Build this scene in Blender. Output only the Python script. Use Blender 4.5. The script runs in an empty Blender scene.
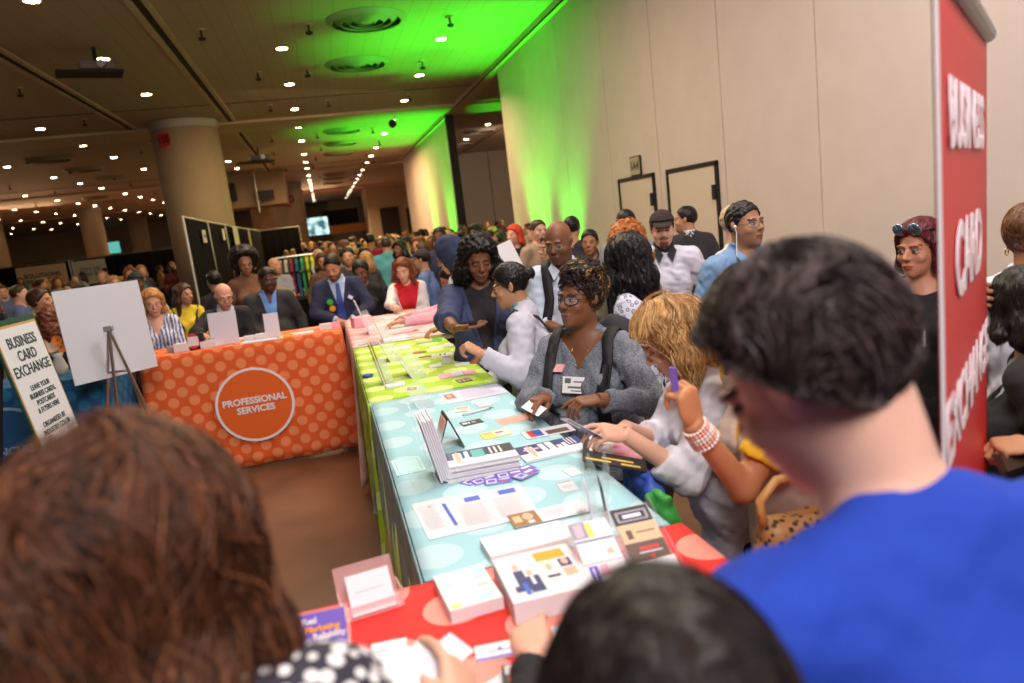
import bpy, bmesh, math, random
import numpy as np
from mathutils import Vector, Matrix
S = bpy.context.scene
COL = S.collection
PI = math.pi
R = math.radians

# ---------------------------------------------------------------- camera
cd = bpy.data.cameras.new('camera'); cam = bpy.data.objects.new('camera', cd); COL.objects.link(cam)
cd.sensor_fit = 'HORIZONTAL'; cd.sensor_width = 36.0; cd.lens = 720.0 / 1024.0 * 36.0
cd.clip_start = 0.05; cd.clip_end = 300
cam.matrix_world = Matrix(((0.95963, 0.15531, -0.23138, 0), (-0.25281, 0.13782, -0.95765, 0), (-0.11685, 0.97821, 0.17139, 1.88), (0, 0, 0, 1)))
M3 = cam.matrix_world.to_3x3()
rx = Vector(M3.col[0]).normalized(); rz_ = Vector(M3.col[2]).normalized()
ry = rz_.cross(rx).normalized(); rx = ry.cross(rz_)
cam.matrix_world = Matrix(((rx.x, ry.x, rz_.x, 0), (rx.y, ry.y, rz_.y, 0), (rx.z, ry.z, rz_.z, 1.88), (0, 0, 0, 1)))
cd.dof.use_dof = True; cd.dof.focus_distance = 3.4; cd.dof.aperture_fstop = 2.2
S.camera = cam

# ---------------------------------------------------------------- world, exposure, large lights
w = bpy.data.worlds.new('hall'); S.world = w; w.use_nodes = True
bg = w.node_tree.nodes['Background']; bg.inputs[0].default_value = (1.0, 0.78, 0.62, 1); bg.inputs[1].default_value = 0.10
S.view_settings.view_transform = 'Standard'; S.view_settings.look = 'None'
S.view_settings.gamma = 1; S.view_settings.use_curve_mapping = False
S.view_settings.exposure = 0.36

def area(name, loc, size, power, col, target=None, sy=None):
    l = bpy.data.lights.new(name, 'AREA'); l.energy = power; l.color = col; l.size = size
    if sy: l.shape = 'RECTANGLE'; l.size_y = sy
    o = bpy.data.objects.new(name, l); COL.objects.link(o); o.location = loc
    if target: o.rotation_euler = (Vector(target) - Vector(loc)).to_track_quat('-Z', 'Y').to_euler()
    return o
def spot(name, loc, target, power, col, ang, blend=.6, r=.05):
    l = bpy.data.lights.new(name, 'SPOT'); l.energy = power; l.color = col; l.spot_size = R(ang); l.spot_blend = blend; l.shadow_soft_size = r
    o = bpy.data.objects.new(name, l); COL.objects.link(o); o.location = loc
    o.rotation_euler = (Vector(target) - Vector(loc)).to_track_quat('-Z', 'Y').to_euler()
    return o
WARM = (1.0, .78, .56)
# light of the hall ceiling, bay by bay
area('flash_bounce', (0.5, -1.2, 4.6), 1.8, 190, (1.0, .94, .93), (0.8, 2.6, 1.0))
area('hall_light_near', (1.8, 3.6, 5.0), 2.4, 130, (1.0, .90, .84), (1.8, 3.6, 0))
area('hall_light_mid', (0.4, 8.5, 5.0), 3.0, 210, WARM, (0.4, 8.5, 0))
area('hall_light_left', (-7.5, 12, 5.0), 3.0, 80, (1.0, .70, .46), (-7.5, 12, 0))
area('hall_light_far', (1.2, 17, 5.0), 4.0, 300, (1.0, .66, .38), (0.8, 18, 0))
area('hall_light_far', (0.8, 31, 5.0), 5.0, 600, (1.0, .62, .32), (0.8, 31, 0))
area('hall_light_far', (-2, 54, 5.0), 7.0, 1900, (1.0, .62, .34), (-2, 52, 0))
area('hall_light_far_left', (-17, 44, 5.0), 7.0, 1000, (1.0, .58, .30), (-16, 40, 0))
area('next_hall_fill', (8.8, 27, 5.0), 3.0, 420, (1.0, .74, .50), (8.8, 31, 0))  # unseen area light added to brighten the room beyond the wall gap
GREEN = (.03, 1.0, .02)

# ---------------------------------------------------------------- materials
MATS = {}
def mat(name, col=(.8, .8, .8), rough=.6, metal=0, bump=0, bscale=40, var=0, vscale=8, attr=False, emit=0, trans=0, alpha=1, stretch=None, spec=.5, ior=1.45, sheen=0):
    if name in MATS: return MATS[name]
    m = bpy.data.materials.new(name); m.use_nodes = True; nt = m.node_tree; b = nt.nodes['Principled BSDF']
    N = nt.nodes; Lk = nt.links
    b.inputs['Base Color'].default_value = (*col, 1); b.inputs['Roughness'].default_value = rough; b.inputs['Metallic'].default_value = metal
    b.inputs['Specular IOR Level'].default_value = spec; b.inputs['IOR'].default_value = ior
    if sheen: b.inputs['Sheen Weight'].default_value = sheen
    if trans: b.inputs['Transmission Weight'].default_value = trans
    if alpha < 1: b.inputs['Alpha'].default_value = alpha
    tc = N.new('ShaderNodeTexCoord'); mp = N.new('ShaderNodeMapping'); Lk.new(tc.outputs['Object'], mp.inputs[0])
    if stretch: mp.inputs['Scale'].default_value = stretch
    src = None
    if attr:
        a = N.new('ShaderNodeAttribute'); a.attribute_name = 'Col'; src = a.outputs['Color']
    if var:
        n = N.new('ShaderNodeTexNoise'); n.inputs['Scale'].default_value = vscale; n.inputs['Detail'].default_value = 4; Lk.new(mp.outputs[0], n.inputs['Vector'])
        mr = N.new('ShaderNodeMapRange'); mr.inputs['From Min'].default_value = .3; mr.inputs['From Max'].default_value = .7
        mr.inputs['To Min'].default_value = 1 - var; mr.inputs['To Max'].default_value = 1 + var; Lk.new(n.outputs['Fac'], mr.inputs['Value'])
        mx = N.new('ShaderNodeVectorMath'); mx.operation = 'SCALE'
        if src: Lk.new(src, mx.inputs[0])
        else: mx.inputs[0].default_value = col
        Lk.new(mr.outputs[0], mx.inputs['Scale']); src = mx.outputs[0]
    if src: Lk.new(src, b.inputs['Base Color'])
    if bump:
        n = N.new('ShaderNodeTexNoise'); n.inputs['Scale'].default_value = bscale; n.inputs['Detail'].default_value = 3; Lk.new(mp.outputs[0], n.inputs['Vector'])
        bp = N.new('ShaderNodeBump'); bp.inputs['Strength'].default_value = bump; bp.inputs['Distance'].default_value = .01
        Lk.new(n.outputs['Fac'], bp.inputs['Height']); Lk.new(bp.outputs[0], b.inputs['Normal'])
    if emit:
        b.inputs['Emission Color'].default_value = (*col, 1); b.inputs['Emission Strength'].default_value = emit
    MATS[name] = m; return m

def math_node(nt, op, a, b=None, c=None):
    n = nt.nodes.new('ShaderNodeMath'); n.operation = op
    for i, v in enumerate((a, b, c)):
        if v is None: continue
        if isinstance(v, (int, float)): n.inputs[i].default_value = v
        else: nt.links.new(v, n.inputs[i])
    return n.outputs[0]

def dot_cloth(name, base, dot, px, py, r, aspect=1.0, rough=.75):
    """cloth printed with staggered round dots, laid out by the UV map in metres"""
    m = mat(name, base, rough, bump=.25, bscale=14); nt = m.node_tree; N = nt.nodes; Lk = nt.links
    uv = N.new('ShaderNodeUVMap'); sp = N.new('ShaderNodeSeparateXYZ'); Lk.new(uv.outputs[0], sp.inputs[0])
    def grid(ox, oy):
        u = math_node(nt, 'ADD', math_node(nt, 'DIVIDE', sp.outputs[0], px), ox)
        v = math_node(nt, 'ADD', math_node(nt, 'DIVIDE', sp.outputs[1], py), oy)
        fu = math_node(nt, 'MULTIPLY', math_node(nt, 'SUBTRACT', math_node(nt, 'FRACT', u), .5), px)
        fv = math_node(nt, 'MULTIPLY', math_node(nt, 'SUBTRACT', math_node(nt, 'FRACT', v), .5), py * aspect)
        d = math_node(nt, 'SQRT', math_node(nt, 'ADD', math_node(nt, 'MULTIPLY', fu, fu), math_node(nt, 'MULTIPLY', fv, fv)))
        return math_node(nt, 'LESS_THAN', d, r)
    f = math_node(nt, 'MAXIMUM', grid(0, 0), grid(.5, .5))
    mx = N.new('ShaderNodeMix'); mx.data_type = 'RGBA'; Lk.new(f, mx.inputs[0])
    mx.inputs[6].default_value = (*base, 1); mx.inputs[7].default_value = (*dot, 1)
    Lk.new(mx.outputs[2], N['Principled BSDF'].inputs['Base Color'])
    return m

# ---------------------------------------------------------------- mesh helpers
class MB:
    def __init__(s): s.v = []; s.f = []; s.mi = []; s.cur = 0
    def add(s, vs, fs):
        o = len(s.v); s.v += [tuple(v) for v in vs]; s.f += [tuple(i + o for i in f) for f in fs]; s.mi += [s.cur] * len(fs)
    def box(s, c, d, rot=0, M=None):
        x, y, z = d[0] / 2, d[1] / 2, d[2] / 2; vs = [Vector((i * x, j * y, k * z)) for i in (-1, 1) for j in (-1, 1) for k in (-1, 1)]
        if M is None: M = Matrix.Rotation(rot, 3, 'Z')
        vs = [M @ v + Vector(c) for v in vs]
        s.add(vs, [(0, 1, 3, 2), (4, 6, 7, 5), (0, 4, 5, 1), (2, 3, 7, 6), (0, 2, 6, 4), (1, 5, 7, 3)]); return s
    def tube(s, pts, r, n=8, cap=True, closed=False):
        pts = [Vector(p) for p in pts]; rr = r if isinstance(r, (list, tuple)) else [r] * len(pts)
        if closed: pts = pts + [pts[0]]; rr = list(rr) + [rr[0]]
        ref = None; vs = []
        for i, p in enumerate(pts):
            if closed: t = pts[(i + 1) % (len(pts) - 1)] - pts[(i - 1) % (len(pts) - 1)]
            else: t = pts[min(i + 1, len(pts) - 1)] - pts[max(i - 1, 0)]
            t.normalize()
            if ref is None: ref = Vector((0, 0, 1)) if abs(t.z) < .9 else Vector((1, 0, 0))
            u = t.cross(ref)
            if u.length < 1e-4: u = t.orthogonal()
            u.normalize(); v = u.cross(t); ref = v
            vs += [p + u * rr[i] * math.cos(a) + v * rr[i] * math.sin(a) for a in [2 * PI * k / n for k in range(n)]]
        fs = [(i * n + k, i * n + (k + 1) % n, (i + 1) * n + (k + 1) % n, (i + 1) * n + k) for i in range(len(pts) - 1) for k in range(n)]
        if cap and not closed: fs += [tuple(range(n)), tuple((len(pts) - 1) * n + k for k in range(n - 1, -1, -1))]
        s.add(vs, fs); return s
    def lathe(s, prof, c=(0, 0, 0), n=24, M=None):
        vs = []; c = Vector(c)
        for r, z in prof:
            for k in range(n):
                p = Vector((r * math.cos(2 * PI * k / n), r * math.sin(2 * PI * k / n), z))
                vs.append((M @ p if M else p) + c)
        m = len(prof); fs = [(i * n + k, i * n + (k + 1) % n, (i + 1) * n + (k + 1) % n, (i + 1) * n + k) for i in range(m - 1) for k in range(n)]
        fs += [tuple(range(n - 1, -1, -1)), tuple((m - 1) * n + k for k in range(n))]
        s.add(vs, fs); return s
    def quadslab(s, q, t):
        """a panel through four world corners, thickness t behind it"""
        q = [Vector(p) for p in q]; n = (q[1] - q[0]).cross(q[3] - q[0]).normalized() * t
        s.add(q + [p - n for p in q], [(0, 1, 2, 3), (7, 6, 5, 4), (0, 4, 5, 1), (1, 5, 6, 2), (2, 6, 7, 3), (3, 7, 4, 0)]); return s
    def build(s, name, m, parent=None, smooth=False, bevel=0):
        me = bpy.data.meshes.new(name); me.from_pydata(s.v, [], s.f); me.update()
        for mm in (m if isinstance(m, (list, tuple)) else [m]): me.materials.append(mm)
        if max(s.mi or [0]): me.polygons.foreach_set('material_index', s.mi)
        bm = bmesh.new(); bm.from_mesh(me); bmesh.ops.recalc_face_normals(bm, faces=bm.faces); bm.to_mesh(me); bm.free()
        if smooth: me.polygons.foreach_set('use_smooth', [True] * len(me.polygons))
        o = bpy.data.objects.new(name, me); COL.objects.link(o)
        if bevel:
            b = o.modifiers.new('bevel', 'BEVEL'); b.width = bevel; b.segments = 2; b.limit_method = 'ANGLE'
        if parent is not None: put(o, parent)
        return o
def put(o, parent):
    """make o a child, keeping the world placement its mesh was built in"""
    o.parent = parent; o.matrix_parent_inverse = parent.matrix_basis.inverted()
def tag(o, label, cat, group=None, kind=None):
    if label: o['label'] = label
    if cat: o['category'] = cat
    if group: o['group'] = group
    if kind: o['kind'] = kind
    return o
def thing(name, label, cat, loc=(0, 0, 0), rz=0, group=None):
    o = bpy.data.objects.new(name, None); COL.objects.link(o); o.location = loc; o.rotation_euler = (0, 0, rz); o.empty_display_size = .1
    return tag(o, label, cat, group)
def struct(name, mb, m, **k):
    o = mb.build(name, m, **k); o['kind'] = 'structure'; return o
def copy_tree(o, parent=None, loc=None, rz=None, label=None):
    c = o.copy(); COL.objects.link(c)
    if parent is not None:
        mi = o.matrix_parent_inverse.copy(); c.parent = parent; c.matrix_parent_inverse = mi
    if loc is not None: c.location = loc
    if rz is not None: c.rotation_euler = (0, 0, rz)
    if label: c['label'] = label
    for ch in list(o.children): copy_tree(ch, c)
    return c
def lettering(name, body, size, M, m, parent, align='CENTER', bold=0, ext=.0008, sx=1, spacing=1):
    cu = bpy.data.curves.new(name, 'FONT'); cu.body = body; cu.size = size; cu.align_x = align; cu.align_y = 'CENTER'
    cu.extrude = ext; cu.offset = bold; cu.resolution_u = 3; cu.space_line = spacing; cu.fill_mode = 'BOTH'
    tmp = bpy.data.objects.new(name, cu); me = bpy.data.meshes.new_from_object(tmp); bpy.data.objects.remove(tmp); bpy.data.curves.remove(cu)
    me.materials.clear(); me.materials.append(m); o = bpy.data.objects.new(name, me); COL.objects.link(o)
    o.matrix_world = M @ Matrix.Diagonal((sx, 1, 1, 1))
    if parent is not None:
        o.parent = parent; o.matrix_parent_inverse = parent.matrix_basis.inverted()
    return o
def frame(o, x, up):
    """matrix whose X runs along x and Y along up, at o"""
    x = Vector(x).normalized(); up = Vector(up); z = x.cross(up).normalized(); y = z.cross(x)
    return Matrix(((x.x, y.x, z.x, o[0]), (x.y, y.y, z.y, o[1]), (x.z, y.z, z.z, o[2]), (0, 0, 0, 1)))
# ================================================================ THE ROOM
CEIL = 5.3; WX = 4.45
def floor_mat():
    m = mat('polished_concrete', (.16, .085, .045), .28, bump=.05, bscale=5, var=.35, vscale=1.3)
    return m
def ceiling_mat():
    m = mat('perforated_metal_ceiling', (.50, .40, .30), .7); nt = m.node_tree; N = nt.nodes; Lk = nt.links
    tc = N.new('ShaderNodeTexCoord'); sp = N.new('ShaderNodeSeparateXYZ'); Lk.new(tc.outputs['Object'], sp.inputs[0])
    def line(sock, pitch, wd):
        return math_node(nt, 'LESS_THAN', math_node(nt, 'FRACT', math_node(nt, 'DIVIDE', math_node(nt, 'ADD', sock, 200), pitch)), wd)
    f = math_node(nt, 'MAXIMUM', line(sp.outputs[0], .305, .07), math_node(nt, 'MULTIPLY', line(sp.outputs[1], 1.22, .02), .8))
    n = N.new('ShaderNodeTexNoise'); n.inputs['Scale'].default_value = .7; Lk.new(tc.outputs['Object'], n.inputs['Vector'])
    mx = N.new('ShaderNodeMix'); mx.data_type = 'RGBA'; Lk.new(math_node(nt, 'MULTIPLY', f, .28), mx.inputs[0])
    mx.inputs[6].default_value = (.50, .40, .31, 1); mx.inputs[7].default_value = (.20, .15, .11, 1)
    Lk.new(mx.outputs[2], N['Principled BSDF'].inputs['Base Color'])
    return m
M_SOFFIT = mat('painted_soffit', (.62, .48, .36), .8, var=.04, vscale=2)
M_WALL = mat('fabric_wall_panel', (.64, .55, .49), .9, bump=.12, bscale=300, var=.03, vscale=3)
M_WALLD = mat('far_wall_paint', (.50, .40, .28), .9, var=.05, vscale=1)
M_BLACK = mat('matte_black', (.012, .011, .012), .6)
M_DARK = mat('dark_slot', (.03, .022, .018), .8)
M_WHITE = mat('white_plastic', (.85, .84, .83), .4)
M_CHROME = mat('brushed_chrome', (.62, .62, .64), .28, metal=1)
M_STEEL = mat('grey_steel', (.35, .35, .36), .4, metal=.8)

mb = MB(); mb.box((-12, 37, -.1), (50, 86, .2)); struct('floor', mb, floor_mat())
mb = MB(); mb.box((-12, 37, CEIL + .1), (50, 86, .2)); struct('ceiling', mb, ceiling_mat())
# cross beams of the ceiling: smooth soffit bands, a face a hand deep
for i, (y0, y1) in enumerate(((21.7, 23.4), (38.5, 40.2), (55, 56.7))):
    mb = MB(); mb.box((-12, (y0 + y1) / 2, CEIL - .03), (48, y1 - y0, .07)); struct('trim_%d' % (i + 1), mb, M_SOFFIT)
mb = MB()
for x in (-1.9, -4.4, 7.5):
    for y0, y1 in ((4, 21.6), (23.6, 38.4), (40.3, 54.9)): mb.box((x, (y0 + y1) / 2, CEIL - .006), (.10, y1 - y0, .014))
for y in (19.0, 35.6): mb.box((-10, y, CEIL - .005), (28.9, .03, .012))
struct('trim_4', mb, M_DARK)
mb = MB()
for x in (-1.9, -4.4, 7.5):
    for y0, y1 in ((4, 21.6), (23.6, 38.4), (40.3, 54.9)):
        for s in (-1, 1): mb.box((x + s * .11, (y0 + y1) / 2, CEIL - .014), (.09, y1 - y0, .03))
struct('trim_5', mb, M_SOFFIT)

# right wall of folding panels, a gap into the next hall, the wall again
def panels(name, ys, x=WX):
    mb = MB()
    for a, b in zip(ys[:-1], ys[1:]): mb.box((x + .06, (a + b) / 2, CEIL / 2), (.12, b - a - .018, CEIL))
    o = struct(name, mb, M_WALL)
    mb = MB()
    mb.box((x + .075, (ys[0] + ys[-1]) / 2, CEIL / 2), (.09, ys[-1] - ys[0] - .04, CEIL - .02)); struct('trim_6', mb, mat('seam_backing', (.33, .26, .20), .9))  # darker brown backing that shows in the joints between panels
    return o
panels('wall_right', [-6, -3.9, -2.3, -.7, .9, 2.5, 4.13, 5.77, 7.36, 8.97, 10.6, 12.6, 14.7, 16.72])
panels('wall_right_far', [23.3, 25, 26.7, 28.4, 30.1, 31.8, 33.5, 36.9])
mb = MB(); mb.box((WX - .02, 23.2, CEIL / 2), (.26, .14, CEIL)); struct('trim_7', mb, M_BLACK)
mb = MB(); mb.box((WX + .05, 15, CEIL - .05), (.34, 44, .12)); struct('trim_8', mb, M_SOFFIT)      # track of the folding wall
mb = MB(); mb.box((WX - .12, 15, CEIL - .115), (.02, 44, .03)); struct('trim_9', mb, M_DARK)
mb = MB(); mb.box((WX - .01, 5, .07), (.02, 22, .14)); struct('baseboard_right', mb, M_DARK)
mb = MB()
for x0 in range(5, 13, 2): mb.box((x0 + 1, 37.8, CEIL / 2), (1.96, .2, CEIL))
struct('wall_next_hall', mb, mat('grey_partition', (.34, .29, .25), .9))
mb = MB(); mb.box((13, 20, CEIL / 2), (.2, 60, CEIL)); struct('wall_next_side', mb, M_WALLD)
mb = MB(); mb.box((-12, 78, CEIL / 2), (50, .3, CEIL)); struct('wall_far', mb, M_WALLD)
mb = MB(); mb.box((-36, 36, CEIL / 2), (.3, 86, CEIL)); struct('wall_left', mb, M_WALLD)
mb = MB(); mb.box((-12, -5.6, CEIL / 2), (50, .3, CEIL)); struct('wall_back', mb, M_WALLD)
# service core in the middle distance of the hall, right of which the aisle runs on
mb = MB(); mb.box((6.5, 60, CEIL / 2), (5.5, 6, CEIL)); mb.box((2.5, 74, CEIL / 2), (3.0, 1.2, CEIL)); struct('wall_core', mb, M_WALLD)

# doors in the right wall
for i, (y0, y1) in enumerate(((7.52, 8.72), (9.14, 10.3))):
    d = thing('door_%d' % (i + 1), 'beige flush door in the right wall with a thin black frame, %s' % ('under no sign, beside the man in the dark suit' if i == 0 else 'below the small room number sign'), 'door', (WX, (y0 + y1) / 2, 0))
    d['kind'] = 'structure'
    mb = MB(); h = 2.2
    mb.box((WX - .015, y0, h / 2), (.05, .035, h)); mb.box((WX - .015, y1, h / 2), (.05, .035, h)); mb.box((WX - .015, (y0 + y1) / 2, h), (.05, y1 - y0 + .035, .045)); mb.build('door_frame', M_BLACK, d)
    mb = MB(); mb.box((WX - .006, (y0 + y1) / 2, h / 2), (.03, y1 - y0 - .05, h - .04)); mb.build('door_leaf', mat('door_paint', (.66, .56, .46), .7), d)
    for z in (.35, 1.1, 1.87):
        mb = MB(); mb.box((WX - .05, y0 + .02, z), (.05, .05, .17)); mb.build('hinge', M_BLACK, d)
s = thing('room_sign', 'small square beige room number sign reading 1A4, above the farther wall door', 'sign', (WX, 9.68, 2.22))
mb = MB(); mb.box((WX - .02, 9.67, 2.36), (.02, .34, .27)); mb.build('sign_frame', M_BLACK, s)
mb = MB(); mb.box((WX - .033, 9.67, 2.36), (.012, .31, .24)); mb.build('sign_plate', mat('sign_beige', (.42, .36, .25), .5), s)
lettering('sign_lettering', '1A4', .17, frame((WX - .042, 9.67, 2.36), (0, -1, 0), (0, 0, 1)), M_BLACK, s, bold=.003)

# round columns
M_COLUMN = mat('column_plaster', (.42, .31, .20), .85, var=.05, vscale=2)
M_RED = mat('red_vinyl', (.70, .03, .05), .5)
def column(x, y, r, label, banner=None):
    t = thing('column', label, 'column', (x, y, 0))
    mb = MB(); mb.lathe([(r, 0), (r, CEIL - .02)], (x, y, 0), 48); o = mb.build('shaft', M_COLUMN, t, smooth=False)
    for p in o.data.polygons: p.use_smooth = len(p.vertices) == 4
    mb = MB(); mb.lathe([(r + .03, CEIL - .22), (r + .03, CEIL - .02)], (x, y, 0), 48); mb.build('collar', mat('column_collar', (.42, .37, .33), .8), t)
    if banner:
        a0, a1, z0, z1 = banner; mb = MB(); n = 8
        for k in range(n):
            a = a0 + (a1 - a0) * k / n; b = a0 + (a1 - a0) * (k + 1) / n; q = r + .035
            mb.add([(x + q * math.cos(a), y + q * math.sin(a), z0), (x + q * math.cos(b), y + q * math.sin(b), z0), (x + q * math.cos(b), y + q * math.sin(b), z1), (x + q * math.cos(a), y + q * math.sin(a), z1)], [(0, 1, 2, 3)])
        mb.build('aisle_number', M_RED, t)
        c = (a0 + a1) / 2; q = r + .04
        lettering('aisle_lettering', '100', (z1 - z0) * .8, frame((x + q * math.cos(c), y + q * math.sin(c), (z0 + z1) / 2), (-math.sin(c), math.cos(c), 0), (0, 0, 1)), mat('dark_red_letter', (.25, .0, .01), .5), t, bold=.01)
    return t
column(-3.05, 21.2, .83, 'thick round column with a red number patch near the ceiling, behind the black drape', (R(-130), R(-108), 4.62, 4.95))
column(-4.2, 62, .95, 'distant round column behind the left end of the black drape row', None)
column(-13.2, 49, .62, 'pale round column above the far booth signs, left of the thick column')
column(-14.2, 65, .7, 'faint round column near the far left wall monitor')
column(-20, 52, .95, 'dim round column at the far left of the hall')
column(-26, 58, 1.0, 'dimmest round column at the left edge of the photo')
column(-1.6, 46, .9, 'far round column with a red patch above the black drapes', (R(-110), R(-80), 3.9, 4.7))

# ceiling fittings
M_LAMP = mat('downlight_glow', (1.0, .80, .52), emit=26); M_LRIM = mat('downlight_rim', (.5, .36, .2), .5)
def make_downlight():
    t = thing('ceiling_downlight', 'small round recessed downlight glowing warm in the ceiling', 'ceiling light', (0, 0, CEIL), 0, 'recessed downlights of the hall ceiling')
    mb = MB(); mb.lathe([(.092, -.006), (.12, -.012), (.135, -.002), (.135, 0)], (0, 0, CEIL), 16); r = mb.build('rim', M_LRIM, t)
    mb = MB(); mb.lathe([(.001, -.016), (.092, -.014), (.092, -.004)], (0, 0, CEIL), 16); mb.build('lens', M_LAMP, t)
    return t
dl0 = make_downlight(); first = True
LX = {-.16: 1, 2.75: 1, -3.1: 1, -6.2: 1, -9.35: 1, -12.5: 1, -15.6: 1, -18.8: 1, -22: 1, -25.1: 1, -28.2: 1, 6.6: 1}
YS = [11.0, 14.15, 17.3, 20.5, 23.75, 27.0, 31.2, 34.3, 37.4, 41.5, 44.7, 47.8, 51, 54.5, 58.5, 62, 66, 70]
for x in LX:
    for y in YS:
        if x == 6.6 and (y < 20 or y > 37): continue
        if y > 52 and x > 3: continue
        if x == -3.1 and 19.5 < y < 22: continue
        if x < -3 and x * -1.45 > y: continue
        if x == 6.6 or abs(x) < 99:
            yy = y + (1.6 if x == -6.2 and y < 12 else 0)
            p = (x, yy, CEIL if not any(a < yy < b for a, b in ((21.7, 23.4), (38.5, 40.2), (55, 56.7))) else CEIL - .065)
            if first: dl0.location = p; first = False
            else: copy_tree(dl0, None, p)
M_VENT = mat('vent_metal', (.35, .32, .27), .5); M_VENTD = mat('vent_dark', (.05, .045, .04), .7)
def make_vent():
    t = thing('ceiling_diffuser', 'round ceiling air diffuser with concentric rings, nearest one over the aisle', 'vent', (0, 0, CEIL), 0)
    mb = MB(); mb.lathe([(.66, -.004), (.66, 0)], (0, 0, CEIL), 40); mb.build('recess', M_VENTD, t)
    for r in (.66, .50, .36, .22):
        mb = MB(); n = 40
        for (ra, za, rb, zb) in ((r, -.005, r - .085, -.075),):
            vs = [(ra * math.cos(2 * PI * k / n), ra * math.sin(2 * PI * k / n), CEIL + za) for k in range(n)] + [(rb * math.cos(2 * PI * k / n), rb * math.sin(2 * PI * k / n), CEIL + zb) for k in range(n)]
            vs += [(x * .97, y * .97, z + .01) for x, y, z in vs]
            fs = [(k, (k + 1) % n, n + (k + 1) % n, n + k) for k in range(n)] + [(2 * n + k, 3 * n + k, 3 * n + (k + 1) % n, 2 * n + (k + 1) % n) for k in range(n)] + [(n + k, n + (k + 1) % n, 3 * n + (k + 1) % n, 3 * n + k) for k in range(n)]
            mb.add(vs, fs)
        mb.build('ring', M_VENT, t)
    mb = MB(); mb.lathe([(.02, -.07), (.10, -.06), (.12, -.02)], (0, 0, CEIL), 20); mb.build('hub', M_VENT, t)
    return t
v0 = make_vent(); v0.location = (1.25, 12.6, CEIL)
VENT = [(1.25, 15.7, 'second round air diffuser of the aisle, just beyond the nearest'), (1.22, 25.2, 'dark round air diffuser beyond the first beam, nearest of three in the row'), (1.24, 28.6, 'dark round air diffuser beyond the first beam, middle of three in the row'), (1.24, 32, 'dark round air diffuser beyond the first beam, farthest of three in the row'),
        (1.24, 42, None), (1.24, 45.4, None), (1.24, 49, None), (-7.8, 26, 'dark round diffuser on the left of the ceiling, nearest of its row of three'), (-7.8, 29.4, 'dark round diffuser on the left of the ceiling, middle of its row of three'), (-7.8, 33, 'dark round diffuser on the left of the ceiling, farthest of its row of three'), (-10.9, 42, None), (-10.9, 45.4, None), (-10.9, 49, None), (6.6, 28.6, 'dark round diffuser seen through the gap in the wall, nearer one'), (6.6, 33, 'dark round diffuser seen through the gap in the wall, farther one')]
for x, y, lb in VENT:
    c = copy_tree(v0, None, (x, y, CEIL), 0, lb or 'far small dark round air diffuser in the deep hall ceiling')
    if not lb: c['group'] = 'far ceiling air diffusers'
# sprinkler drops
sp0 = thing('sprinkler_head', 'short dark sprinkler drop hanging from the ceiling', 'sprinkler', (0, 0, CEIL), 0, 'sprinkler drops on the ceiling')
mb = MB(); mb.lathe([(.035, -.17), (.06, -.15), (.06, -.13), (.018, -.12), (.018, 0)], (0, 0, CEIL), 10); mb.build('drop', M_DARK, sp0)
mb = MB(); mb.lathe([(.075, -.02), (.075, 0)], (0, 0, CEIL), 12); mb.build('rose', M_SOFFIT, sp0)
SP = [(x, y) for y in (9.4, 12.7, 15.9, 19.6, 25.4, 29, 32.5, 36, 42, 46) for x in (-4.7, -1.1, .35, 2.6, -7.9, -11.2, -14)]
for i, (x, y) in enumerate(SP):
    if x < -3 and -x * 1.4 > y: continue
    jx = (random.Random(i).random() - .5) * .8
    if i == 0: sp0.location = (x + jx, y, CEIL)
    else: copy_tree(sp0, None, (x + jx, y, CEIL))
# projector rig and speakers overhead
def rig(x, y, label, s=1):
    t = thing('ceiling_projector', label, 'projector', (x, y, CEIL))
    mb = MB(); mb.tube([(x, y, CEIL), (x, y, CEIL - .25 * s)], .03); mb.build('mount', M_BLACK, t)
    mb = MB(); mb.box((x, y, CEIL - .3 * s), (.5 * s, .36 * s, .13 * s), .3); mb.build('body', mat('projector_body', (.22, .19, .17), .5), t, bevel=.015)
    mb = MB(); mb.box((x - .1 * s, y - .1, CEIL - .42 * s), (.95 * s, .5 * s, .03 * s), .3); mb.build('tray', M_DARK, t)
    M = Matrix.Rotation(R(90), 3, 'X'); mb = MB(); mb.lathe([(.06 * s, 0), (.06 * s, .08)], (x + .12 * s, y - .16 * s, CEIL - .3 * s), 14, M); mb.build('lens', M_CHROME, t)
rig(-3.05, 13.4, 'ceiling projector on a tray hanging at upper left, beside a downlight')
rig(-1.7, 27.5, 'small ceiling projector hanging beyond the thick column', 1.3)
t = thing('security_camera', 'small white dome camera on a bracket under the first beam', 'camera', (2.6, 22, CEIL))
mb = MB(); mb.tube([(2.6, 22, CEIL - .06), (2.6, 22, CEIL - .2), (2.52, 21.9, CEIL - .3)], .03); mb.build('bracket', M_WHITE, t)
mb = MB(); mb.lathe([(.02, -.16), (.10, -.10), (.12, 0), (.05, .08)], (2.5, 21.9, CEIL - .36), 14); mb.build('dome', M_BLACK, t, smooth=True)

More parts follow.
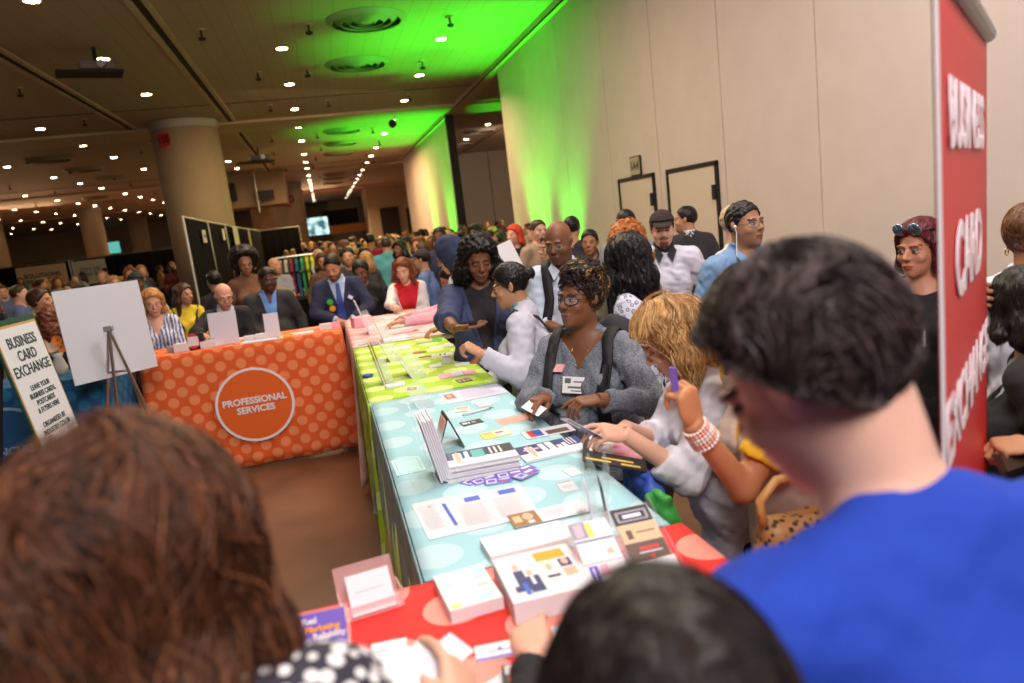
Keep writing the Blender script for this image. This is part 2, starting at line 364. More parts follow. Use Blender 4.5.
# hanging bulkhead with speakers by the far column
t = thing('hanging_bulkhead', 'dark boxed recess under the ceiling right of the thick column', 'bulkhead', (-3.0, 36.5, 3.4))
mb = MB(); mb.box((-3.0, 38, 4.5), (3.4, 3, 1.55)); mb.build('box', mat('bulkhead_paint', (.30, .21, .15), .8), t)
t = thing('loudspeaker', 'black loudspeaker hanging at the left of the boxed recess', 'speaker', (-4.0, 36.2, 4))
mb = MB(); mb.box((-3.72, 36.2, 4.45), (.45, .4, .8)); mb.build('cabinet', M_BLACK, t, bevel=.02); mb = MB(); mb.tube([(-3.72, 36.2, 4.8), (-3.72, 36.2, CEIL)], .03); mb.build('hanger', M_STEEL, t)
t = thing('hanging_monitor', 'black monitor on a pole before the boxed recess', 'monitor', (-2.5, 36.1, 4))
mb = MB(); mb.box((-2.2, 36.1, 4.15), (.75, .1, .45)); mb.build('screen', M_BLACK, t, bevel=.01); mb = MB(); mb.tube([(-2.6, 36.1, 3.4), (-2.6, 36.1, CEIL)], .05); mb.build('pole', M_STEEL, t)

# big projected screen far down the aisle
t = thing('projection_screen', 'bright blue-white video screen hanging far down the aisle', 'screen', (-.7, 70, 2))
mb = MB(); mb.box((-.7, 70, 3.0), (3.1, .12, 1.75)); mb.build('screen_frame', M_BLACK, t)
ms = mat('video_picture', (.5, .8, .85), emit=1); nt = ms.node_tree
tc = nt.nodes.new('ShaderNodeTexCoord'); nz = nt.nodes.new('ShaderNodeTexNoise'); nz.inputs['Scale'].default_value = 1.1; nt.links.new(tc.outputs['Object'], nz.inputs['Vector'])
cr = nt.nodes.new('ShaderNodeValToRGB'); cr.color_ramp.elements[0].position = .40; cr.color_ramp.elements[0].color = (.02, .10, .12, 1); cr.color_ramp.elements[1].position = .56; cr.color_ramp.elements[1].color = (.62, .9, .92, 1)
nt.links.new(nz.outputs['Fac'], cr.inputs[0]); nt.links.new(cr.outputs[0], nt.nodes['Principled BSDF'].inputs['Emission Color']); nt.nodes['Principled BSDF'].inputs['Emission Strength'].default_value = 1.1
mb = MB(); mb.box((-.7, 69.92, 3.0), (2.95, .04, 1.6)); mb.build('picture', ms, t)
t = thing('wall_monitor', 'small green-lit monitor high on the far left wall', 'monitor', (-21, 70, 2.5))
mb = MB(); mb.box((-19.2, 76, 3.3), (1.6, .2, 1.2)); mb.build('screen_frame', M_BLACK, t); mb = MB(); mb.box((-19.2, 75.87, 3.3), (1.45, .05, 1.05)); mb.build('picture', mat('monitor_glow', (.10, .42, .36), emit=.9), t)
# dark doorways and lit panels on the far walls
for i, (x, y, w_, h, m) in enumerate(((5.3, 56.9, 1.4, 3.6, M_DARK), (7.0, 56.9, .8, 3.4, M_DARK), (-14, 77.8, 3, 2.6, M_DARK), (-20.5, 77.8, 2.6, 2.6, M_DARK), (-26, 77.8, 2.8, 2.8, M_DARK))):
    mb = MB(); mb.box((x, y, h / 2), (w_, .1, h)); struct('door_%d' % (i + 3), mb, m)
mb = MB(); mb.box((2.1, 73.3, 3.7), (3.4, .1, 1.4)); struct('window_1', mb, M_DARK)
mb = MB(); mb.box((3.6, 66, 2.45), (5.6, .3, .7)); tag(mb.build('booth_fascia', mat('orange_fascia', (.75, .35, .08), .7)), 'orange and cream fascia band of a far booth below the screen', 'booth')

# pipe and drape row
M_DRAPE = mat('black_drape', (.006, .0055, .006), 1.0, bump=.3, bscale=20, spec=.1)
def drape(x0, y0, x1, y1, z, label, group=None):
    L = math.hypot(x1 - x0, y1 - y0); t = thing('pipe_and_drape', label, 'drape', ((x0 + x1) / 2, (y0 + y1) / 2, 0))
    if group: t['group'] = group
    d = Vector((x1 - x0, y1 - y0, 0)).normalized(); n = Vector((-d.y, d.x, 0)); k = int(L / .06); mb = MB(); vs = []
    for i in range(k + 1):
        p = Vector((x0, y0, 0)) + d * (L * i / k)
        for zz, a in ((.02, .035), (z * .5, .03), (z - .02, .012)):
            q = p + n * (a * math.sin(i * 1.3) + .2 * a * math.sin(i * .37)); vs.append((q.x, q.y, zz))
    fs = [(i * 3 + j, (i + 1) * 3 + j, (i + 1) * 3 + j + 1, i * 3 + j + 1) for i in range(k) for j in range(2)]
    mb.add(vs, fs); o = mb.build('curtain', M_DRAPE, t, smooth=True)
    s = o.modifiers.new('thick', 'SOLIDIFY'); s.thickness = .004
    for (x, y) in ((x0, y0), (x1, y1)):
        mb = MB(); mb.tube([(x, y, .02), (x, y, z + .02)], .019); mb.lathe([(.12, 0), (.12, .015)], (x, y, 0), 16); mb.build('upright', mat('drape_pole', (.75, .72, .68), .35, metal=.6), t)
    mb = MB(); mb.tube([(x0, y0, z), (x1, y1, z)], .019); mb.build('crossbar', M_STEEL, t)
    return t
drape(-1.98, 12.0, -2.06, 14.9, 2.44, 'black drape panel nearest the bald seated man, white upright at its left')
drape(-2.06, 15.0, -2.12, 18.0, 2.44, 'second black drape panel of the row down the aisle')
drape(-2.12, 18.05, -2.2, 21.0, 2.44, 'third black drape panel of the row, behind the shirt rail')
drape(-2.2, 21.05, -2.3, 30.0, 2.44, 'long far black drape run ending near the video screen')
drape(-2.3, 30.05, -.8, 30.1, 2.44, 'black drape turned across the end of the row beside the screen')
# far left booth backs
drape(-14.5, 32.4, -9.9, 32.6, 2.2, 'black booth drape behind the left cream banner')
drape(-9.8, 32.65, -5.2, 32.8, 2.2, 'black booth drape behind the second pale banner')
def hung_sign(name, label, c, w_, h, ang, m, lines=None, lm=None, size=.2, cat='sign'):
    t = thing(name, label, cat, (c[0], c[1], c[2] - h / 2), 0)
    d = Vector((math.cos(ang), math.sin(ang), 0)); n = Vector((d.y, -d.x, 0))
    mb = MB(); mb.box(c, (w_, .012, h), ang); mb.build('sheet', m, t)
    if lines: lettering('printing', lines, size, frame(Vector(c) + n * .012, d, (0, 0, 1)), lm or M_BLACK, t, bold=size * .02)
    return t
CREAM = mat('cream_banner', (.62, .46, .30), .7); PALE = mat('pale_banner', (.50, .50, .42), .7)
hung_sign('booth_banner', 'cream booth banner with two printed lines, far left of the hall', (-10.8, 32.2, 1.62), 1.75, 1.0, .03, CREAM, 'SOLUTIONS\nFINANCIAL', None, .24)
hung_sign('booth_banner', 'pale booth banner with a small black emblem, right of the cream one', (-9.1, 32.3, 1.64), 1.15, .95, .03, PALE, 'CITY OF\nNEW BIZ', mat('blue_print', (.04, .08, .2), .6), .2)
S_ = math.atan2(3, -.08) + PI
hung_sign('booth_card', 'small white name card pinned high on the first black drape', (-1.97, 13.7, 2.15), .34, .22, R(90), mat('card_cream', (.72, .66, .5), .7), 'SMALL', M_BLACK, .08)
hung_sign('booth_card', 'tiny white card pinned on the second black drape', (-2.0, 16.6, 2.2), .26, .24, R(90), mat('card_cream'), None)
hung_sign('tall_banner', 'tall pale green banner hanging on the third black drape', (-2.05, 19.4, 1.75), .95, 1.35, R(90), mat('pale_green_banner', (.55, .56, .36), .7), None)
hung_sign('tall_banner', 'narrow beige banner hanging on the far black drape', (-2.1, 23.4, 1.8), .5, 1.2, R(90), CREAM, None)

# rail of shirts
t = thing('clothes_rail', 'chrome clothes rail with shirts hung on it before the black drape', 'rail', (-.5, 13.6, 0))
rx0, rx1, ry_ = -.86, -.16, 13.6
mb = MB(); mb.tube([(rx0, ry_, 0), (rx0, ry_, 1.62)], .015); mb.tube([(rx1, ry_, 0), (rx1, ry_, 1.62)], .015); mb.tube([(rx0, ry_, 1.62), (rx1, ry_, 1.62)], .015); mb.build('rail', M_CHROME, t)
for i, (c, nm) in enumerate((((.25, .22, .2), 'charcoal'), ((.5, .48, .44), 'light grey'), ((.30, .02, .06), 'maroon'), ((.02, .12, .25), 'navy'), ((.02, .32, .12), 'green'), ((.45, .62, .03), 'lime'), ((.62, .75, .03), 'bright yellow-green'))):
    x = rx0 + .08 + i * .092; mb = MB(); vs = []; prof = [(.05, 0), (.22, -.07), (.3, -.22), (.22, -.26), (.20, -.72), (-.20, -.72), (-.22, -.26), (-.3, -.22), (-.22, -.07), (-.05, 0)]
    vs = [(x - .022, ry_ + u, 1.58 + v) for u, v in prof] + [(x + .022, ry_ + u, 1.58 + v) for u, v in prof]; n = len(prof)
    mb.add(vs, [tuple(range(n)), tuple(range(2 * n - 1, n - 1, -1))] + [(k, (k + 1) % n, n + (k + 1) % n, n + k) for k in range(n)])
    o = tag(mb.build('hanging_shirt', mat('shirt_%s' % nm, c, .8)), '%s t-shirt hanging on the chrome rail' % nm, 'shirt')
# black counters behind the orange table
t = thing('black_counter', 'black cloth-covered counter behind the orange table, under the shirts', 'table', (-.75, 11.6, 0))
mb = MB(); mb.box((-.75, 11.8, .5), (1.1, .7, 1.0)); mb.build('cloth', M_DRAPE, t, bevel=.02)

# green uplighters along the wall
M_PAR = mat('lamp_housing', (.02, .02, .02), .4)
for i, (x, y, p, tx) in enumerate(((4.15, 14.6, 1500, 3.6), (4.15, 12.6, 900, 3.4), (4.15, 25.0, 1800, 3.2), (4.15, 28.8, 1300, 3.4), (4.3, 16.4, 160, 4.2), (4.95, 22.6, 700, 5.6))):
    t = thing('uplighter', 'small black floor uplighter throwing green light up the right wall', 'lamp', (x, y, 0), 0, 'green uplighters along the right wall')
    mb = MB(); mb.lathe([(.10, .06), (.11, .12), (.11, .26), (.10, .27)], (x, y, 0), 18); mb.build('housing', M_PAR, t)
    mb = MB(); mb.lathe([(.001, .272), (.085, .272), (.085, .268)], (x, y, 0), 16); mb.build('lens', mat('green_lens', (.05, 1, .05), emit=6), t)
    mb = MB(); mb.box((x, y, .03), (.2, .14, .06)); mb.build('base', M_PAR, t)
    l = spot('green_beam', (x, y, .32), (tx, y, CEIL), p, GREEN, 74 if i < 4 else 30, .8, .08)
# ================================================================ TABLES
T = 1.07
M_TLEG = mat('table_leg_metal', (.12, .12, .13), .4, metal=.7); M_TTOP = mat('table_board', (.55, .5, .42), .6)
def table(x0, x1, y0, y1, label, group='draped counter-height tables'):
    t = thing('folding_table', label, 'table', ((x0 + x1) / 2, (y0 + y1) / 2, 0), 0, group)
    mb = MB(); mb.box(((x0 + x1) / 2, (y0 + y1) / 2, T - .024), (x1 - x0 - .012, y1 - y0 - .012, .03)); mb.build('table_top', M_TTOP, t)
    for x in (x0 + .08, x1 - .08):
        for y in (y0 + .08, y1 - .08):
            mb = MB(); mb.tube([(x, y, 0), (x, y, T - .04)], .014); mb.build('leg', M_TLEG, t)
def cloth(x0, x1, y0, y1, m, label, drop, sides='NSWE', seed=1, amp=.02):
    """cloth over a table: flat top, skirts hanging down to height drop on the given sides"""
    rnd = random.Random(seed); per = []; e = .03
    def edge(ax, ay, bx, by, side):
        L = math.hypot(bx - ax, by - ay); n = max(3, int(L / e)); return [(ax + (bx - ax) * i / n, ay + (by - ay) * i / n, side) for i in range(n)]
    P = edge(x0, y0, x1, y0, 'S') + edge(x1, y0, x1, y1, 'E') + edge(x1, y1, x0, y1, 'N') + edge(x0, y1, x0, y0, 'W')
    nrm = {'S': (0, -1), 'E': (1, 0), 'N': (0, 1), 'W': (-1, 0)}
    rows = 14; vs = []; uv = []; n = len(P); cum = 0; ph = [rnd.uniform(0, 6) for _ in range(4)]
    for j in range(rows + 1):
        f = j / rows; z = T + .001 - (T - drop) * f; cum = 0
        for i, (x, y, s) in enumerate(P):
            nx, ny = nrm[s]; prev = P[i - 1][2]
            if prev != s: a = nrm[prev]; nx += a[0]; ny += a[1]
            if s not in sides and prev not in sides: zz = T + .001 - .0005 * f; out = 0.0
            else:
                zz = z; out = .004 + f * .012
                out += amp * f * (math.sin(i * .9 + ph[0]) * .6 + math.sin(i * .37 + ph[1] + f) * .7 + math.sin(i * 2.1 + ph[2]) * .25)
                if prev != s: out += .05 * f
            vs.append((x + nx * out, y + ny * out, zz))
            if s in 'NS': uv.append((x, (y0 - (T - zz)) if s == 'S' else (y1 + (T - zz))))
            else: uv.append(((x1 + (T - zz)) if s == 'E' else (x0 - (T - zz)), y))
    fs = [(j * n + i, j * n + (i + 1) % n, (j + 1) * n + (i + 1) % n, (j + 1) * n + i) for j in range(rows) for i in range(n)]
    fs = [f for f in fs if P[f[0] % n][2] in sides]
    top = tuple(range(n)); o0 = len(vs)
    # top as a grid for a slight unevenness
    gx = max(2, int((x1 - x0) / .04)); gy = max(2, int((y1 - y0) / .04))
    for a in range(gx + 1):
        for b in range(gy + 1):
            x = x0 + (x1 - x0) * a / gx; y = y0 + (y1 - y0) * b / gy; edge_ = a in (0, gx) or b in (0, gy)
            vs.append((x, y, T + .001 + (0 if edge_ else .0012 * (math.sin(x * 17 + y * 5) * math.sin(y * 11))))); uv.append((x, y))
    for a in range(gx):
        for b in range(gy): q = o0 + a * (gy + 1) + b; fs.append((q, q + gy + 1, q + gy + 2, q + 1))
    me = bpy.data.meshes.new('tablecloth'); me.from_pydata(vs, [], fs); me.update(); me.materials.append(m)
    ul = me.uv_layers.new(name='UVMap')
    for lp in me.loops: ul.data[lp.index].uv = uv[lp.vertex_index]
    me.polygons.foreach_set('use_smooth', [True] * len(me.polygons))
    o = bpy.data.objects.new('tablecloth', me); COL.objects.link(o)
    bm = bmesh.new(); bm.from_mesh(me); bmesh.ops.recalc_face_normals(bm, faces=bm.faces); bm.to_mesh(me); bm.free()
    s = o.modifiers.new('thick', 'SOLIDIFY'); s.thickness = .0015; s.offset = 1
    return tag(o, label, 'tablecloth', 'polka-dot tablecloths')
C_RED = dot_cloth('red_dot_cloth', (.72, .030, .022), (.88, .30, .23), .30, .26, .068)
C_TEAL = dot_cloth('aqua_dot_cloth', (.34, .60, .64), (.48, .69, .72), .30, .26, .068)
C_GREEN = dot_cloth('lime_dot_cloth', (.42, .66, .035), (.68, .84, .25), .30, .26, .068)
C_PINK = dot_cloth('pink_dot_cloth', (.80, .42, .42), (.88, .60, .58), .30, .26, .068)
C_ORANGE = dot_cloth('orange_dot_cloth', (.78, .115, .018), (.88, .27, .10), .165, .165, .043)
C_BLUE = dot_cloth('blue_dot_cloth', (.010, .085, .22), (.014, .16, .33), .165, .165, .043)
table(-1.07, .755, .95, 1.565, 'counter-height folding table under the red dotted cloth')
cloth(-1.07, .755, .95, 1.565, C_RED, 'red cloth with pink dots on the nearest table', .05, 'NSWE', 1)
table(.105, .725, 1.575, 3.45, 'counter-height folding table under the aqua dotted cloth')
cloth(.105, .725, 1.575, 3.45, C_TEAL, 'pale aqua dotted cloth on the table beyond the red one', .48, 'WEN', 2, .012)
table(.095, .735, 3.475, 5.26, 'counter-height folding table under the lime green cloth')
cloth(.095, .735, 3.475, 5.26, C_GREEN, 'lime green dotted cloth between the aqua and the pink cloths', .03, 'WENS', 3)
table(.09, .85, 5.29, 7.12, 'counter-height folding table under the pink cloth')
cloth(.09, .85, 5.29, 7.12, C_PINK, 'pink cloth on the far end of the long table row', .05, 'WEN', 4)
table(-1.52, .03, 6.42, 7.0, 'counter-height folding table under the orange dotted cloth')
oc = cloth(-1.60, .04, 6.42, 7.0, C_ORANGE, 'orange dotted cloth with a printed circle facing the camera', .02, 'SWE', 5, .012)
table(-3.6, -1.72, 5.9, 6.5, 'counter-height folding table under the blue dotted cloth')
bc = cloth(-3.6, -1.72, 5.9, 6.5, C_BLUE, 'dark blue dotted cloth behind the signs at left', .02, 'SWE', 6, .012)
# green underskirt hanging below the aqua cloth
mb = MB(); n = 70; vs = []
for i in range(n + 1):
    y = 1.75 + 1.7 * i / n
    for z, a in ((.80, .0), (.5, .012), (.24 + .05 * math.sin(i * .31) + .03 * math.sin(i * .83), .03)): vs.append((.098 - a * (1 + math.sin(i * .9) * .7), y, z))
mb.add(vs, [(i * 3 + j, (i + 1) * 3 + j, (i + 1) * 3 + j + 1, i * 3 + j + 1) for i in range(n) for j in range(2)])
gs = mb.build('table_skirt', C_GREEN, smooth=True); tag(gs, 'lime green skirt hanging below the left edge of the aqua cloth', 'table skirt'); s_ = gs.modifiers.new('thick', 'SOLIDIFY'); s_.thickness = .002
# printed rings
def ring(parent, c, r, fill, edge, lines, size, lm, wobble=0):
    mb = MB(); n = 64; vs = [c]
    for k in range(n): vs.append((c[0] + r * math.cos(2 * PI * k / n), c[1], c[2] + r * math.sin(2 * PI * k / n)))
    mb.add(vs, [(0, 1 + (k + 1) % n, 1 + k) for k in range(n)]); mb.build('printed_disc', fill, parent)
    mb = MB(); vs = []
    for k in range(n):
        for q in (r, r + .022): vs.append((c[0] + q * math.cos(2 * PI * k / n), c[1] - .001, c[2] + q * math.sin(2 * PI * k / n)))
    mb.add(vs, [(2 * k, 2 * ((k + 1) % n), 2 * ((k + 1) % n) + 1, 2 * k + 1) for k in range(n)]); mb.build('printed_ring', edge, parent)
    lettering('printed_lettering', lines, size, frame((c[0], c[1] - .004, c[2]), (1, 0, 0), (0, 0, 1)), lm, parent, bold=size * .035, sx=.98)
M_PRW = mat('print_white', (.86, .82, .80), .7)
M_PRO = mat('print_orange', (.80, .13, .015), .7)
ring(oc, (-.765, 6.372, .555), .30, M_PRO, M_PRW, 'PROFESSIONAL\nSERVICES', .078, M_PRW)
ring(bc, (-2.43, 5.845, .62), .31, mat('print_blue', (.012, .09, .24), .7), mat('print_pale_blue', (.25, .42, .60), .7), 'FRANCHISE', .082, mat('print_pale_blue'))

# ---------------------------------------------------------------- paper goods lying on the tables
PM = {'w': mat('paper_white', (.72, .72, .74), .6), 'c': mat('paper_cream', (.80, .72, .60), .6), 'k': mat('print_black', (.03, .028, .03), .5), 'o': mat('print_amber', (.85, .36, .02), .5),
      'b': mat('print_royal', (.05, .12, .55), .5), 'v': mat('print_violet', (.16, .10, .52), .5), 'n': mat('print_navy', (.03, .04, .15), .5), 'r': mat('print_redd', (.65, .05, .04), .5), 'p': mat('print_pink', (.85, .42, .52), .5),
      'y': mat('print_yellow', (.88, .68, .12), .5), 's': mat('print_salmon', (.90, .42, .28), .5), 'g': mat('print_grey', (.30, .30, .34), .5), 't': mat('print_tan', (.66, .46, .28), .5), 'B': mat('print_brown', (.30, .14, .05), .5),
      'e': mat('print_teal', (.10, .42, .42), .5), 'G': mat('print_green', (.06, .45, .08), .5), 'L': mat('print_light_grey', (.42, .42, .47), .5), 'l': mat('print_lilac', (.72, .70, .84), .5), 'f': mat('print_skin', (.72, .42, .30), .5), 'a': mat('print_aqua', (.45, .75, .78), .5), 'd': mat('print_darkbrown', (.13, .08, .06), .5)}
PK = list(PM)
def flat(name, label, cat, c, wd, ln, ang, th=.0012, z=None, base='w', decor=(), tilt=0, group=None, jag=0, seed=0, lines=0, tiltx=0):
    """paper, card or stack lying at c; decor = rectangles (u0,v0,u1,v1,ink) on its face; lines = rows of small print"""
    z = T + .0035 if z is None else z
    M = Matrix.Rotation(R(ang), 3, 'Z') @ Matrix.Rotation(R(tilt), 3, 'X') @ Matrix.Rotation(R(tiltx), 3, 'Y')
    mb = MB(); o = Vector((c[0], c[1], z)); rnd = random.Random(seed)
    n = max(1, int(th / .004)) if jag else 1
    for k in range(n):
        h = th / n; j = Vector(((rnd.random() - .5) * jag, (rnd.random() - .5) * jag, 0)) if k < n - 1 else Vector((0, 0, 0))
        mb.box(o + M @ (Vector((0, 0, h * (k + .5))) + j), (wd, ln, h * (1 if n == 1 else .93)), M=M)
    mb.cur = 0; used = [base]; deco = list(decor)
    if lines:
        u0, v0, u1, v1, k = lines
        for i in range(k):
            v = v1 - (v1 - v0) * (i + .5) / k; hh = (v1 - v0) / k * .13
            deco.append((u0, v - hh, u0 + (u1 - u0) * (.7 + .3 * rnd.random()), v + hh, 'L'))
    for q, (u0, v0, u1, v1, ink) in enumerate(deco):
        if ink not in used: used.append(ink)
        mb.cur = used.index(ink); zt = th + .0003 + q * .00004
        if ink in 'fF': mb.add([o + M @ Vector((((u0 + u1) / 2 + (u1 - u0) / 2 * math.cos(a) - .5) * wd, ((v0 + v1) / 2 + (v1 - v0) / 2 * math.sin(a) - .5) * ln, zt)) for a in [2 * PI * k / 12 for k in range(12)]], [tuple(range(12))])
        else: mb.add([o + M @ Vector(((u - .5) * wd, (v - .5) * ln, zt)) for u, v in ((u0, v0), (u1, v0), (u1, v1), (u0, v1))], [(0, 1, 2, 3)])
    ob = mb.build(name, [PM[u] for u in used]); return tag(ob, label, cat, group)
M_ACR = mat('clear_acrylic', (.93, .96, .97), .06, alpha=.15, spec=.8)
M_ACRP = mat('pink_acrylic', (.95, .55, .56), .1, alpha=.30, spec=.8)
# aqua table
flat('brochure', 'long pale pink brochure at the far edge of the aqua cloth', 'brochure', (.575, 3.29), .29, .22, 3, base='c', decor=((.0, .0, 1, 1, 'l'), (.03, .3, .22, .9, 'p'), (.05, .4, .2, .8, 'B'), (.08, .5, .17, .75, 'f')), lines=(.3, .15, .95, .85, 8))
flat('name_tag', 'white loop tag near the pink brochure on the aqua cloth', 'tag', (.572, 3.066), .055, .095, 6, lines=(.2, .3, .8, .7, 3))
flat('card', 'small cream card left of the white loop tag', 'card', (.475, 3.04), .065, .08, -10, base='c', decor=((.1, .5, .9, .9, 's'),))
flat('card', 'black business card near the tent sign', 'card', (.469, 2.806), .088, .06, 5, base='k', decor=((.06, .3, .3, .7, 'w'), (.34, .3, .42, .7, 'w'), (.5, .3, .7, .7, 'g')))
flat('flyer', 'salmon orange flyer with fine print near the right edge of the aqua cloth', 'flyer', (.634, 2.737), .14, .09, 6, base='s', lines=(.1, .1, .9, .9, 5))
flat('flyer', 'yellow and white flyer between the black card and the skyline leaflets', 'flyer', (.52, 2.592), .11, .085, 5, base='y', decor=((.45, .1, .95, .9, 'w'), (.1, .55, .4, .85, 's'), (.5, .5, .8, .7, 'r')))
flat('flyer', 'white flyer with red and navy blocks behind the skyline leaflets', 'flyer', (.70, 2.50), .19, .10, -1, decor=((.1, .1, .22, .9, 'r'), (.22, .1, .38, .9, 'b'), (.45, .1, .9, .6, 'd')), lines=(.5, .62, .95, .95, 2))
SKY = ((0, .42, 1, 1, 'n'), (0, 0, 1, .42, 'w'), (.14, .08, .26, .86, 'w'), (.16, .1, .24, .95, 'f'), (.36, .3, .44, .93, 'w'), (.47, .3, .57, .95, 'w'), (.60, .3, .67, .62, 'w'), (.69, .25, .75, .7, 'w'), (.78, .5, .80, .95, 'w'), (.83, .5, .85, .95, 'w'), (.88, .5, .90, .95, 'w'), (.1, .62, .34, .72, 'p'))
flat('leaflet', 'large navy skyline leaflet lying flat right of the thick leaflet stack', 'leaflet', (.647, 2.288), .235, .155, 2, th=.008, decor=SKY)
flat('leaflet_stack', 'thick uneven stack of skyline leaflets before the tent sign', 'leaflets', (.385, 2.235), .235, .145, -3, th=.052, decor=SKY[:4] + ((.3, .3, .36, .9, 'w'), (.4, .35, .58, .9, 'e'), (.62, .4, .98, .96, 'k'), (.66, .45, .69, .9, 'w'), (.73, .45, .76, .9, 'w'), (.8, .45, .83, .9, 'w')), jag=.012, seed=4)
VC = ((0, 0, 1, 1, 'v'), (.08, .15, .45, .85, 'l'), (.14, .3, .4, .7, 'v'), (.55, .5, .92, .8, 'w'), (.6, .2, .75, .35, 'r'))
for i, (x, y, a, zz) in enumerate(((.345, 2.155, 35, 0), (.375, 2.135, 15, .0015), (.41, 2.10, -8, .003), (.455, 2.13, -2, .0045), (.50, 2.15, 18, .003), (.50, 2.10, 30, .0062))):
    flat('card', ('violet printed card at the left tip of the fanned cards', 'violet card second from the left of the fan before the leaflet stack', 'violet card lowest toward the camera in the fan of cards', 'violet card in the middle of the fan of cards', 'violet card upper right in the fan of cards', 'violet card at the right tip of the fanned cards')[i], 'card', (x, y), .088, .052, a, z=T + .0035 + zz, decor=VC, group='fanned violet cards')
flat('document', 'white form with a long blue bar, leftmost of three on the aqua cloth', 'document', (.205, 1.925), .13, .27, 3, decor=((.62, .18, .70, .82, 'b'), (.3, .8, .38, .84, 'g')), lines=(.08, .2, .5, .9, 14))
flat('document', 'white form with a blue square, middle of three on the aqua cloth', 'document', (.30, 1.918), .115, .265, 0, z=T + .0048, decor=((.35, .74, .75, .88, 'b'),), lines=(.1, .1, .9, .7, 16))
flat('document', 'white form with a blue square, rightmost of three on the aqua cloth', 'document', (.40, 1.91), .115, .25, -2, z=T + .006, decor=((.35, .78, .8, .93, 'b'),), lines=(.1, .1, .9, .72, 16))
flat('brochure', 'white brochure with a brown photo, before the three white forms', 'brochure', (.475, 1.778), .215, .085, 0, z=T + .0078, decor=((0, 0, .36, 1, 'B'), (.04, .3, .14, .8, 't'), (.16, .35, .30, .9, 'f'), (.2, .1, .28, .3, 'w'), (.8, .05, .95, .12, 'g')), lines=(.42, .3, .75, .8, 4))
flat('card', 'small white card beside the clear card holder', 'card', (.586, 1.95), .05, .085, -3, decor=((.05, .85, .95, .95, 'g'),), lines=(.2, .3, .8, .6, 3))
flat('card', 'tiny white card beyond the small white card by the holder', 'card', (.638, 2.051), .04, .07, 6)
flat('coaster', 'aqua square card under the striped brochure stack at the left edge', 'card', (.165, 2.42), .10, .17, 2, base='e', decor=((0, 0, 1, 1, 'a'), (.1, .1, .9, .9, 'e'), (.12, .12, .88, .88, 'a')))
pen = thing('pen', 'white pen lying by the white loop tag', 'pen', (.52, 2.95, T))
mb = MB(); mb.tube([(.456, 2.93, T + .008), (.578, 2.96, T + .008)], .005); mb.build('barrel', PM['w'], pen, smooth=True)
mb = MB(); mb.tube([(.578, 2.96, T + .008), (.60, 2.966, T + .008)], [.005, .0015]); mb.build('tip', PM['G'], pen, smooth=True)
# green table
flat('brochure', 'pink folded brochure lying on the lime cloth', 'brochure', (.59, 3.79), .20, .12, -3, base='p', decor=((0, 0, .35, 1, 'p'), (.36, .05, .66, .95, 'l'), (.68, .05, .97, .95, 'p'), (.66, 0, .675, 1, 'v')))
flat('card', 'dark brown card below the pink brochure on the lime cloth', 'card', (.592, 3.60), .075, .085, 6, base='d', decor=((.1, .3, .3, .8, 't'), (.4, .2, .6, .8, 't'), (.7, .3, .9, .8, 't')))
flat('card_box', 'small white and grey box of cards on the lime cloth', 'card box', (.60, 4.18), .062, .09, -10, th=.03, decor=((.1, .1, .9, .9, 'g'),))
flat('flyer', 'white flyer with black print at the right side of the lime cloth', 'flyer', (.609, 4.438), .14, .11, -6, decor=((.4, .3, .5, .8, 'k'), (.6, .3, .7, .8, 'k')), lines=(.1, .2, .35, .8, 3))
flat('card', 'white card left of the small card box', 'card', (.52, 4.12), .07, .09, -3)
flat('card', 'pale grey card at the right edge of the lime cloth', 'card', (.665, 4.034), .087, .085, -5, base='l')
flat('card', 'red and black card lying on the lime cloth', 'card', (.50, 4.66), .088, .075, -10, base='d', decor=((.05, .4, .95, .9, 'r'), (.3, .1, .4, .4, 'o')))
flat('card', 'dark olive card next to the red and black card', 'card', (.505, 4.44), .08, .09, -10, base='d', decor=((.05, .05, .95, .3, 'y'),))
flat('card', 'tiny brown card between the aqua and lime cloths', 'card', (.323, 3.62), .05, .06, -10, base='B', decor=((.3, .3, .7, .7, 't'),))
flat('flyer', 'white flyer near the far end of the lime cloth', 'flyer', (.66, 4.75), .16, .1, -8, decor=((.05, .1, .4, .9, 'c'),), lines=(.5, .2, .9, .8, 3))
flat('flyer', 'orange and green flyer at the far right corner of the lime cloth', 'flyer', (.62, 5.05), .18, .12, -12, base='G', decor=((0, .4, .6, 1, 's'),))
flat('flyer', 'white flyer at the far left end of the lime cloth', 'flyer', (.40, 4.95), .15, .12, 4, decor=((.1, .5, .9, .9, 'l'),))
# pink table
rnd = random.Random(5)
PNK = [('flyer', 'white flyer with violet print at the near left corner of the pink cloth', .20, 5.40, .16, .14, 'w', ((.05, .1, .9, .35, 'v'),)), ('flyer', 'pale flyer at the near middle of the pink cloth', .42, 5.45, .2, .14, 'l', ()), ('flyer', 'red-edged flyer on the pink cloth', .52, 5.70, .22, .12, 'p', ((0, 0, 1, .3, 'r'),)), ('document', 'white sheet near the right edge of the pink cloth', .70, 5.65, .2, .2, 'w', ()),
       ('document', 'white sheet in the middle of the pink cloth', .50, 6.0, .2, .25, 'w', ()), ('brochure', 'cream brochure beyond the middle sheet on the pink cloth', .68, 6.1, .12, .22, 'c', ()), ('document', 'white sheet at the far middle of the pink cloth', .38, 6.4, .2, .25, 'w', ()), ('brochure', 'pink brochure at the far right of the pink cloth', .66, 6.5, .15, .22, 'p', ()), ('card_box', 'low pink box by the suited man hands', .22, 6.45, .16, .12, 'p', ()), ('document', 'white sheet at the far end of the pink cloth', .55, 6.85, .22, .2, 'w', ())]
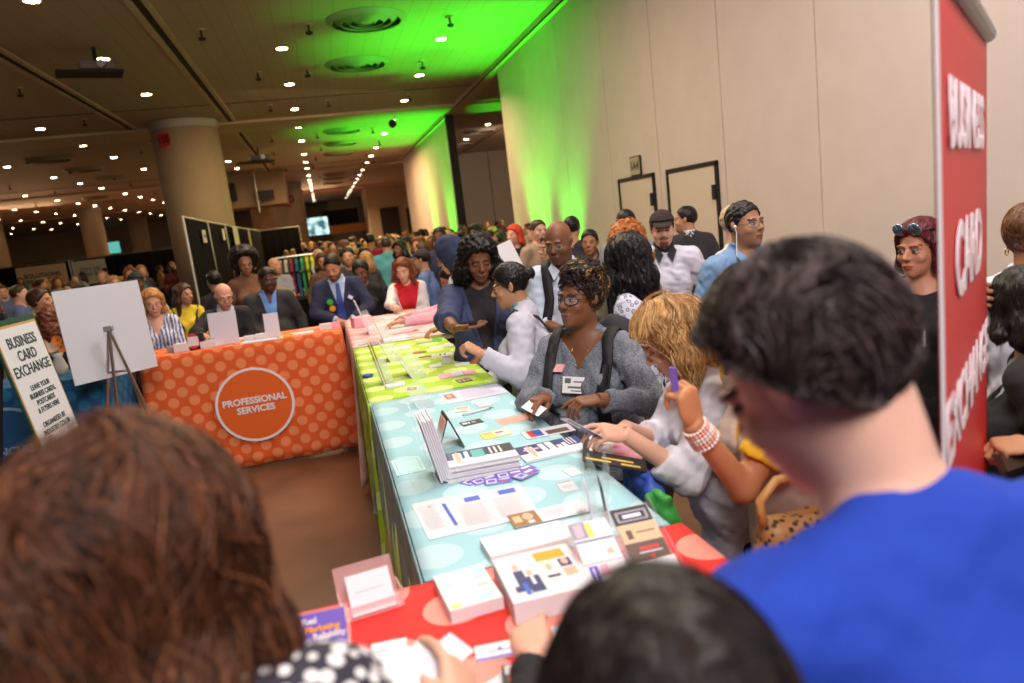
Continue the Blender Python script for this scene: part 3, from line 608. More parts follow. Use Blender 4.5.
for i, (nm, lb, x, y, a, b, base, dec) in enumerate(PNK): flat(nm, lb, nm.replace('_', ' '), (x, y), a, b, rnd.uniform(-15, 15), th=.09 if 'box' in nm else .002, base=base, decor=dec, lines=(.1, .4, .9, .9, 4) if base == 'w' else 0)
# red table
flat('card_stack', 'thin stack of white cards with aqua dots, left of the big photo stack', 'cards', (.185, 1.454), .115, .165, 4, th=.028, decor=((.1, .55, .28, .72, 'a'), (.72, .62, .98, .95, 'a'), (.6, .06, .9, .22, 'a'), (.05, .04, .25, .12, 'y'), (.7, .42, .9, .46, 's')))
o = flat('photo_leaflet_stack', 'big stack of white leaflets with a photo of a seated couple and an amber block', 'leaflets', (.345, 1.405), .178, .205, -1, th=.046, z=T + .004, decor=((.50, .72, .88, .93, 'o'), (.10, .18, .42, .30, 'n'), (.16, .30, .28, .62, 'n'), (.18, .62, .25, .78, 'f'), (.20, .10, .26, .34, 'b'), (.27, .12, .44, .46, 'n'), (.31, .46, .38, .60, 'f'), (.33, .28, .37, .46, 'w'),
      (.52, .36, .70, .68, 'c'), (.56, .38, .66, .5, 'l'), (.57, .48, .64, .64, 'f'), (.53, .33, .69, .38, 'k'), (.75, .50, .90, .68, 'n'), (.78, .54, .87, .68, 'f'), (.75, .30, .90, .46, 's')))
o2 = flat('document', 'blank white sheet behind the big photo leaflet stack', 'document', (.37, 1.635), .21, .11, 2, th=.02)
flat('business_card', 'white card with a violet lower edge on the red cloth', 'card', (.204, 1.235), .095, .05, -6, th=.003, decor=((0, 0, 1, .14, 'v'), (.25, .42, .75, .5, 'g'), (.46, .5, .54, .66, 'b')))
flat('business_card', 'small white card near the brown floor side hand', 'card', (.19, 1.14), .06, .05, 30)
flat('business_card', 'white card at the photo stack corner on the red cloth', 'card', (.335, 1.235), .05, .06, -10)
flat('business_card', 'white card with one grey line left of the hand with cards', 'card', (.0, 1.32), .07, .085, -5, lines=(.15, .5, .8, .75, 1))
flat('trinket_pouch', 'patterned black, white and blue pouch at the bottom edge of the photo', 'pouch', (.235, 1.13), .10, .06, -10, th=.015, base='k', decor=((.05, .5, .3, .95, 'w'), (.4, .4, .65, .95, 'w'), (.45, .1, .8, .5, 'b'), (.75, .55, .97, .95, 'w'), (.1, .1, .35, .4, 'r')))
def acrylic_box(name, label, c, wd, dp, h, ang, m, back=None, tilt=0, cat='card holder', th=.003):
    """open acrylic holder: back sheet, floor, low front lip and sides"""
    t = thing(name, label, cat, (c[0], c[1], T + .003)); Z = Matrix.Rotation(R(ang), 3, 'Z'); X = Z @ Matrix.Rotation(R(tilt), 3, 'X'); o = Vector((c[0], c[1], T + .0035))
    mb = MB(); mb.box(o + X @ Vector((0, dp / 2, h / 2)), (wd, th, h), M=X); mb.build('back_sheet', m, t)
    mb = MB(); mb.box(o + Z @ Vector((0, 0, th / 2)), (wd, dp, th), M=Z); mb.build('floor_sheet', m, t)
    mb = MB(); mb.box(o + Z @ Vector((0, -dp / 2, h * .15)), (wd, th, h * .3), M=Z); mb.build('front_lip', m, t)
    for s in (-1, 1):
        mb = MB(); mb.box(o + Z @ Vector((s * wd / 2, 0, h * .2)), (th, dp, h * .4), M=Z); mb.build('side_sheet', m, t)
    return t, o, Z, X
t, o, Z, X = acrylic_box('card_holder', 'pink-tinted clear card holder with a white card, on the red cloth', (-.02, 1.51), .13, .06, .10, 8, M_ACRP, tilt=-20)
flat('business_card', 'white card standing in the pink-tinted card holder', 'card', (-.018, 1.505), .095, .085, 8, z=T + .045, tilt=56, th=.006, lines=(.15, .5, .85, .6, 1))
t, o, Z, X = acrylic_box('card_holder', 'clear card holder with a violet card at the left end of the red cloth', (-.125, 1.42), .11, .05, .06, -3, M_ACR, tilt=-15)
vc = flat('business_card', 'violet and orange printed card standing in the left clear holder', 'card', (-.122, 1.41), .095, .065, -3, z=T + .038, tilt=60, th=.008, base='v')
Mv = Matrix.Translation((-.122, 1.41, T + .038)) @ (Matrix.Rotation(R(-3), 4, 'Z') @ Matrix.Rotation(R(60), 4, 'X'))
for tx, y, x, mm in (('Real', .018, -.022, PM['w']), ('Marketing', .002, .002, PM['o']), ('Reliability', -.013, .014, PM['w'])):
    lettering('card_lettering', tx, .0165, Mv @ Matrix.Translation((x, y, .0095)), mm, vc, bold=.0006, ext=.0002)
# rack of cards right of the photo stack
t = thing('card_rack', 'clear sloping rack of business cards beside the big photo stack', 'card rack', (.53, 1.40, T))
Zr = Matrix.Rotation(R(-2), 3, 'Z') @ Matrix.Rotation(R(28), 3, 'X'); o = Vector((.53, 1.33, T + .012))
mb = MB(); mb.box(o + Zr @ Vector((0, .09, 0)), (.21, .22, .004), M=Zr); mb.build('sloped_sheet', M_ACR, t)
mb = MB(); mb.box((.53, 1.345, T + .008), (.21, .25, .006), M=Matrix.Rotation(R(-2), 3, 'Z')); mb.build('base_sheet', M_ACR, t)
for x in (-.105, 0, .105):
    mb = MB(); mb.box(o + Zr @ Vector((x, .09, .012)), (.003, .22, .03), M=Zr); mb.build('divider', M_ACR, t)
RC = [((-.053, .15), .09, .05, 'business card with a lilac picture, top left of the card rack', 'l', ((.0, .1, .4, 1, 'g'), (.1, .2, .3, .9, 'p'), (.4, .1, .55, .9, 'y')), .006),
      ((-.053, .09), .09, .055, 'white business card with a small tan emblem in the card rack', 'w', ((.7, .3, .85, .55, 't'),), .008),
      ((-.053, .035), .09, .05, 'white business card with purple letter blocks in the card rack', 'w', ((.08, .1, .3, .9, 'v'), (.35, .3, .55, .9, 'p'), (.16, .2, .2, .8, 'w')), .010),
      ((-.05, -.01), .095, .05, 'grey business card with a round white emblem, lowest left in the rack', 'g', ((.14, .25, .32, .75, 'w'), (.4, .35, .6, .65, 'l')), .012),
      ((.053, .165), .09, .05, 'dark business card with scroll lettering at the top right of the rack', 'k', ((.08, .2, .92, .8, 'g'), (.15, .3, .85, .7, 'k'), (.25, .4, .75, .6, 'l')), .006),
      ((.053, .115), .09, .055, 'tan business card with an animal emblem in the rack', 't', ((.15, .25, .3, .7, 'd'), (.4, .5, .9, .56, 'd')), .008),
      ((.053, .065), .09, .05, 'dark brown business card with red print in the rack', 'd', ((.3, .55, .8, .72, 'r'), (.25, .4, .85, .46, 'w'), (.5, .1, .6, .28, 'r')), .010),
      ((.053, .005), .092, .06, 'stack of blank white cards lowest right in the rack', 'w', (), .014)]
for i, ((x, y), a, b, lb, base, dec, dz) in enumerate(RC):
    p = o + Zr @ Vector((x, y, .003 + dz * .6))
    flat('business_card', lb, 'card', (p.x, p.y), a, b, -2, z=p.z, tilt=28, th=.004 if i < 7 else .012, base=base, decor=dec, group='cards in the sloping rack')
# upright clear panels behind the rack
t = thing('card_holder', 'tall clear card holder standing behind the sloping rack', 'card holder', (.575, 1.69, T))
for x, y, a in ((.545, 1.68, 74), (.575, 1.70, 78), (.612, 1.69, 74)):
    Zc = Matrix.Rotation(R(a), 3, 'Z'); mb = MB(); mb.box((x, y, T + .082), (.13, .003, .16), M=Zc @ Matrix.Rotation(R(6), 3, 'X')); mb.build('panel', M_ACR, t)
mb = MB(); mb.box((.58, 1.69, T + .006), (.09, .13, .006), M=Matrix.Rotation(R(-10), 3, 'Z')); mb.build('floor_sheet', M_ACR, t)
flat('business_card', 'dark card standing on edge in the tall clear holder', 'card', (.60, 1.69), .085, .10, 76, z=T + .058, tilt=84, th=.003, base='k', decor=((.1, .1, .9, .9, 'g'), (.2, .2, .8, .6, 'e')))
flat('business_card', 'lilac card standing on edge at the left of the tall clear holder', 'card', (.556, 1.675), .05, .11, 76, z=T + .062, tilt=84, th=.003, base='l')
# leaning brochure pile in a clear stand
def leaning_stack(name, label, c, lean, L, wd, th, mats, cat='brochures', n=6, rot=0, group=None):
    """sheets set on end, seen from their edges, leaning toward -X by lean degrees"""
    Z = Matrix.Rotation(R(rot), 3, 'Z') @ Matrix.Rotation(R(-lean), 3, 'Y'); t = thing(name, label, cat, (c[0], c[1], T + .003), 0, group); o = Vector((c[0], c[1], T + .004 + th * .25))
    for k in range(n):
        mb = MB(); x = (k - (n - 1) / 2) * th / n; mb.box(o + Z @ Vector((x, 0, L / 2 + (k % 2) * .004)), (th / n * .72, wd, L), M=Z); mb.build('booklet', PM[mats[k % len(mats)]], t)
    return t, o, Z
t, o, Z = leaning_stack('brochure_pile', 'leaning pile of white and lilac brochures at the left of the aqua table', (.262, 2.24), 11, .205, .15, .042, 'wlwwlw')
t = thing('brochure_holder', 'clear stand holding the leaning white and lilac brochures', 'brochure holder', (.25, 2.25, T))
mb = MB(); mb.box(o + Z @ Vector((-.032, 0, .12)), (.003, .18, .25), M=Z); mb.build('back_sheet', M_ACR, t)
mb = MB(); mb.box(o + Z @ Vector((.032, 0, .06)), (.003, .18, .12), M=Z); mb.build('front_sheet', M_ACR, t)
mb = MB(); mb.box((.235, 2.25, T + .0055), (.16, .18, .004)); mb.build('foot', M_ACR, t)
# tent sign
t = thing('tent_sign', 'black-edged tent sign with an orange and grey panel on the aqua table', 'sign', (.335, 2.55, T)); ang = math.atan2(.045, .115)
for s, nm in ((-1, 'left_panel'), (1, 'right_panel')):
    Zt = Matrix.Rotation(-s * ang, 3, 'Y'); c = Vector((.334 + s * .024, 2.56, T + .065)); mb = MB(); mb.box(c, (.003, .13, .125), M=Zt); p = mb.build(nm, M_BLACK, t)
    mb = MB(); mb.box(c + Zt @ Vector((s * .0022, 0, -.002)), (.001, .115, .108), M=Zt); mb.build('print_face', PM['w'], p)
    mb = MB(); mb.box(c + Zt @ Vector((s * .003, 0, .03)), (.001, .10, .04), M=Zt); mb.build('print_block', PM['s'], p)
# clear curved holders
def clear_holder(label, c, lean, L=.17, wd=.12, dp=.07, group=None, papers=()):
    Z = Matrix.Rotation(R(-lean), 3, 'Y'); t = thing('literature_holder', label, 'brochure holder', (c[0], c[1], T), 0, group); o = Vector((c[0], c[1], T + .006))
    mb = MB(); mb.box(o + Z @ Vector((-dp / 2, 0, L / 2)), (.003, wd, L), M=Z); mb.build('back_sheet', M_ACR, t)
    mb = MB(); mb.box(o + Z @ Vector((dp / 2, 0, L * .3)), (.003, wd, L * .6), M=Z); mb.build('front_sheet', M_ACR, t)
    mb = MB(); mb.box(o + Vector((0, 0, 0)), (dp, wd, .003)); mb.build('floor_sheet', M_ACR, t)
    for s in (-1, 1):
        mb = MB(); mb.box(o + Z @ Vector((0, s * wd / 2, L * .3)), (dp, .003, L * .6), M=Z); mb.build('side_sheet', M_ACR, t)
    for k, ink in enumerate(papers):
        mb = MB(); mb.box(o + Z @ Vector((-dp / 2 + .006 + .007 * k, 0, L * .5)), (.004, wd * .85, L * .95), M=Z); tag(mb.build('brochure', PM[ink]), '%s brochure %s in the %s' % ({'w': 'white', 'k': 'black', 'y': 'olive-yellow', 'l': 'lilac', 'd': 'dark brown', 'p': 'pink', 'c': 'cream'}[ink], ('rearmost', 'second', 'third', 'fourth', 'foremost')[k], label), 'brochure')
clear_holder('clear holder at the seam of the aqua and lime cloths', (.34, 3.25), 24, .16, .16, .08)
clear_holder('clear holder of loose sheets on the lime cloth', (.40, 3.95), 26, .19, .2, .09, papers=('l',))
clear_holder('tall clear holder between lime and pink cloths', (.33, 4.55), 22, .22, .16, .08, papers=('w',))
clear_holder('narrow holder of black and olive brochures on the lime cloth', (.22, 3.86), 12, .24, .10, .06, papers=('k', 'y', 'k'))
clear_holder('tall magazine holder at the far left of the pink cloth', (.28, 5.95), 16, .30, .22, .07, papers=('w', 'c'))
clear_holder('wide clear holder in the middle of the pink cloth', (.36, 5.40), 18, .22, .2, .08, papers=('p',))
flat('note_block', 'white block at the foot of the narrow brochure holder', 'notepad', (.25, 3.74), .10, .07, 2, th=.012)
t = thing('bottle_cap_clip', 'small blue round clip beside the narrow brochure holder', 'clip', (.13, 4.1, T)); mb = MB(); mb.lathe([(.001, 0), (.03, .004), (.032, .012), (.001, .02)], (.13, 4.12, T + .004), 16); mb.build('cap', PM['b'], t, smooth=True)
# orange table
def stand_sign(label, c, wd, h, ang, lean=10, base=True):
    t = thing('blank_sign', label, 'sign', (c[0], c[1], T)); Z = Matrix.Rotation(R(ang), 3, 'Z') @ Matrix.Rotation(R(-lean), 3, 'X'); o = Vector((c[0], c[1], T + .004))
    mb = MB(); mb.box(o + Z @ Vector((0, 0, h / 2)), (wd, .004, h), M=Z); mb.build('panel', mat('sign_back', (.70, .66, .72), .5), t)
    mb = MB(); mb.box(o + Matrix.Rotation(R(ang), 3, 'Z') @ Vector((0, .03, .002)), (wd, .08, .003), M=Matrix.Rotation(R(ang), 3, 'Z')); mb.build('foot', M_ACR, t)
stand_sign('large blank white sign back standing on the orange cloth before the bald man', (-.945, 6.62), .235, .285, -3)
stand_sign('narrow blank white sign back standing on the orange cloth before the blue shirt', (-.545, 6.62), .125, .215, -3)
for i, (x, y, a, b, h, base, dec, lb) in enumerate((
    (-1.37, 6.66, .10, .07, .05, 'g', (), 'grey box of cards at the left end of the orange table'), (-1.29, 6.58, .12, .06, .07, 'w', ((0, 0, 1, 1, 'w'),), 'white card box left of the black oval holder'),
    (-1.02 - .06, 6.6, .12, .07, .06, 'w', ((0, .7, 1, 1, 'b'),), 'blue-topped stack of white cards on the orange table'), (-.74, 6.58, .085, .05, .05, 'w', (), 'left of two small white card boxes before the suited man'),
    (-.64, 6.58, .09, .05, .055, 'w', (), 'right of two small white card boxes before the suited man'), (-.09, 6.62, .10, .05, .055, 'w', (), 'white card box at the right end of the orange table'), (.0 - .0, 6.66, .07, .05, .05, 'p', (), 'pink card box at the right corner of the orange table'))):
    flat('card_box', lb, 'card box', (x, y), a, b, -4, th=h, base=base, decor=dec)
for i, (x, y, a, b, base, lb) in enumerate(((-1.0, 6.8, .22, .12, 'c', 'cream leaflets behind the large blank sign'), (-.62, 6.48, .36, .10, 'w', 'white leaflets overhanging the front edge of the orange table'), (-.44, 6.52, .12, .14, 'o', 'amber and white leaflet right of the narrow blank sign'), (-.30, 6.58, .2, .14, 'w', 'white leaflets in the right middle of the orange table'), (-.2, 6.8, .25, .1, 's', 'salmon leaflets at the rear right of the orange table'), (-.78, 6.85, .2, .1, 'w', 'white leaflets at the rear of the orange table'))):
    flat('leaflet_stack', lb, 'leaflets', (x, y), a, b, -6 + i * 2, th=.01, base=base, decor=((.1, .1, .4, .5, 'y'),) if i in (2, 3) else ())
t = thing('card_dispenser', 'black holder with an oval orange and white card face, on the orange table', 'card holder', (-1.19, 6.56, T))
mb = MB(); mb.box((-1.165, 6.60, T + .074), (.12, .06, .14)); mb.build('holder', M_BLACK, t, bevel=.012)
n = 28; mb = MB(); vs = [(-1.19 + .05 * math.cos(a), 6.563, T + .078 + .066 * math.sin(a)) for a in [2 * PI * k / n for k in range(n)]]; mb.add(vs, [tuple(range(n))]); mb.build('oval_face', PM['r'], t)
mb = MB(); mb.box((-1.19, 6.560, T + .078), (.085, .004, .08)); mb.build('label_face', PM['w'], t)

# ---------------------------------------------------------------- easel signs
def tripod(label, apex, feet, m, bar=None):
    t = thing('display_easel', label, 'easel', (apex[0], apex[1], 0))
    for f in feet:
        mb = MB(); mb.tube([apex, f], .011); mb.build('leg', m, t)
    if bar:
        mb = MB(); mb.tube(bar, .009); mb.build('crossbar', m, t)
    mb = MB(); mb.box(apex, (.06, .05, .04)); mb.build('head', m, t, bevel=.006)
    return t
BL = Vector((-1.728, 4.537, .87)); BR = Vector((-1.689, 5.077, .87)); TR_ = Vector((-1.808, 5.091, 1.633)); TL_ = TR_ + BL - BR
t = thing('easel_sign', 'framed white BUSINESS CARD EXCHANGE sign on the black easel', 'sign', tuple((BL + BR) / 2))
mb = MB(); mb.quadslab([BL, BR, TR_, TL_], .012); mb.build('backing', mat('sign_green_frame', (.01, .06, .045), .5), t)
nrm_ = (BR - BL).cross(TL_ - BL).normalized(); ux = (BR - BL).normalized(); uy = (TL_ - BL).normalized(); W_ = (BR - BL).length; H_ = (TL_ - BL).length
def sub(a, b, c, d, off): return [BL + ux * a * W_ + uy * b * H_ + nrm_ * off, BL + ux * c * W_ + uy * b * H_ + nrm_ * off, BL + ux * c * W_ + uy * d * H_ + nrm_ * off, BL + ux * a * W_ + uy * d * H_ + nrm_ * off]
mb = MB(); mb.quadslab(sub(.025, .0, .975, .985 - .03, .002), .001); mb.build('gold_border', mat('sign_gold', (.55, .33, .10), .5), t)
mb = MB(); mb.quadslab(sub(.045, .018, .955, .935, .004), .001); mb.build('white_face', mat('sign_face', (.70, .74, .80), .5), t)
M_SIGNT = mat('sign_dark_green', (.012, .05, .045), .6)
for tx, v, sz in (('BUSINESS', .815, .088), ('CARD', .705, .088), ('EXCHANGE', .595, .088), ('LEAVE YOUR', .455, .044), ('BUSINESS CARDS,', .395, .044), ('POSTCARDS', .335, .044), ('& FLYERS HERE', .275, .044), ('ORGANIZED BY', .165, .044), ('INDUSTRY COLOR', .105, .044)):
    c = BL + ux * W_ * .5 + uy * H_ * v + nrm_ * .006
    lettering('sign_lettering', tx, sz, frame(c, ux, uy), M_SIGNT, t, bold=sz * .012, sx=.95)
mb_ = (BL + BR) / 2
tripod('black easel holding the lettered sign', mb_ + uy * .80 - nrm_ * .05, [BL + Vector((-.02, .05, -.87)), BR + Vector((.0, -.05, -.87)), mb_ + Vector((-.55, .1, -.87))], M_BLACK, [BL + Vector((.04, .02, -.02)), BR + Vector((.04, -.02, -.02))])
BL2 = Vector((-1.82, 5.55, 1.07)); BR2 = Vector((-1.36, 5.93, 1.07)); TR2 = Vector((-1.385, 5.955, 1.735)); TL2 = TR2 + BL2 - BR2
t = thing('display_board', 'blank white board leaning on the chrome easel, seen from behind', 'board', tuple((BL2 + BR2) / 2))
mb = MB(); mb.quadslab([BL2, BR2, TR2, TL2], -.012); mb.build('board', mat('foam_board', (.66, .68, .74), .6), t)
f2 = Vector((1, -1, 0)).normalized(); a2 = (BL2 + BR2) / 2 + Vector((0, 0, .33)) + f2 * .06
a2 = Vector((-1.545, 5.60, 1.43))
tripod('chrome display easel seen from behind before the blank board', a2, [(-1.96, 6.02, 0), (-1.68, 5.62, 0), (-1.30, 5.84, 0)], M_CHROME, [a2 + Vector((-.095, .095, -.32)), a2 + Vector((.055, .053, -.32))])

# ---------------------------------------------------------------- red roll-up banner at right
A = Vector((.885, .895, 0)); Bn = Vector((1.615, 1.475, 0)); bd = (Bn - A).normalized(); bn = Vector((bd.y, -bd.x, 0)); L = (Bn - A).length; ZT = 2.17
t = thing('rollup_banner', 'tall red roll-up banner with white lettering at the right, seen edge-on', 'banner', tuple((A + Bn) / 2))
n = 24; mb = MB(); vs = []; m_ = 30
for j in range(m_ + 1):
    z = .10 + (ZT - .10) * j / m_
    for i in range(n + 1):
        f = i / n; p = A + bd * L * f + bn * (.0025 * math.sin(f * 3.0 + z * 1.5)); vs.append((p.x, p.y, z))
mb.add(vs, [(j * (n + 1) + i, j * (n + 1) + i + 1, (j + 1) * (n + 1) + i + 1, (j + 1) * (n + 1) + i) for j in range(m_) for i in range(n)])
o = mb.build('banner_sheet', mat('banner_red', (.62, .018, .02), .45), t, smooth=True); s_ = o.modifiers.new('thick', 'SOLIDIFY'); s_.thickness = .002; s_.offset = 0
mb = MB(); vs = []
for j in range(m_ + 1):
    z = .10 + (ZT - .10) * j / m_
    for i in range(2):
        f = -.012 + i * .03; p = A + bd * L * f + bn * (.0025 * math.sin(max(f, 0) * 3.0 + z * 1.5) + .003); vs.append((p.x, p.y, z))
mb.add(vs, [(2 * j, 2 * j + 1, 2 * j + 3, 2 * j + 2) for j in range(m_)]); o = mb.build('white_edge', mat('banner_edge', (.82, .78, .82), .4), t); s_ = o.modifiers.new('thick', 'SOLIDIFY'); s_.thickness = .003
mb = MB(); pts = [(0.55, .10), (.62, .42), (.74, .78), (.90, .98), (1.0, 1.05), (1.0, .10)]; mb.add([tuple(A + bd * L * u + bn * (.0025 * math.sin(u * 3 + v * 1.5) + .004) + Vector((0, 0, v))) for u, v in pts], [tuple(range(6))]); mb.build('white_swoosh', mat('banner_white', (.80, .78, .80), .5), t)
mid = (A + Bn) / 2
mb = MB(); mb.box((mid.x, mid.y, .05), (L + .04, .12, .09), math.atan2(bd.y, bd.x)); mb.build('base_cassette', M_STEEL, t, bevel=.02)
mb = MB(); mb.tube([A + Vector((0, 0, ZT + .005)) - bd * .01, Bn + Vector((0, 0, ZT + .005)) + bd * .02], .02, 12); mb.build('top_rail', M_STEEL, t)
mb = MB(); mb.tube([mid - bn * .03 + Vector((0, 0, .09)), mid - bn * .03 + Vector((0, 0, ZT))], .009); mb.build('support_pole', M_STEEL, t)
for tx, z, sz in (('BUSINESS', 1.955, .155), ('CARD', 1.70, .185), ('EXCHANGE', 1.43, .155)):
    c = mid + Vector((0, 0, z)) + bn * .0046; lettering('banner_lettering', tx, sz, frame(c, bd, (0, 0, 1)), mat('banner_letter', (.90, .78, .84), .5), t, bold=sz * .03)
# dark crate under the table and other things in the gap
t = thing('crate', 'dark grey storage crate on the floor between the orange and green tables', 'crate', (.12, 7.3, 0))
mb = MB(); mb.box((.35, 6.0, .2), (.34, .5, .38)); mb.build('box', mat('crate_grey', (.06, .06, .075), .6), t, bevel=.015); mb = MB(); mb.box((.35, 6.0, .405), (.36, .52, .03)); mb.build('lid', mat('crate_lid', (.04, .04, .05), .5), t, bevel=.008)
# ================================================================ FIGURES: one continuous surface grown from a distance field
f32 = np.float32
def V3(*a): return np.array(a, dtype=np.float64)
def rotz(a): c, s = math.cos(a), math.sin(a); return np.array([[c, -s, 0], [s, c, 0], [0, 0, 1.]])
def rotx(a): c, s = math.cos(a), math.sin(a); return np.array([[1., 0, 0], [0, c, -s], [0, s, c]])
def roty(a): c, s = math.cos(a), math.sin(a); return np.array([[c, 0, s], [0, 1., 0], [-s, 0, c]])
def cone(a, b, ra, rb, k=.02, clips=(), op='+', flat=None): return dict(t='c', a=np.asarray(a, float), b=np.asarray(b, float), ra=ra, rb=rb, k=k, clips=clips, op=op)
def ell(c, r, M=None, k=.02, clips=(), op='+'): return dict(t='e', c=np.asarray(c, float), r=np.asarray(r, float), M=M, k=k, clips=clips, op=op)
def boxp(c, h, M=None, k=.01, op='-', rd=.005): return dict(t='b', c=np.asarray(c, float), r=np.asarray(h, float), M=M, k=k, clips=(), op=op, rd=rd)
def pdist(p, X, Y, Z):
    if p['t'] == 'c':
        a, b = p['a'], p['b']; ab = b - a; L = max(ab.dot(ab), 1e-9)
        x, y, z = X - a[0], Y - a[1], Z - a[2]
        t = np.clip((x * ab[0] + y * ab[1] + z * ab[2]) / L, 0, 1)
        d = np.sqrt((x - t * ab[0]) ** 2 + (y - t * ab[1]) ** 2 + (z - t * ab[2]) ** 2) - (p['ra'] + (p['rb'] - p['ra']) * t)
    elif p['t'] == 'v':
        M, c = p['M'], p['c']; x, y, z = X - c[0], Y - c[1], Z - c[2]
        x, y, z = (M[0, 0] * x + M[1, 0] * y + M[2, 0] * z, M[0, 1] * x + M[1, 1] * y + M[2, 1] * z, M[0, 2] * x + M[1, 2] * y + M[2, 2] * z)
        vb, w0, sl, ox, lo = p['v']; zz = z - vb
        d = np.maximum(np.maximum(np.abs(x - ox) - (w0 + sl * np.maximum(zz, 0)), lo - z), -y)
    else:
        c = p['c']; x, y, z = X - c[0], Y - c[1], Z - c[2]
        if p['M'] is not None: M = p['M']; x, y, z = (M[0, 0] * x + M[1, 0] * y + M[2, 0] * z, M[0, 1] * x + M[1, 1] * y + M[2, 1] * z, M[0, 2] * x + M[1, 2] * y + M[2, 2] * z)
        r = p['r']
        if p['t'] == 'e':
            k0 = np.sqrt((x / r[0]) ** 2 + (y / r[1]) ** 2 + (z / r[2]) ** 2); k1 = np.sqrt((x / r[0] ** 2) ** 2 + (y / r[1] ** 2) ** 2 + (z / r[2] ** 2) ** 2)
            d = k0 * (k0 - 1) / np.maximum(k1, 1e-6)
        else:
            rd = p['rd']; qx, qy, qz = np.abs(x) - r[0] + rd, np.abs(y) - r[1] + rd, np.abs(z) - r[2] + rd
            d = np.sqrt(np.maximum(qx, 0) ** 2 + np.maximum(qy, 0) ** 2 + np.maximum(qz, 0) ** 2) + np.minimum(np.maximum(qx, np.maximum(qy, qz)), 0) - rd
    for (c, n) in p['clips']:
        d = np.maximum(d, (X - c[0]) * n[0] + (Y - c[1]) * n[1] + (Z - c[2]) * n[2])
    return d
def vee(c, M, vb, w0, sl, ox=0, lo=None, op='-'):
    return dict(t='v', c=np.asarray(c, float), M=M, v=(vb, w0, sl, ox, vb if lo is None else lo), k=.003, clips=(), op=op)
def bbox(p):
    if p['t'] == 'v': return np.array([-9., -9, -9]), np.array([9., 9, 9])
    if p['t'] == 'c':
        r = max(p['ra'], p['rb']); return np.minimum(p['a'], p['b']) - r, np.maximum(p['a'], p['b']) + r
    r = p['r'] if p['M'] is None else np.sqrt((p['M'] ** 2) @ (p['r'] ** 2)) if p['t'] == 'e' else np.abs(p['M']) @ p['r']
    return p['c'] - r, p['c'] + r
def combine(F, d, p):
    k = p['k']
    if p['op'] == '&': return np.maximum(F, d)
    if p['op'] == '-':
        d = -d; h = np.clip(.5 + .5 * (d - F) / k, 0, 1); return F + (d - F) * h + k * h * (1 - h)
    h = np.clip(.5 + .5 * (F - d) / k, 0, 1); return F + (d - F) * h - k * h * (1 - h)
def axis(lo, hi, coarse, fine):
    pts = [lo]; x = lo
    while x < hi:
        s = coarse
        for (a, b, v) in fine:
            if a - coarse < x < b: s = min(s, v)
        x += s; pts.append(x)
    return np.array(pts)
def wob(X, Y, Z, amp, wl, seed):
    rr = np.random.RandomState(seed); o = 0
    for i in range(4):
        d = rr.normal(size=3); d /= np.linalg.norm(d); w_ = 2 * PI / (wl * (.7 + .8 * rr.rand()))
        o = o + np.sin((X * d[0] + Y * d[1] + Z * d[2]) * w_ + rr.rand() * 6 + 1.3 * np.sin((X * d[1] - Y * d[2] + Z * d[0]) * w_ * .6))
    return o * amp / 2.2
def field_mesh(prims, vox, fine=(), noise=None):
    lo = np.min([bbox(p)[0] for p in prims if p['op'] == '+'], 0) - vox * 2 - .012; hi = np.max([bbox(p)[1] for p in prims if p['op'] == '+'], 0) + vox * 2 + .012
    ax = [axis(lo[i], hi[i], vox, [(f[0][i], f[1][i], f[2]) for f in fine]) for i in range(3)]
    F = np.full([len(a) for a in ax], .2, dtype=f32)
    for p in prims:
        a, b = bbox(p); mg = p['k'] + vox * 2 + (.012 if p['op'] == '+' else .02)
        s = [slice(max(0, int(np.searchsorted(ax[i], a[i] - mg)) - 1), int(np.searchsorted(ax[i], b[i] + mg)) + 1) for i in range(3)]
        X, Y, Z = ax[0][s[0]][:, None, None].astype(f32), ax[1][s[1]][None, :, None].astype(f32), ax[2][s[2]][None, None, :].astype(f32)
        sub = F[s[0], s[1], s[2]]
        if sub.size == 0: continue
        F[s[0], s[1], s[2]] = combine(sub, pdist(p, X, Y, Z).astype(f32), p)
    if noise:
        X, Y, Z = ax[0][:, None, None].astype(f32), ax[1][None, :, None].astype(f32), ax[2][None, None, :].astype(f32)
        for (amp, wl, seed) in noise: F = F + wob(X, Y, Z, amp, wl, seed).astype(f32)
    F[0], F[-1], F[:, 0], F[:, -1], F[:, :, 0], F[:, :, -1] = [.2] * 6
    return surface_nets(F, ax)
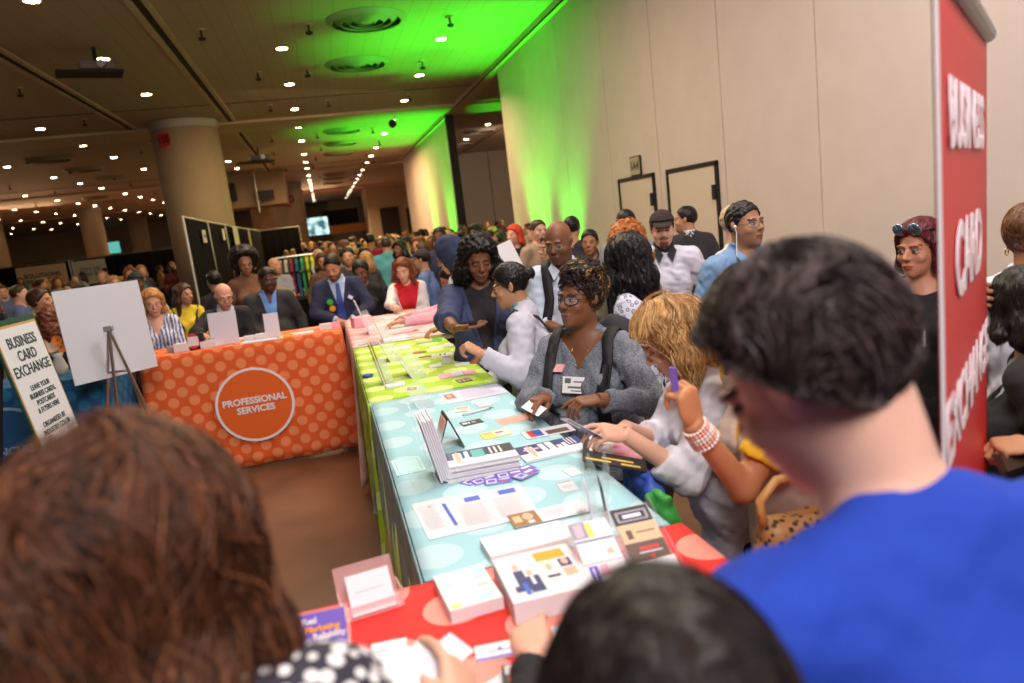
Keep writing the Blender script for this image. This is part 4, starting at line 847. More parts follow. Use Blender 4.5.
def surface_nets(F, ax):
    S_ = F < 0; nx, ny, nz = F.shape
    cs = np.zeros((nx - 1, ny - 1, nz - 1), np.int8)
    for i in (0, 1):
        for j in (0, 1):
            for k in (0, 1): cs += S_[i:nx - 1 + i, j:ny - 1 + j, k:nz - 1 + k]
    act = (cs > 0) & (cs < 8); I, J, K = np.nonzero(act); n = len(I)
    if n == 0: return np.zeros((0, 3)), np.zeros((0, 4), int)
    idx = np.full(act.shape, -1, np.int64); idx[I, J, K] = np.arange(n)
    pos = np.zeros((n, 3)); cnt = np.zeros(n)
    for d in range(3):
        o = [0, 0, 0]; o[d] = 1; others = [e for e in range(3) if e != d]
        for u in (0, 1):
            for v in (0, 1):
                b = [0, 0, 0]; b[others[0]] = u; b[others[1]] = v
                f0 = F[I + b[0], J + b[1], K + b[2]]; f1 = F[I + b[0] + o[0], J + b[1] + o[1], K + b[2] + o[2]]
                m = (f0 < 0) != (f1 < 0); t = np.where(m, f0 / np.where(m, f0 - f1, 1), 0)
                c = [ax[0][I + b[0]], ax[1][J + b[1]], ax[2][K + b[2]]]
                ii = (I, J, K)[d] + b[d]; step = ax[d][np.minimum(ii + 1, len(ax[d]) - 1)] - ax[d][ii]
                c[d] = c[d] + t * step
                for q in range(3): pos[:, q] += np.where(m, c[q], 0)
                cnt += m
    pos /= cnt[:, None]
    quads = []
    for d in range(3):
        a, b = [e for e in range(3) if e != d]
        sl0 = [slice(1, -1)] * 3; sl0[d] = slice(0, -1); sl1 = [slice(1, -1)] * 3; sl1[d] = slice(1, None)
        s0 = S_[tuple(sl0)]; s1 = S_[tuple(sl1)]; P = np.nonzero(s0 != s1)
        if len(P[0]) == 0: continue
        ins = s0[P]; c = [P[0].copy(), P[1].copy(), P[2].copy()]
        c[a] = c[a] + 1; c[b] = c[b] + 1
        def g(da, db):
            q = [c[0].copy(), c[1].copy(), c[2].copy()]; q[a] = q[a] - da; q[b] = q[b] - db; return idx[q[0], q[1], q[2]]
        Q = np.stack([g(1, 1), g(0, 1), g(0, 0), g(1, 0)], 1)
        flip = ins if d != 1 else ~ins
        Q[~flip] = Q[~flip][:, ::-1]; quads.append(Q)
    Q = np.concatenate(quads); Q = Q[(Q >= 0).all(1)]
    return pos, Q
def np_mesh(name, pos, quads, m, col=None, parent=None):
    me = bpy.data.meshes.new(name); me.vertices.add(len(pos)); me.vertices.foreach_set('co', pos.astype(f32).ravel())
    me.loops.add(len(quads) * 4); me.loops.foreach_set('vertex_index', quads.astype(np.int32).ravel())
    me.polygons.add(len(quads)); me.polygons.foreach_set('loop_start', np.arange(len(quads), dtype=np.int32) * 4)
    me.update(calc_edges=True); me.polygons.foreach_set('use_smooth', np.ones(len(quads), bool))
    if col is not None:
        a = me.color_attributes.new('Col', 'FLOAT_COLOR', 'POINT'); c = np.ones((len(pos), 4), f32); c[:, :3] = col; a.data.foreach_set('color', c.ravel())
    me.materials.append(m); me.update(); me.validate()
    o = bpy.data.objects.new(name, me); COL.objects.link(o)
    if parent is not None: o.parent = parent
    return o
def field_at(prims, P):
    F = np.full(len(P), .2)
    for p in prims: F = combine(F, pdist(p, P[:, 0], P[:, 1], P[:, 2]), p)
    return F
def field_grad(prims, P, e=.002):
    g = np.stack([field_at(prims, P + e * np.eye(3)[i]) - field_at(prims, P - e * np.eye(3)[i]) for i in range(3)], 1)
    return g / np.maximum(np.linalg.norm(g, axis=1), 1e-6)[:, None]
def strands(prims, pos, quads, n, steps, step, r, flow, wave=.004, wl=.05, lift=.004, seed=0, cols=((.1, .05, .03),)):
    """hair strands combed over the hair surface; returns tube geometry and colours"""
    rr = np.random.RandomState(seed); st = pos[rr.randint(0, len(pos), n)].copy(); st += rr.normal(size=st.shape) * .003
    P = st; path = [P.copy()]; ph = (st @ rr.normal(size=(3, 3))) * 28 + rr.rand(n, 3) * 1.6; off = rr.rand(n) * lift
    for s in range(steps):
        N = field_grad(prims, P); f = field_at(prims, P); P = P - N * (f - off)[:, None]
        d = flow(P) + .35 * np.sin(P[:, [1, 2, 0]] / wl * 6.28 + ph) * (wave / .004); d -= N * (d * N).sum(1)[:, None] * .9; d /= np.maximum(np.linalg.norm(d, axis=1), 1e-6)[:, None]
        P = P + d * step; path.append(P.copy())
    path = np.stack(path, 1); m = steps + 1; k = 3
    t = np.gradient(path, axis=1); t /= np.maximum(np.linalg.norm(t, axis=2), 1e-9)[..., None]
    ref = np.array([.3, .5, .8]); u = np.cross(t, ref); u /= np.maximum(np.linalg.norm(u, axis=2), 1e-9)[..., None]; v = np.cross(t, u)
    taper = (r * (1 - .75 * np.abs(np.linspace(-1, 1, m)) ** 3))[None, :, None]
    rings = np.stack([path + taper * (math.cos(a) * u + math.sin(a) * v) for a in (0, 2.094, 4.189)], 2)
    vs = rings.reshape(-1, 3); base = (np.arange(n)[:, None, None] * m + np.arange(m - 1)[None, :, None]) * k + np.arange(k)[None, None, :]; nxt = (np.arange(n)[:, None, None] * m + np.arange(m - 1)[None, :, None]) * k + (np.arange(k)[None, None, :] + 1) % k
    Q = np.stack([base, nxt, nxt + k, base + k], -1).reshape(-1, 4)
    lock = (np.sin(st @ rr.normal(size=3) * 75 + 2 * np.sin(st @ rr.normal(size=3) * 60)) * .5 + .5 + rr.normal(size=n) * .16) * len(cols)
    c = np.array(cols)[np.clip(lock, 0, len(cols) - 1).astype(int)] * (.8 + .4 * rr.rand(n))[:, None]; C = np.repeat(c, m * k, axis=0)
    return vs, Q, C

SKIN = {'dark': (.20, .080, .038), 'deep': (.10, .040, .020), 'brown': (.34, .15, .07), 'tan': (.50, .25, .135), 'fair': (.66, .37, .255), 'pale': (.74, .44, .33), 'olive': (.52, .29, .17)}
HAIRC = {'black': (.012, .009, .008), 'brown': (.055, .026, .014), 'auburn': (.16, .042, .018), 'ginger': (.42, .13, .03), 'blonde': (.62, .36, .13), 'maroon': (.10, .015, .018), 'grey': (.22, .20, .19), 'dblonde': (.40, .21, .08)}
def skin_mat(k): return mat('skin', (.5, .3, .2), .48, attr=True, bump=.06, bscale=160, spec=.4)
def hair_mat(): return mat('hair', (.05, .03, .02), .38, attr=True, bump=.5, bscale=90, var=.35, vscale=70, stretch=(1, 1, .22), spec=.35)
def fabric(key, col, rough=.85, **k): return mat('fabric_' + key, col, rough, bump=k.pop('bump', .15), bscale=k.pop('bscale', 260), sheen=0, **k)

def hand_prims(Wp, f, nrm, right, pose, s=1.0, detail=True):
    """wrist, direction of the fingers, palm normal -> palm, four fingers, thumb"""
    f = f / np.linalg.norm(f); nrm = nrm - f * f.dot(nrm); nrm /= np.linalg.norm(nrm); th = np.cross(f, nrm) * (1 if right else -1)
    curl = {'relax': .32, 'flat': .10, 'grip': .85, 'pinch': .45, 'open': .18}[pose]; out = []
    out.append(ell(Wp + f * .048 * s, V3(.040, .050, .0145) * s, np.stack([th, f, nrm], 1), .012))
    for i, (o, ln) in enumerate(((.030, .92), (.0105, 1.05), (-.009, 1.0), (-.0275, .80))):
        kn = Wp + (f * (.088 - .004 * abs(i - 1)) + th * o) * s
        out.append(cone(Wp + f * .02 * s + th * o * .55 * s, kn, .012 * s, .0105 * s, .012))
        p = kn; a = 0; spread = th * (o * 2.2)
        cf = curl + (.08 * i if pose != 'flat' else .03 * i) - (.18 if pose == 'pinch' and i == 0 else 0)
        for j, L in enumerate((.042, .027, .021)):
            a += cf * (70 if j == 0 else 62 if j == 1 else 40) * PI / 180
            d = f * math.cos(a) + nrm * math.sin(a) + spread * (1 if j == 0 else .4); d /= np.linalg.norm(d)
            q = p + d * L * ln * s; out.append(cone(p, q, (.0092 - .0008 * j) * s, (.0086 - .0009 * j) * s, .0035)); p = q
    b = Wp + (f * .022 + th * .024) * s; tc = {'relax': .35, 'flat': .1, 'grip': .8, 'pinch': .9, 'open': .15}[pose]
    d = th * (.75 - .35 * tc) + f * .65 + nrm * (.25 + .5 * tc); d /= np.linalg.norm(d); q = b + d * .042 * s
    out.append(cone(b, q, .0145 * s, .0105 * s, .01)); d2 = f * .85 + nrm * (.15 + .35 * tc) + th * (.15 - .45 * tc); d2 /= np.linalg.norm(d2)
    out.append(cone(q, q + d2 * .032 * s, .0102 * s, .0082 * s, .006))
    return out
PERSONS = []
def person(label, top, face, sex='f', skin='tan', w=1.0, hs=1.0, yaw=0, pitch=0, roll=0, lean=0, hair='short', hc='black', armL=None, armR=None,
           outfit=(), glasses=None, beard=None, eyes='open', depth=5.0, seed=0, group=None, hairkw={}, legs=(.03, .03, .05), shift=(0, 0), legtype='trousers', lip=None, extra=None, feet=True, neckup=.022, detail=None, headshape=1.0):
    """top: world place of the top of the head; face: compass of the body in degrees (90 = away down the hall, -90 = toward the camera)"""
    px = depth / 720.0; male = sex == 'm'
    RB = rotz(R(face - 90)); LR = rotx(-R(lean))
    hip = V3(0, 0, .93)
    def L_(p): return hip + LR @ (np.asarray(p, float) - hip)
    sw = (.170 if male else .146) * (w ** .5)
    Rh = rotz(R(yaw)) @ rotx(-R(pitch)) @ roty(R(roll))
    piv = L_((0, -.012, 1.475 + neckup)); C = piv + Rh @ V3(0, .022, .112) * hs
    topl = C + Rh @ V3(0, -.01, .125) * hs
    hz = max(top[2], .8); ztop = topl[2]; sc = hz / ztop
    sc = min(max(sc, .80), 1.12); drop = hz - ztop * sc   # whatever the scale cannot absorb is knee bend
    wt = lambda p: RB @ (np.asarray(p) * sc)
    root = V3(top[0], top[1], 0) - RB @ (V3(topl[0], topl[1], 0) * sc)
    def tolocal(p): return (RB.T @ (np.asarray(p, float) - V3(root[0], root[1], drop))) / sc
    # joints
    Sh = {}; El = {}; Wr = {}; hands = {}
    for side, spec in ((1, armR), (-1, armL)):
        S0 = L_((side * sw, -.005, 1.395)); up, fo = .285, .255
        if spec is None: spec = dict(p='down')
        if spec.get('p') == 'down': W0 = L_((side * (sw + .10 * w), .06, .93)); hint = V3(side * .4, -.6, 0); W0 = V3(W0[0], S0[1] + .08, S0[2] - .50)
        elif spec.get('p') == 'fold': W0 = L_((-side * .06, .20 * w, 1.16)); hint = V3(side * .7, -.2, -.5)
        elif spec.get('p') == 'front': W0 = L_((side * .07, .30, 1.08)); hint = V3(side * .5, -.4, -.8)
        elif 'l' in spec: W0 = np.asarray(spec['l'], float); hint = np.asarray(spec.get('hint', (side * .5, -.4, -.8)), float)
        else: W0 = tolocal(spec['w']); hint = np.asarray(spec.get('hint', (side * .5, -.4, -.8)), float)
        v = W0 - S0; d = np.linalg.norm(v)
        if d > up + fo - .01: up, fo = up * (d + .012) / (up + fo), fo * (d + .012) / (up + fo)
        if d > .62: print('ARM TOO LONG', label[:30], side, round(d, 2))
        d = max(d, .12); a = (up * up - fo * fo + d * d) / (2 * d); hgt = math.sqrt(max(up * up - a * a, 1e-6)); n = v / np.linalg.norm(v)
        hp = hint - n * hint.dot(n); hp /= max(np.linalg.norm(hp), 1e-6); E0 = S0 + n * a + hp * hgt
        Sh[side], El[side], Wr[side] = S0, E0, W0
        fd = W0 - E0; fd /= np.linalg.norm(fd); f = fd if 'f' not in spec else RB.T @ np.asarray(spec['f'], float); nn = RB.T @ np.asarray(spec['n'], float) if 'n' in spec else np.array([-side * .8, .1, -.3]) if spec.get('p') == 'down' else np.array([0, 0, -1.])
        hands[side] = (f, nn, spec.get('pose', 'relax'), spec.get('fine', False))
    aw = (1.06 if male else .92) * (.5 + .5 * w)
    def torso(t, k=.045):
        P = [ell((0, -.005, .925), V3(.160 * w + t, .115 * w + t, .125 + t), None, k), ell(L_((0, 0, 1.06)), V3((.142 if male else .128) * w + t, .105 * w + t, .14), LR, k),
             ell(L_((0, -.008, 1.235)), V3((.165 if male else .148) * w + t, .112 * w ** .5 + t, .19), LR, k), cone(L_((-sw + .01, -.01, 1.378)), L_((0, -.01, 1.40)), .046 * aw + t, .055 * aw + t, k), cone(L_((sw - .01, -.01, 1.378)), L_((0, -.01, 1.40)), .046 * aw + t, .055 * aw + t, k)]
        for s in (-1, 1): P.append(cone(L_((s * .03, -.025, 1.455)), L_((s * (sw - .02), -.01, 1.405)), .036 + t, .036 + t, k))
        if not male:
            for s in (-1, 1): P.append(ell(L_((s * .073 * w, .078 * w, 1.235)), V3(.064 * w + t, .056 * w + t, .066 * w + t), LR, .03))
        if w > 1.15: P.append(ell(L_((0, .06, 1.03)), V3(.15 * w + t, .115 * w + t, .15 + t), LR, .05))
        return P
    def arm(s, t, frac=2.0, k=.02):
        """upper arm to frac 1, forearm from 1 to 2"""
        S0, E0, W0 = Sh[s], El[s], Wr[s]; P = []
        if frac < 1:
            e = S0 + (E0 - S0) * frac; n = (E0 - S0) / np.linalg.norm(E0 - S0)
            P.append(cone(S0, E0, .052 * aw + t, .040 * aw + t, k, [(e, n)])); return P
        P.append(cone(S0, E0, .052 * aw + t, .040 * aw + t, k))
        g = frac - 1; e = E0 + (W0 - E0) * g; n = (W0 - E0) / np.linalg.norm(W0 - E0)
        if g > .02: P.append(cone(E0, W0 + n * .02, .040 * aw + t, .026 * aw + t * .9, k, [(e, n)] if frac < 2.02 else [(W0 + n * .008, n)]))
        return P
    # ---------------- body
    hd = []
    H = lambda x, y, z: C + Rh @ V3(x, y, z) * hs
    E_ = lambda x, y, z, a, b, c, k=.012, op='+': ell(H(x, y, z), V3(a, b, c) * hs, Rh, k * hs, (), op)
    jw = (1.06 if male else .96) * headshape
    hd += [E_(0, -.018, .035, .076, .094, .088, .03), E_(0, .022, -.035, .062 * jw, .070, .078, .03), E_(0, .045, -.078, .040 * jw, .045, .036, .025), E_(0, .072, -.100, .018, .016, .014, .02)]
    hd += [cone(H(0, .082, .012), H(0, .108, -.022), .0075 * hs, .0115 * hs, .01 * hs), E_(.010, .098, -.027, .0085, .010, .0075, .006), E_(-.010, .098, -.027, .0085, .010, .0075, .006)]
    for s in (-1, 1):
        hd += [E_(s * .032, .100, .004, .019, .016, .013, .010, '-')]
    for s in (-1, 1):
        hd += [E_(s * .031, .0775, .003, .0145, .0125, .0118, .003), E_(s * .030, .080, .026, .022, .012, .0075, .012), E_(s * .043, .063, -.028, .019, .018, .018, .02), E_(s * .0745, -.006, .000, .0075, .016, .029, .006), E_(s * .082, -.014, .006, .008, .010, .022, .006)]
    hd += [E_(0, .092, -.058, .024, .010, .0065, .006), E_(0, .090, -.069, .020, .010, .0075, .006)]
    nk = (.058 if male else .047) * (.6 + .4 * w)
    body = torso(0.0)
    for s in (-1, 1):
        body += arm(s, 0, 2.03)
    body += [cone(piv + V3(0, -.01, -.04 - neckup), H(0, -.022, -.055), nk * 1.08, nk, .03)] + hd
    kb = -drop / sc
    for s in (-1, 1):
        hipj = V3(s * .085 * w, -.005, .88); kn = V3(s * (.095 + legs[0]), .03 + legs[2], .49); an = V3(s * (.10 + legs[0]), -.02, .09)
        body += [cone(hipj, kn, .080 * w, .055, .04), cone(kn, an, .054, .036, .03)]
        body += [cone(an + V3(0, -.02, -.045), an + V3(0, .13, -.055), .036, .030, .03)]
    fine = []
    vox = max(.0125, px * 2.2); hv = max(.0030 if detail is None else detail, px * .85)
    fine.append((C - .135 * hs, C + .135 * hs, min(hv, vox)))
    for s in (-1, 1):
        f, nn, pose, fn = hands[s]; hp = hand_prims(Wr[s], f, nn, s == 1, pose, (1.05 if male else .95))
        body += hp
        if fn:
            lo = np.min([bbox(q)[0] for q in hp], 0) - .006; hi = np.max([bbox(q)[1] for q in hp], 0) + .006; fine.append((lo, hi, max(.0038, px * .8)))
        elif vox > .009:
            lo = np.min([bbox(q)[0] for q in hp], 0) - .006; hi = np.max([bbox(q)[1] for q in hp], 0) + .006
            if depth < 8: fine.append((lo, hi, .0075))
    pos, Q = field_mesh(body, vox, fine)
    sk = np.array(SKIN[skin]) if isinstance(skin, str) else np.array(skin); col = np.tile(sk, (len(pos), 1)); col *= (1 + .03 * np.sin(pos[:, :1] * 90) * np.sin(pos[:, 2:3] * 70))
    q = ((pos - C) @ Rh) / hs; x, y, z = q[:, 0], q[:, 1], q[:, 2]; fr = (y > .045) & (y < .14) & (np.abs(x) < .08) & (z > -.12) & (z < .1)
    hcol = np.array(HAIRC[hc] if isinstance(hc, str) else hc)
    lp = np.array(lip) if lip else sk * np.array([1.0, .62, .60]) if sk[0] > .3 else sk * .8 + np.array([.08, .01, .02])
    m = fr & (y > .07) & ((x / .026) ** 2 + ((z + .0635) / .0115) ** 2 < 1); col[m] = lp
    m = fr & (y > .07) & (np.abs(x) < .021) & (np.abs(z + .0635) < .0016); col[m] = lp * .3
    for s in (-1, 1):
        ex, ez = x - s * .031, z - .003
        if eyes == 'open':
            m = fr & ((ex / .0145) ** 2 + (ez / .0058) ** 2 < 1); col[m] = np.array((.40, .36, .33)) * (.45 + .8 * min(sk[0], .6))
            m = fr & ((ex - .0) ** 2 + ez ** 2 < .0066 ** 2) & (np.abs(ez) < .0056); col[m] = (.03, .015, .01)
            m = fr & (np.abs(ex) < .0165) & (np.abs(ez - .0075 + ex ** 2 * 14) < .0020); col[m] = sk * .18
        else:
            m = fr & (np.abs(ex) < .0150) & (np.abs(ez + .004 - ex ** 2 * 12) < .0020); col[m] = sk * .15
        m = fr & (np.abs(x - s * .032) < .0185) & (np.abs(z - .0285 + (x * s - .032) ** 2 * 12) < .0036); col[m] = np.minimum(hcol, sk * .5) * .8 + sk * .12
    m = fr & (y > .09) & (np.abs(np.abs(x) - .0065) < .0035) & (np.abs(z + .0335) < .0025); col[m] = sk * .3
    if beard:
        for reg in beard.split('+'):
            if reg == 'goatee': m = fr & (((np.abs(x) < .028) & (z < -.072) & (z > -.115)) | ((np.abs(x) < .030) & (z > -.056) & (z < -.043) & (y > .075))); col[m] = col[m] * .2 + hcol * .5
            if reg == 'full': m = (y > -.01) & (y < .14) & (z < -.03 - .25 * (y - .05)) & (z > -.13) & (np.abs(x) < .09) & ~((np.abs(x) < .024) & (np.abs(z + .0635) < .010)) & ~((z > -.048) & (np.abs(x) < .05) & (y > .06)); col[m] = col[m] * .3 + hcol * .55; m = fr & (np.abs(x) < .030) & (z > -.056) & (z < -.043); col[m] = col[m] * .3 + hcol * .55
            if reg == 'stubble': m = (y > -.0) & (y < .14) & (z < -.04) & (z > -.13) & (np.abs(x) < .09); col[m] = col[m] * .78 + hcol * .1
    m = (z > .02) & False
    root_e = thing('person', label, 'person', (root[0], root[1], drop), R(face - 90), group); root_e.scale = (sc, sc, sc)
    root_e.location.z = drop if abs(drop) > .02 else 0
    o = np_mesh('body', pos, Q, skin_mat(0), col, root_e)
    ctx = dict(C=C, Rh=Rh, hs=hs, H=H, E=E_, L=L_, LR=LR, torso=torso, arm=arm, Sh=Sh, El=El, Wr=Wr, w=w, sw=sw, root=root_e, px=px, piv=piv, tolocal=tolocal, sc=sc, male=male, nk=nk, hands=hands, RB=RB, rootv=root, drop=drop, body=body)
    make_hair(hair, hcol, ctx, seed, **hairkw)
    # ---------------- legs
    lw = None
    for g in outfit: garment(g, ctx, seed)
    if not any(g.get('kind') in ('trousers', 'skirt') for g in outfit): garment(dict(kind='trousers', col=(.03, .03, .04), key='dark_trousers'), ctx, seed)
    if glasses: make_glasses(glasses, ctx)
    if extra: extra(ctx)
    PERSONS.append((label, ctx)); return ctx
def make_hair(style, hcol, c, seed, n=0, vol=1.0, L=.2, curl=None, cols=None, name='hair', hl=(.012, .004), nape=-.085, **kw):
    if style == 'none': return
    H, E_, Rh, hs = c['H'], c['E'], c['Rh'], c['hs']; P = []; px = c['px']
    def pl(cc, nn): n_ = Rh @ (np.array(nn, float) / np.linalg.norm(nn)); return (H(*cc), n_)
    hairline = [pl((0, hl[0], hl[1]), (0, .78, -.62))]
    def cap(t, ns=0, drop_=0): return [ell(H(0, -.016, .036), V3(.080 + t, .099 + t, .092 + t) * hs, Rh, .02, hairline + [pl((0, 0, nape - drop_), (0, -.35, -1))])]
    noise = [(.003, .03, seed)]
    if style == 'short': P = cap(.004 * vol)
    elif style == 'crop': P = cap(.001); noise = [(.001, .02, seed)]
    elif style == 'tousled': P = cap(.012 * vol) + [ell(H(0, .02, .115), V3(.07, .075, .035) * hs, Rh, .02, [pl((0, .012, .03), (0, .78, -.62))])]; noise = [(.006, .035, seed)]
    elif style == 'fringe_bald': P = [ell(H(0, -.022, -.005), V3(.079, .088, .045) * hs, Rh, .01, [pl((0, -.005, .0), (0, 1, -.2))])]
    elif style == 'afro': P = [ell(H(0, -.03, .06), V3(.135, .125, .125) * vol * hs, Rh, .02, [pl((0, .03, .055), (0, .85, -.5))]), ell(H(0, -.05, .0), V3(.125, .09, .09) * vol * hs, Rh, .03, [pl((0, .012, 0), (0, 1, 0))])]; noise = [(.007, .035, seed), (.004, .016, seed + 1)]
    elif style == 'curly_up': P = cap(.004) + [ell(H(.0, -.035, .125), V3(.075, .085, .05) * hs * vol, Rh, .02), ell(H(-.01, .03, .115), V3(.07, .045, .035) * hs, Rh, .02, [pl((0, .05, .08), (0, .9, -.4))]), ell(H(0, -.09, .07), V3(.065, .06, .07) * hs, Rh, .02)]; noise = [(.007, .03, seed), (.005, .014, seed + 1)]
    elif style in ('long', 'curly_long', 'bob', 'wavy'):
        t = {'long': .008, 'curly_long': .022, 'bob': .014, 'wavy': .014}[style] * vol; P = cap(t)
        P[0]['clips'] = [pl((0, .03, .02), (0, .80, -.55)), pl((0, 0, -.12), (0, 0, -1))]
        wd = {'long': .030, 'curly_long': .055, 'bob': .034, 'wavy': .038}[style] * vol
        g = V3(0, 0, -1.)
        for s in (-1, 1):
            a = H(s * .070, -.012, .05); b = H(s * (.080 + wd * .2), -.012, -.08); e = b + g * max(L - .08, .01) + Rh @ V3(s * .01, -.02, 0)
            P += [cone(a, b, .026 * hs, wd, .03, [pl((0, .050, 0), (0, 1, 0))]), cone(b, e, wd, wd * .75, .03, [pl((0, .058, 0), (0, 1, 0))] if L < .3 else [])]
        a = H(0, -.07, .03); b = H(0, -.085, -.09); e = b + g * max(L - .05, .02)
        P += [cone(a, b, .070 * hs, .062 + wd * .3, .03), cone(b + Rh @ V3(-.035, 0, 0), e + Rh @ V3(-.045, 0, 0), .045 + wd * .3, .038 + wd * .3, .03), cone(b + Rh @ V3(.035, 0, 0), e + Rh @ V3(.045, 0, 0), .045 + wd * .3, .038 + wd * .3, .03)]
        noise = [(.004, .05, seed)] if style in ('long', 'bob') else [(.008, .04, seed), (.005, .018, seed + 1)] if style == 'curly_long' else [(.007, .055, seed)]
    elif style == 'bun': P = cap(.006) + [ell(H(kw.get('bx', 0), -.125, kw.get('bz', .0)), V3(.036, .032, .034) * hs * vol, Rh, .008)]; P[0]['clips'] = P[0]['clips'][:1] + [pl((0, 0, -.07), (0, -.3, -1))]; noise = [(.002, .02, seed)]
    elif style == 'hood': P = [ell(H(0, -.02, .02), V3(.100, .118, .125) * hs, Rh, .03, [pl((0, .06, 0), (0, 1, -.1))]), cone(H(0, -.05, -.06), H(0, -.07, -.24), .10, .14, .05)]; noise = [(.003, .06, seed)]
    vox = max(.005 if px < .008 else .009, px * 1.1); pos, Q = field_mesh(P, vox, (), noise); 
    if len(pos) == 0: return
    rr = np.random.RandomState(seed); col = np.tile(hcol, (len(pos), 1)); q = pos @ rr.normal(size=(3, 3)); band = .5 + .5 * np.sin(q[:, 0] * 70 + 3 * np.sin(q[:, 1] * 30)); 
    if cols is not None: col = col * (1 - band[:, None] * .5) + np.array(cols[0]) * band[:, None] * .5
    if n:
        crown = H(0, -.045, .10); gz = V3(0, 0, -1.)
        def flow(Pp): d = Pp - crown; d /= np.maximum(np.linalg.norm(d, axis=1), 1e-6)[:, None]; return d * .9 + gz * .9
        if kw.get('flow') == 'back': fb = Rh @ V3(kw.get('fx', 0), -1, -.35); flow = lambda Pp: np.tile(fb, (len(Pp), 1))
        vs, Qs, Cs = strands(P, pos, Q, n, kw.get('steps', 14), kw.get('step', .008), kw.get('r', .0011), flow, wave=kw.get('wave', .004), wl=kw.get('wl', .05), lift=kw.get('lift', .006), seed=seed, cols=cols if cols is not None else [tuple(hcol), tuple(hcol * 1.6), tuple(hcol * .6)])
        Q = np.concatenate([Q, Qs + len(pos)]); pos = np.concatenate([pos, vs]); col = np.concatenate([col, Cs])
    c['hair'] = np_mesh(name, pos, Q, kw.get('m') or hair_mat(), col, c['root'])
def gmat(g):
    if 'mat' in g: return g['mat']
    return fabric(g['key'], g.get('col', (.5, .5, .5)), g.get('rough', .85), var=g.get('var', .05), vscale=g.get('vscale', 12), bump=g.get('bump', .12), bscale=g.get('bscale', 150))
def garment(g, c, seed):
    kind = g['kind']; L_, LR, sw, w, px = c['L'], c['LR'], c['sw'], c['w'], c['px']; t = g.get('t', .010); P = []; nz = g.get('wr', .0035)
    vox = g.get('vox') or max(.0075, px * 1.3); noise = [(nz, .11, seed + 3), (nz * .5, .05, seed + 4)]; name = g.get('name', kind); hip_ = V3(0, 0, .93)
    cut = lambda p, n: (np.asarray(p, float), np.asarray(n, float) / np.linalg.norm(n))
    if kind in ('top', 'jacket'):
        P = c['torso'](t); hem = g.get('hem', .86)
        if hem < .84: P.append(cone((0, 0, .93), (0, 0, hem - .1), .135 * w + t, .150 * w + t, .05))
        for s in (-1, 1):
            sl = g.get('sleeve', 2.0)
            if sl: P += c['arm'](s, t + (.004 if sl < 2 else 0), sl)
        for p in P:
            p['clips'] = list(p['clips']) + [cut((0, 0, hem), (0, 0, -1))]
        neck = g.get('neck', 'round'); nr = g.get('nr', .075)
        if neck == 'collar': P.append(cone(c['piv'] + V3(0, -.012, -.04), c['piv'] + LR @ V3(0, .002, .022), c['nk'] + .022, c['nk'] + .012, .01))
        tilt = LR @ V3(0, .30, 1)
        P.append(ell(L_((0, .045, 1.500)), V3(nr, nr * 1.0, g.get('nd', .055)), LR, .006, (), '-') if neck in ('round', 'v') else boxp(L_((0, 0, 1.75)), (.4, .4, .25 - .017), LR, .004))
        if neck == 'v' or g.get('open'):
            o_ = g.get('open', .045); vb = g.get('vb', 1.22) - .93; fo_ = g.get('fullopen', 0)
            P.append(vee(hip_, LR, vb, fo_ or .004, o_ / (.50 - vb), g.get('ox', 0), -.6 if fo_ else vb))
        if g.get('sleeveless'): pass
    elif kind == 'trousers':
        t = g.get('t', .012); P = [ell((0, -.005, .92), V3(.160 * w + t, .115 * w + t, .12 + t), None, .04)]
        for s in (-1, 1): P += [cone((s * .085 * w, -.005, .88), (s * .125, .08, .49), .083 * w + t, .062 + t, .03), cone((s * .125, .08, .49), (s * .13, -.02, .07), .062 + t, .05 + t, .02)]
        for p in P: p['clips'] = [cut((0, 0, g.get('waist', .995)), (0, 0, 1))]
        vox = max(.012, px * 2); 
        for s in (-1, 1):
            P += []
    elif kind == 'skirt':
        t = .014; P = c['torso'](t)[:2] + [cone((0, 0, .9), (0, 0, .52), .15 * w, .22 * w, .05)]
        for p in P: p['clips'] = [cut((0, 0, 1.03), (0, 0, 1)), cut((0, 0, .45), (0, 0, -1))]
        vox = max(.010, px * 2)
    pos, Q = field_mesh(P, vox, (), noise)
    if len(pos) == 0: return
    m = gmat(g); o = np_mesh(name if kind != 'top' else g.get('name', 'shirt'), pos, Q, m, None, c['root'])
    if g.get('vis_label'): o['label'] = g['vis_label']
    if g.get('lapel'):
        P2 = [dict(p) for p in c['torso'](t + .007)]; o_ = g.get('open', .045); vb = g.get('vb', 1.22) - .93; fo_ = g.get('fullopen', 0); lw = g.get('lapelw', .035)
        P2.append(vee(hip_, LR, vb, fo_ or .004, o_ / (.50 - vb), g.get('ox', 0), -.6 if fo_ else vb))
        P2.append(vee(hip_, LR, vb + .0, (fo_ or .004) + .006, (o_ + lw) / (.50 - vb), g.get('ox', 0), vb - .02, '&'))
        P2.append(boxp(L_((0, 0, 1.75)), (.4, .4, .25 + .02), LR, .004))
        pp, QQ = field_mesh(P2, vox)
        if len(pp): np_mesh('lapel', pp, QQ, g.get('lapelm') or m, None, o)
    if kind == 'trousers':
        for s in (-1, 1):
            pp, QQ = field_mesh([cone((s * .13, -.05, .045), (s * .13, .12, .035), .045, .038, .03), cone((s * .13, -.04, .06), (s * .13, -.03, .1), .044, .045, .02)], .012)
            np_mesh('shoe', pp, QQ, mat('shoe_leather', (.02, .018, .016), .4), None, c['root'])
    return o
def attach(mb, name, m, c, smooth=False):
    """geometry given in the person's own frame"""
    o = mb.build(name, m, smooth=smooth); o.parent = c['root']; return o
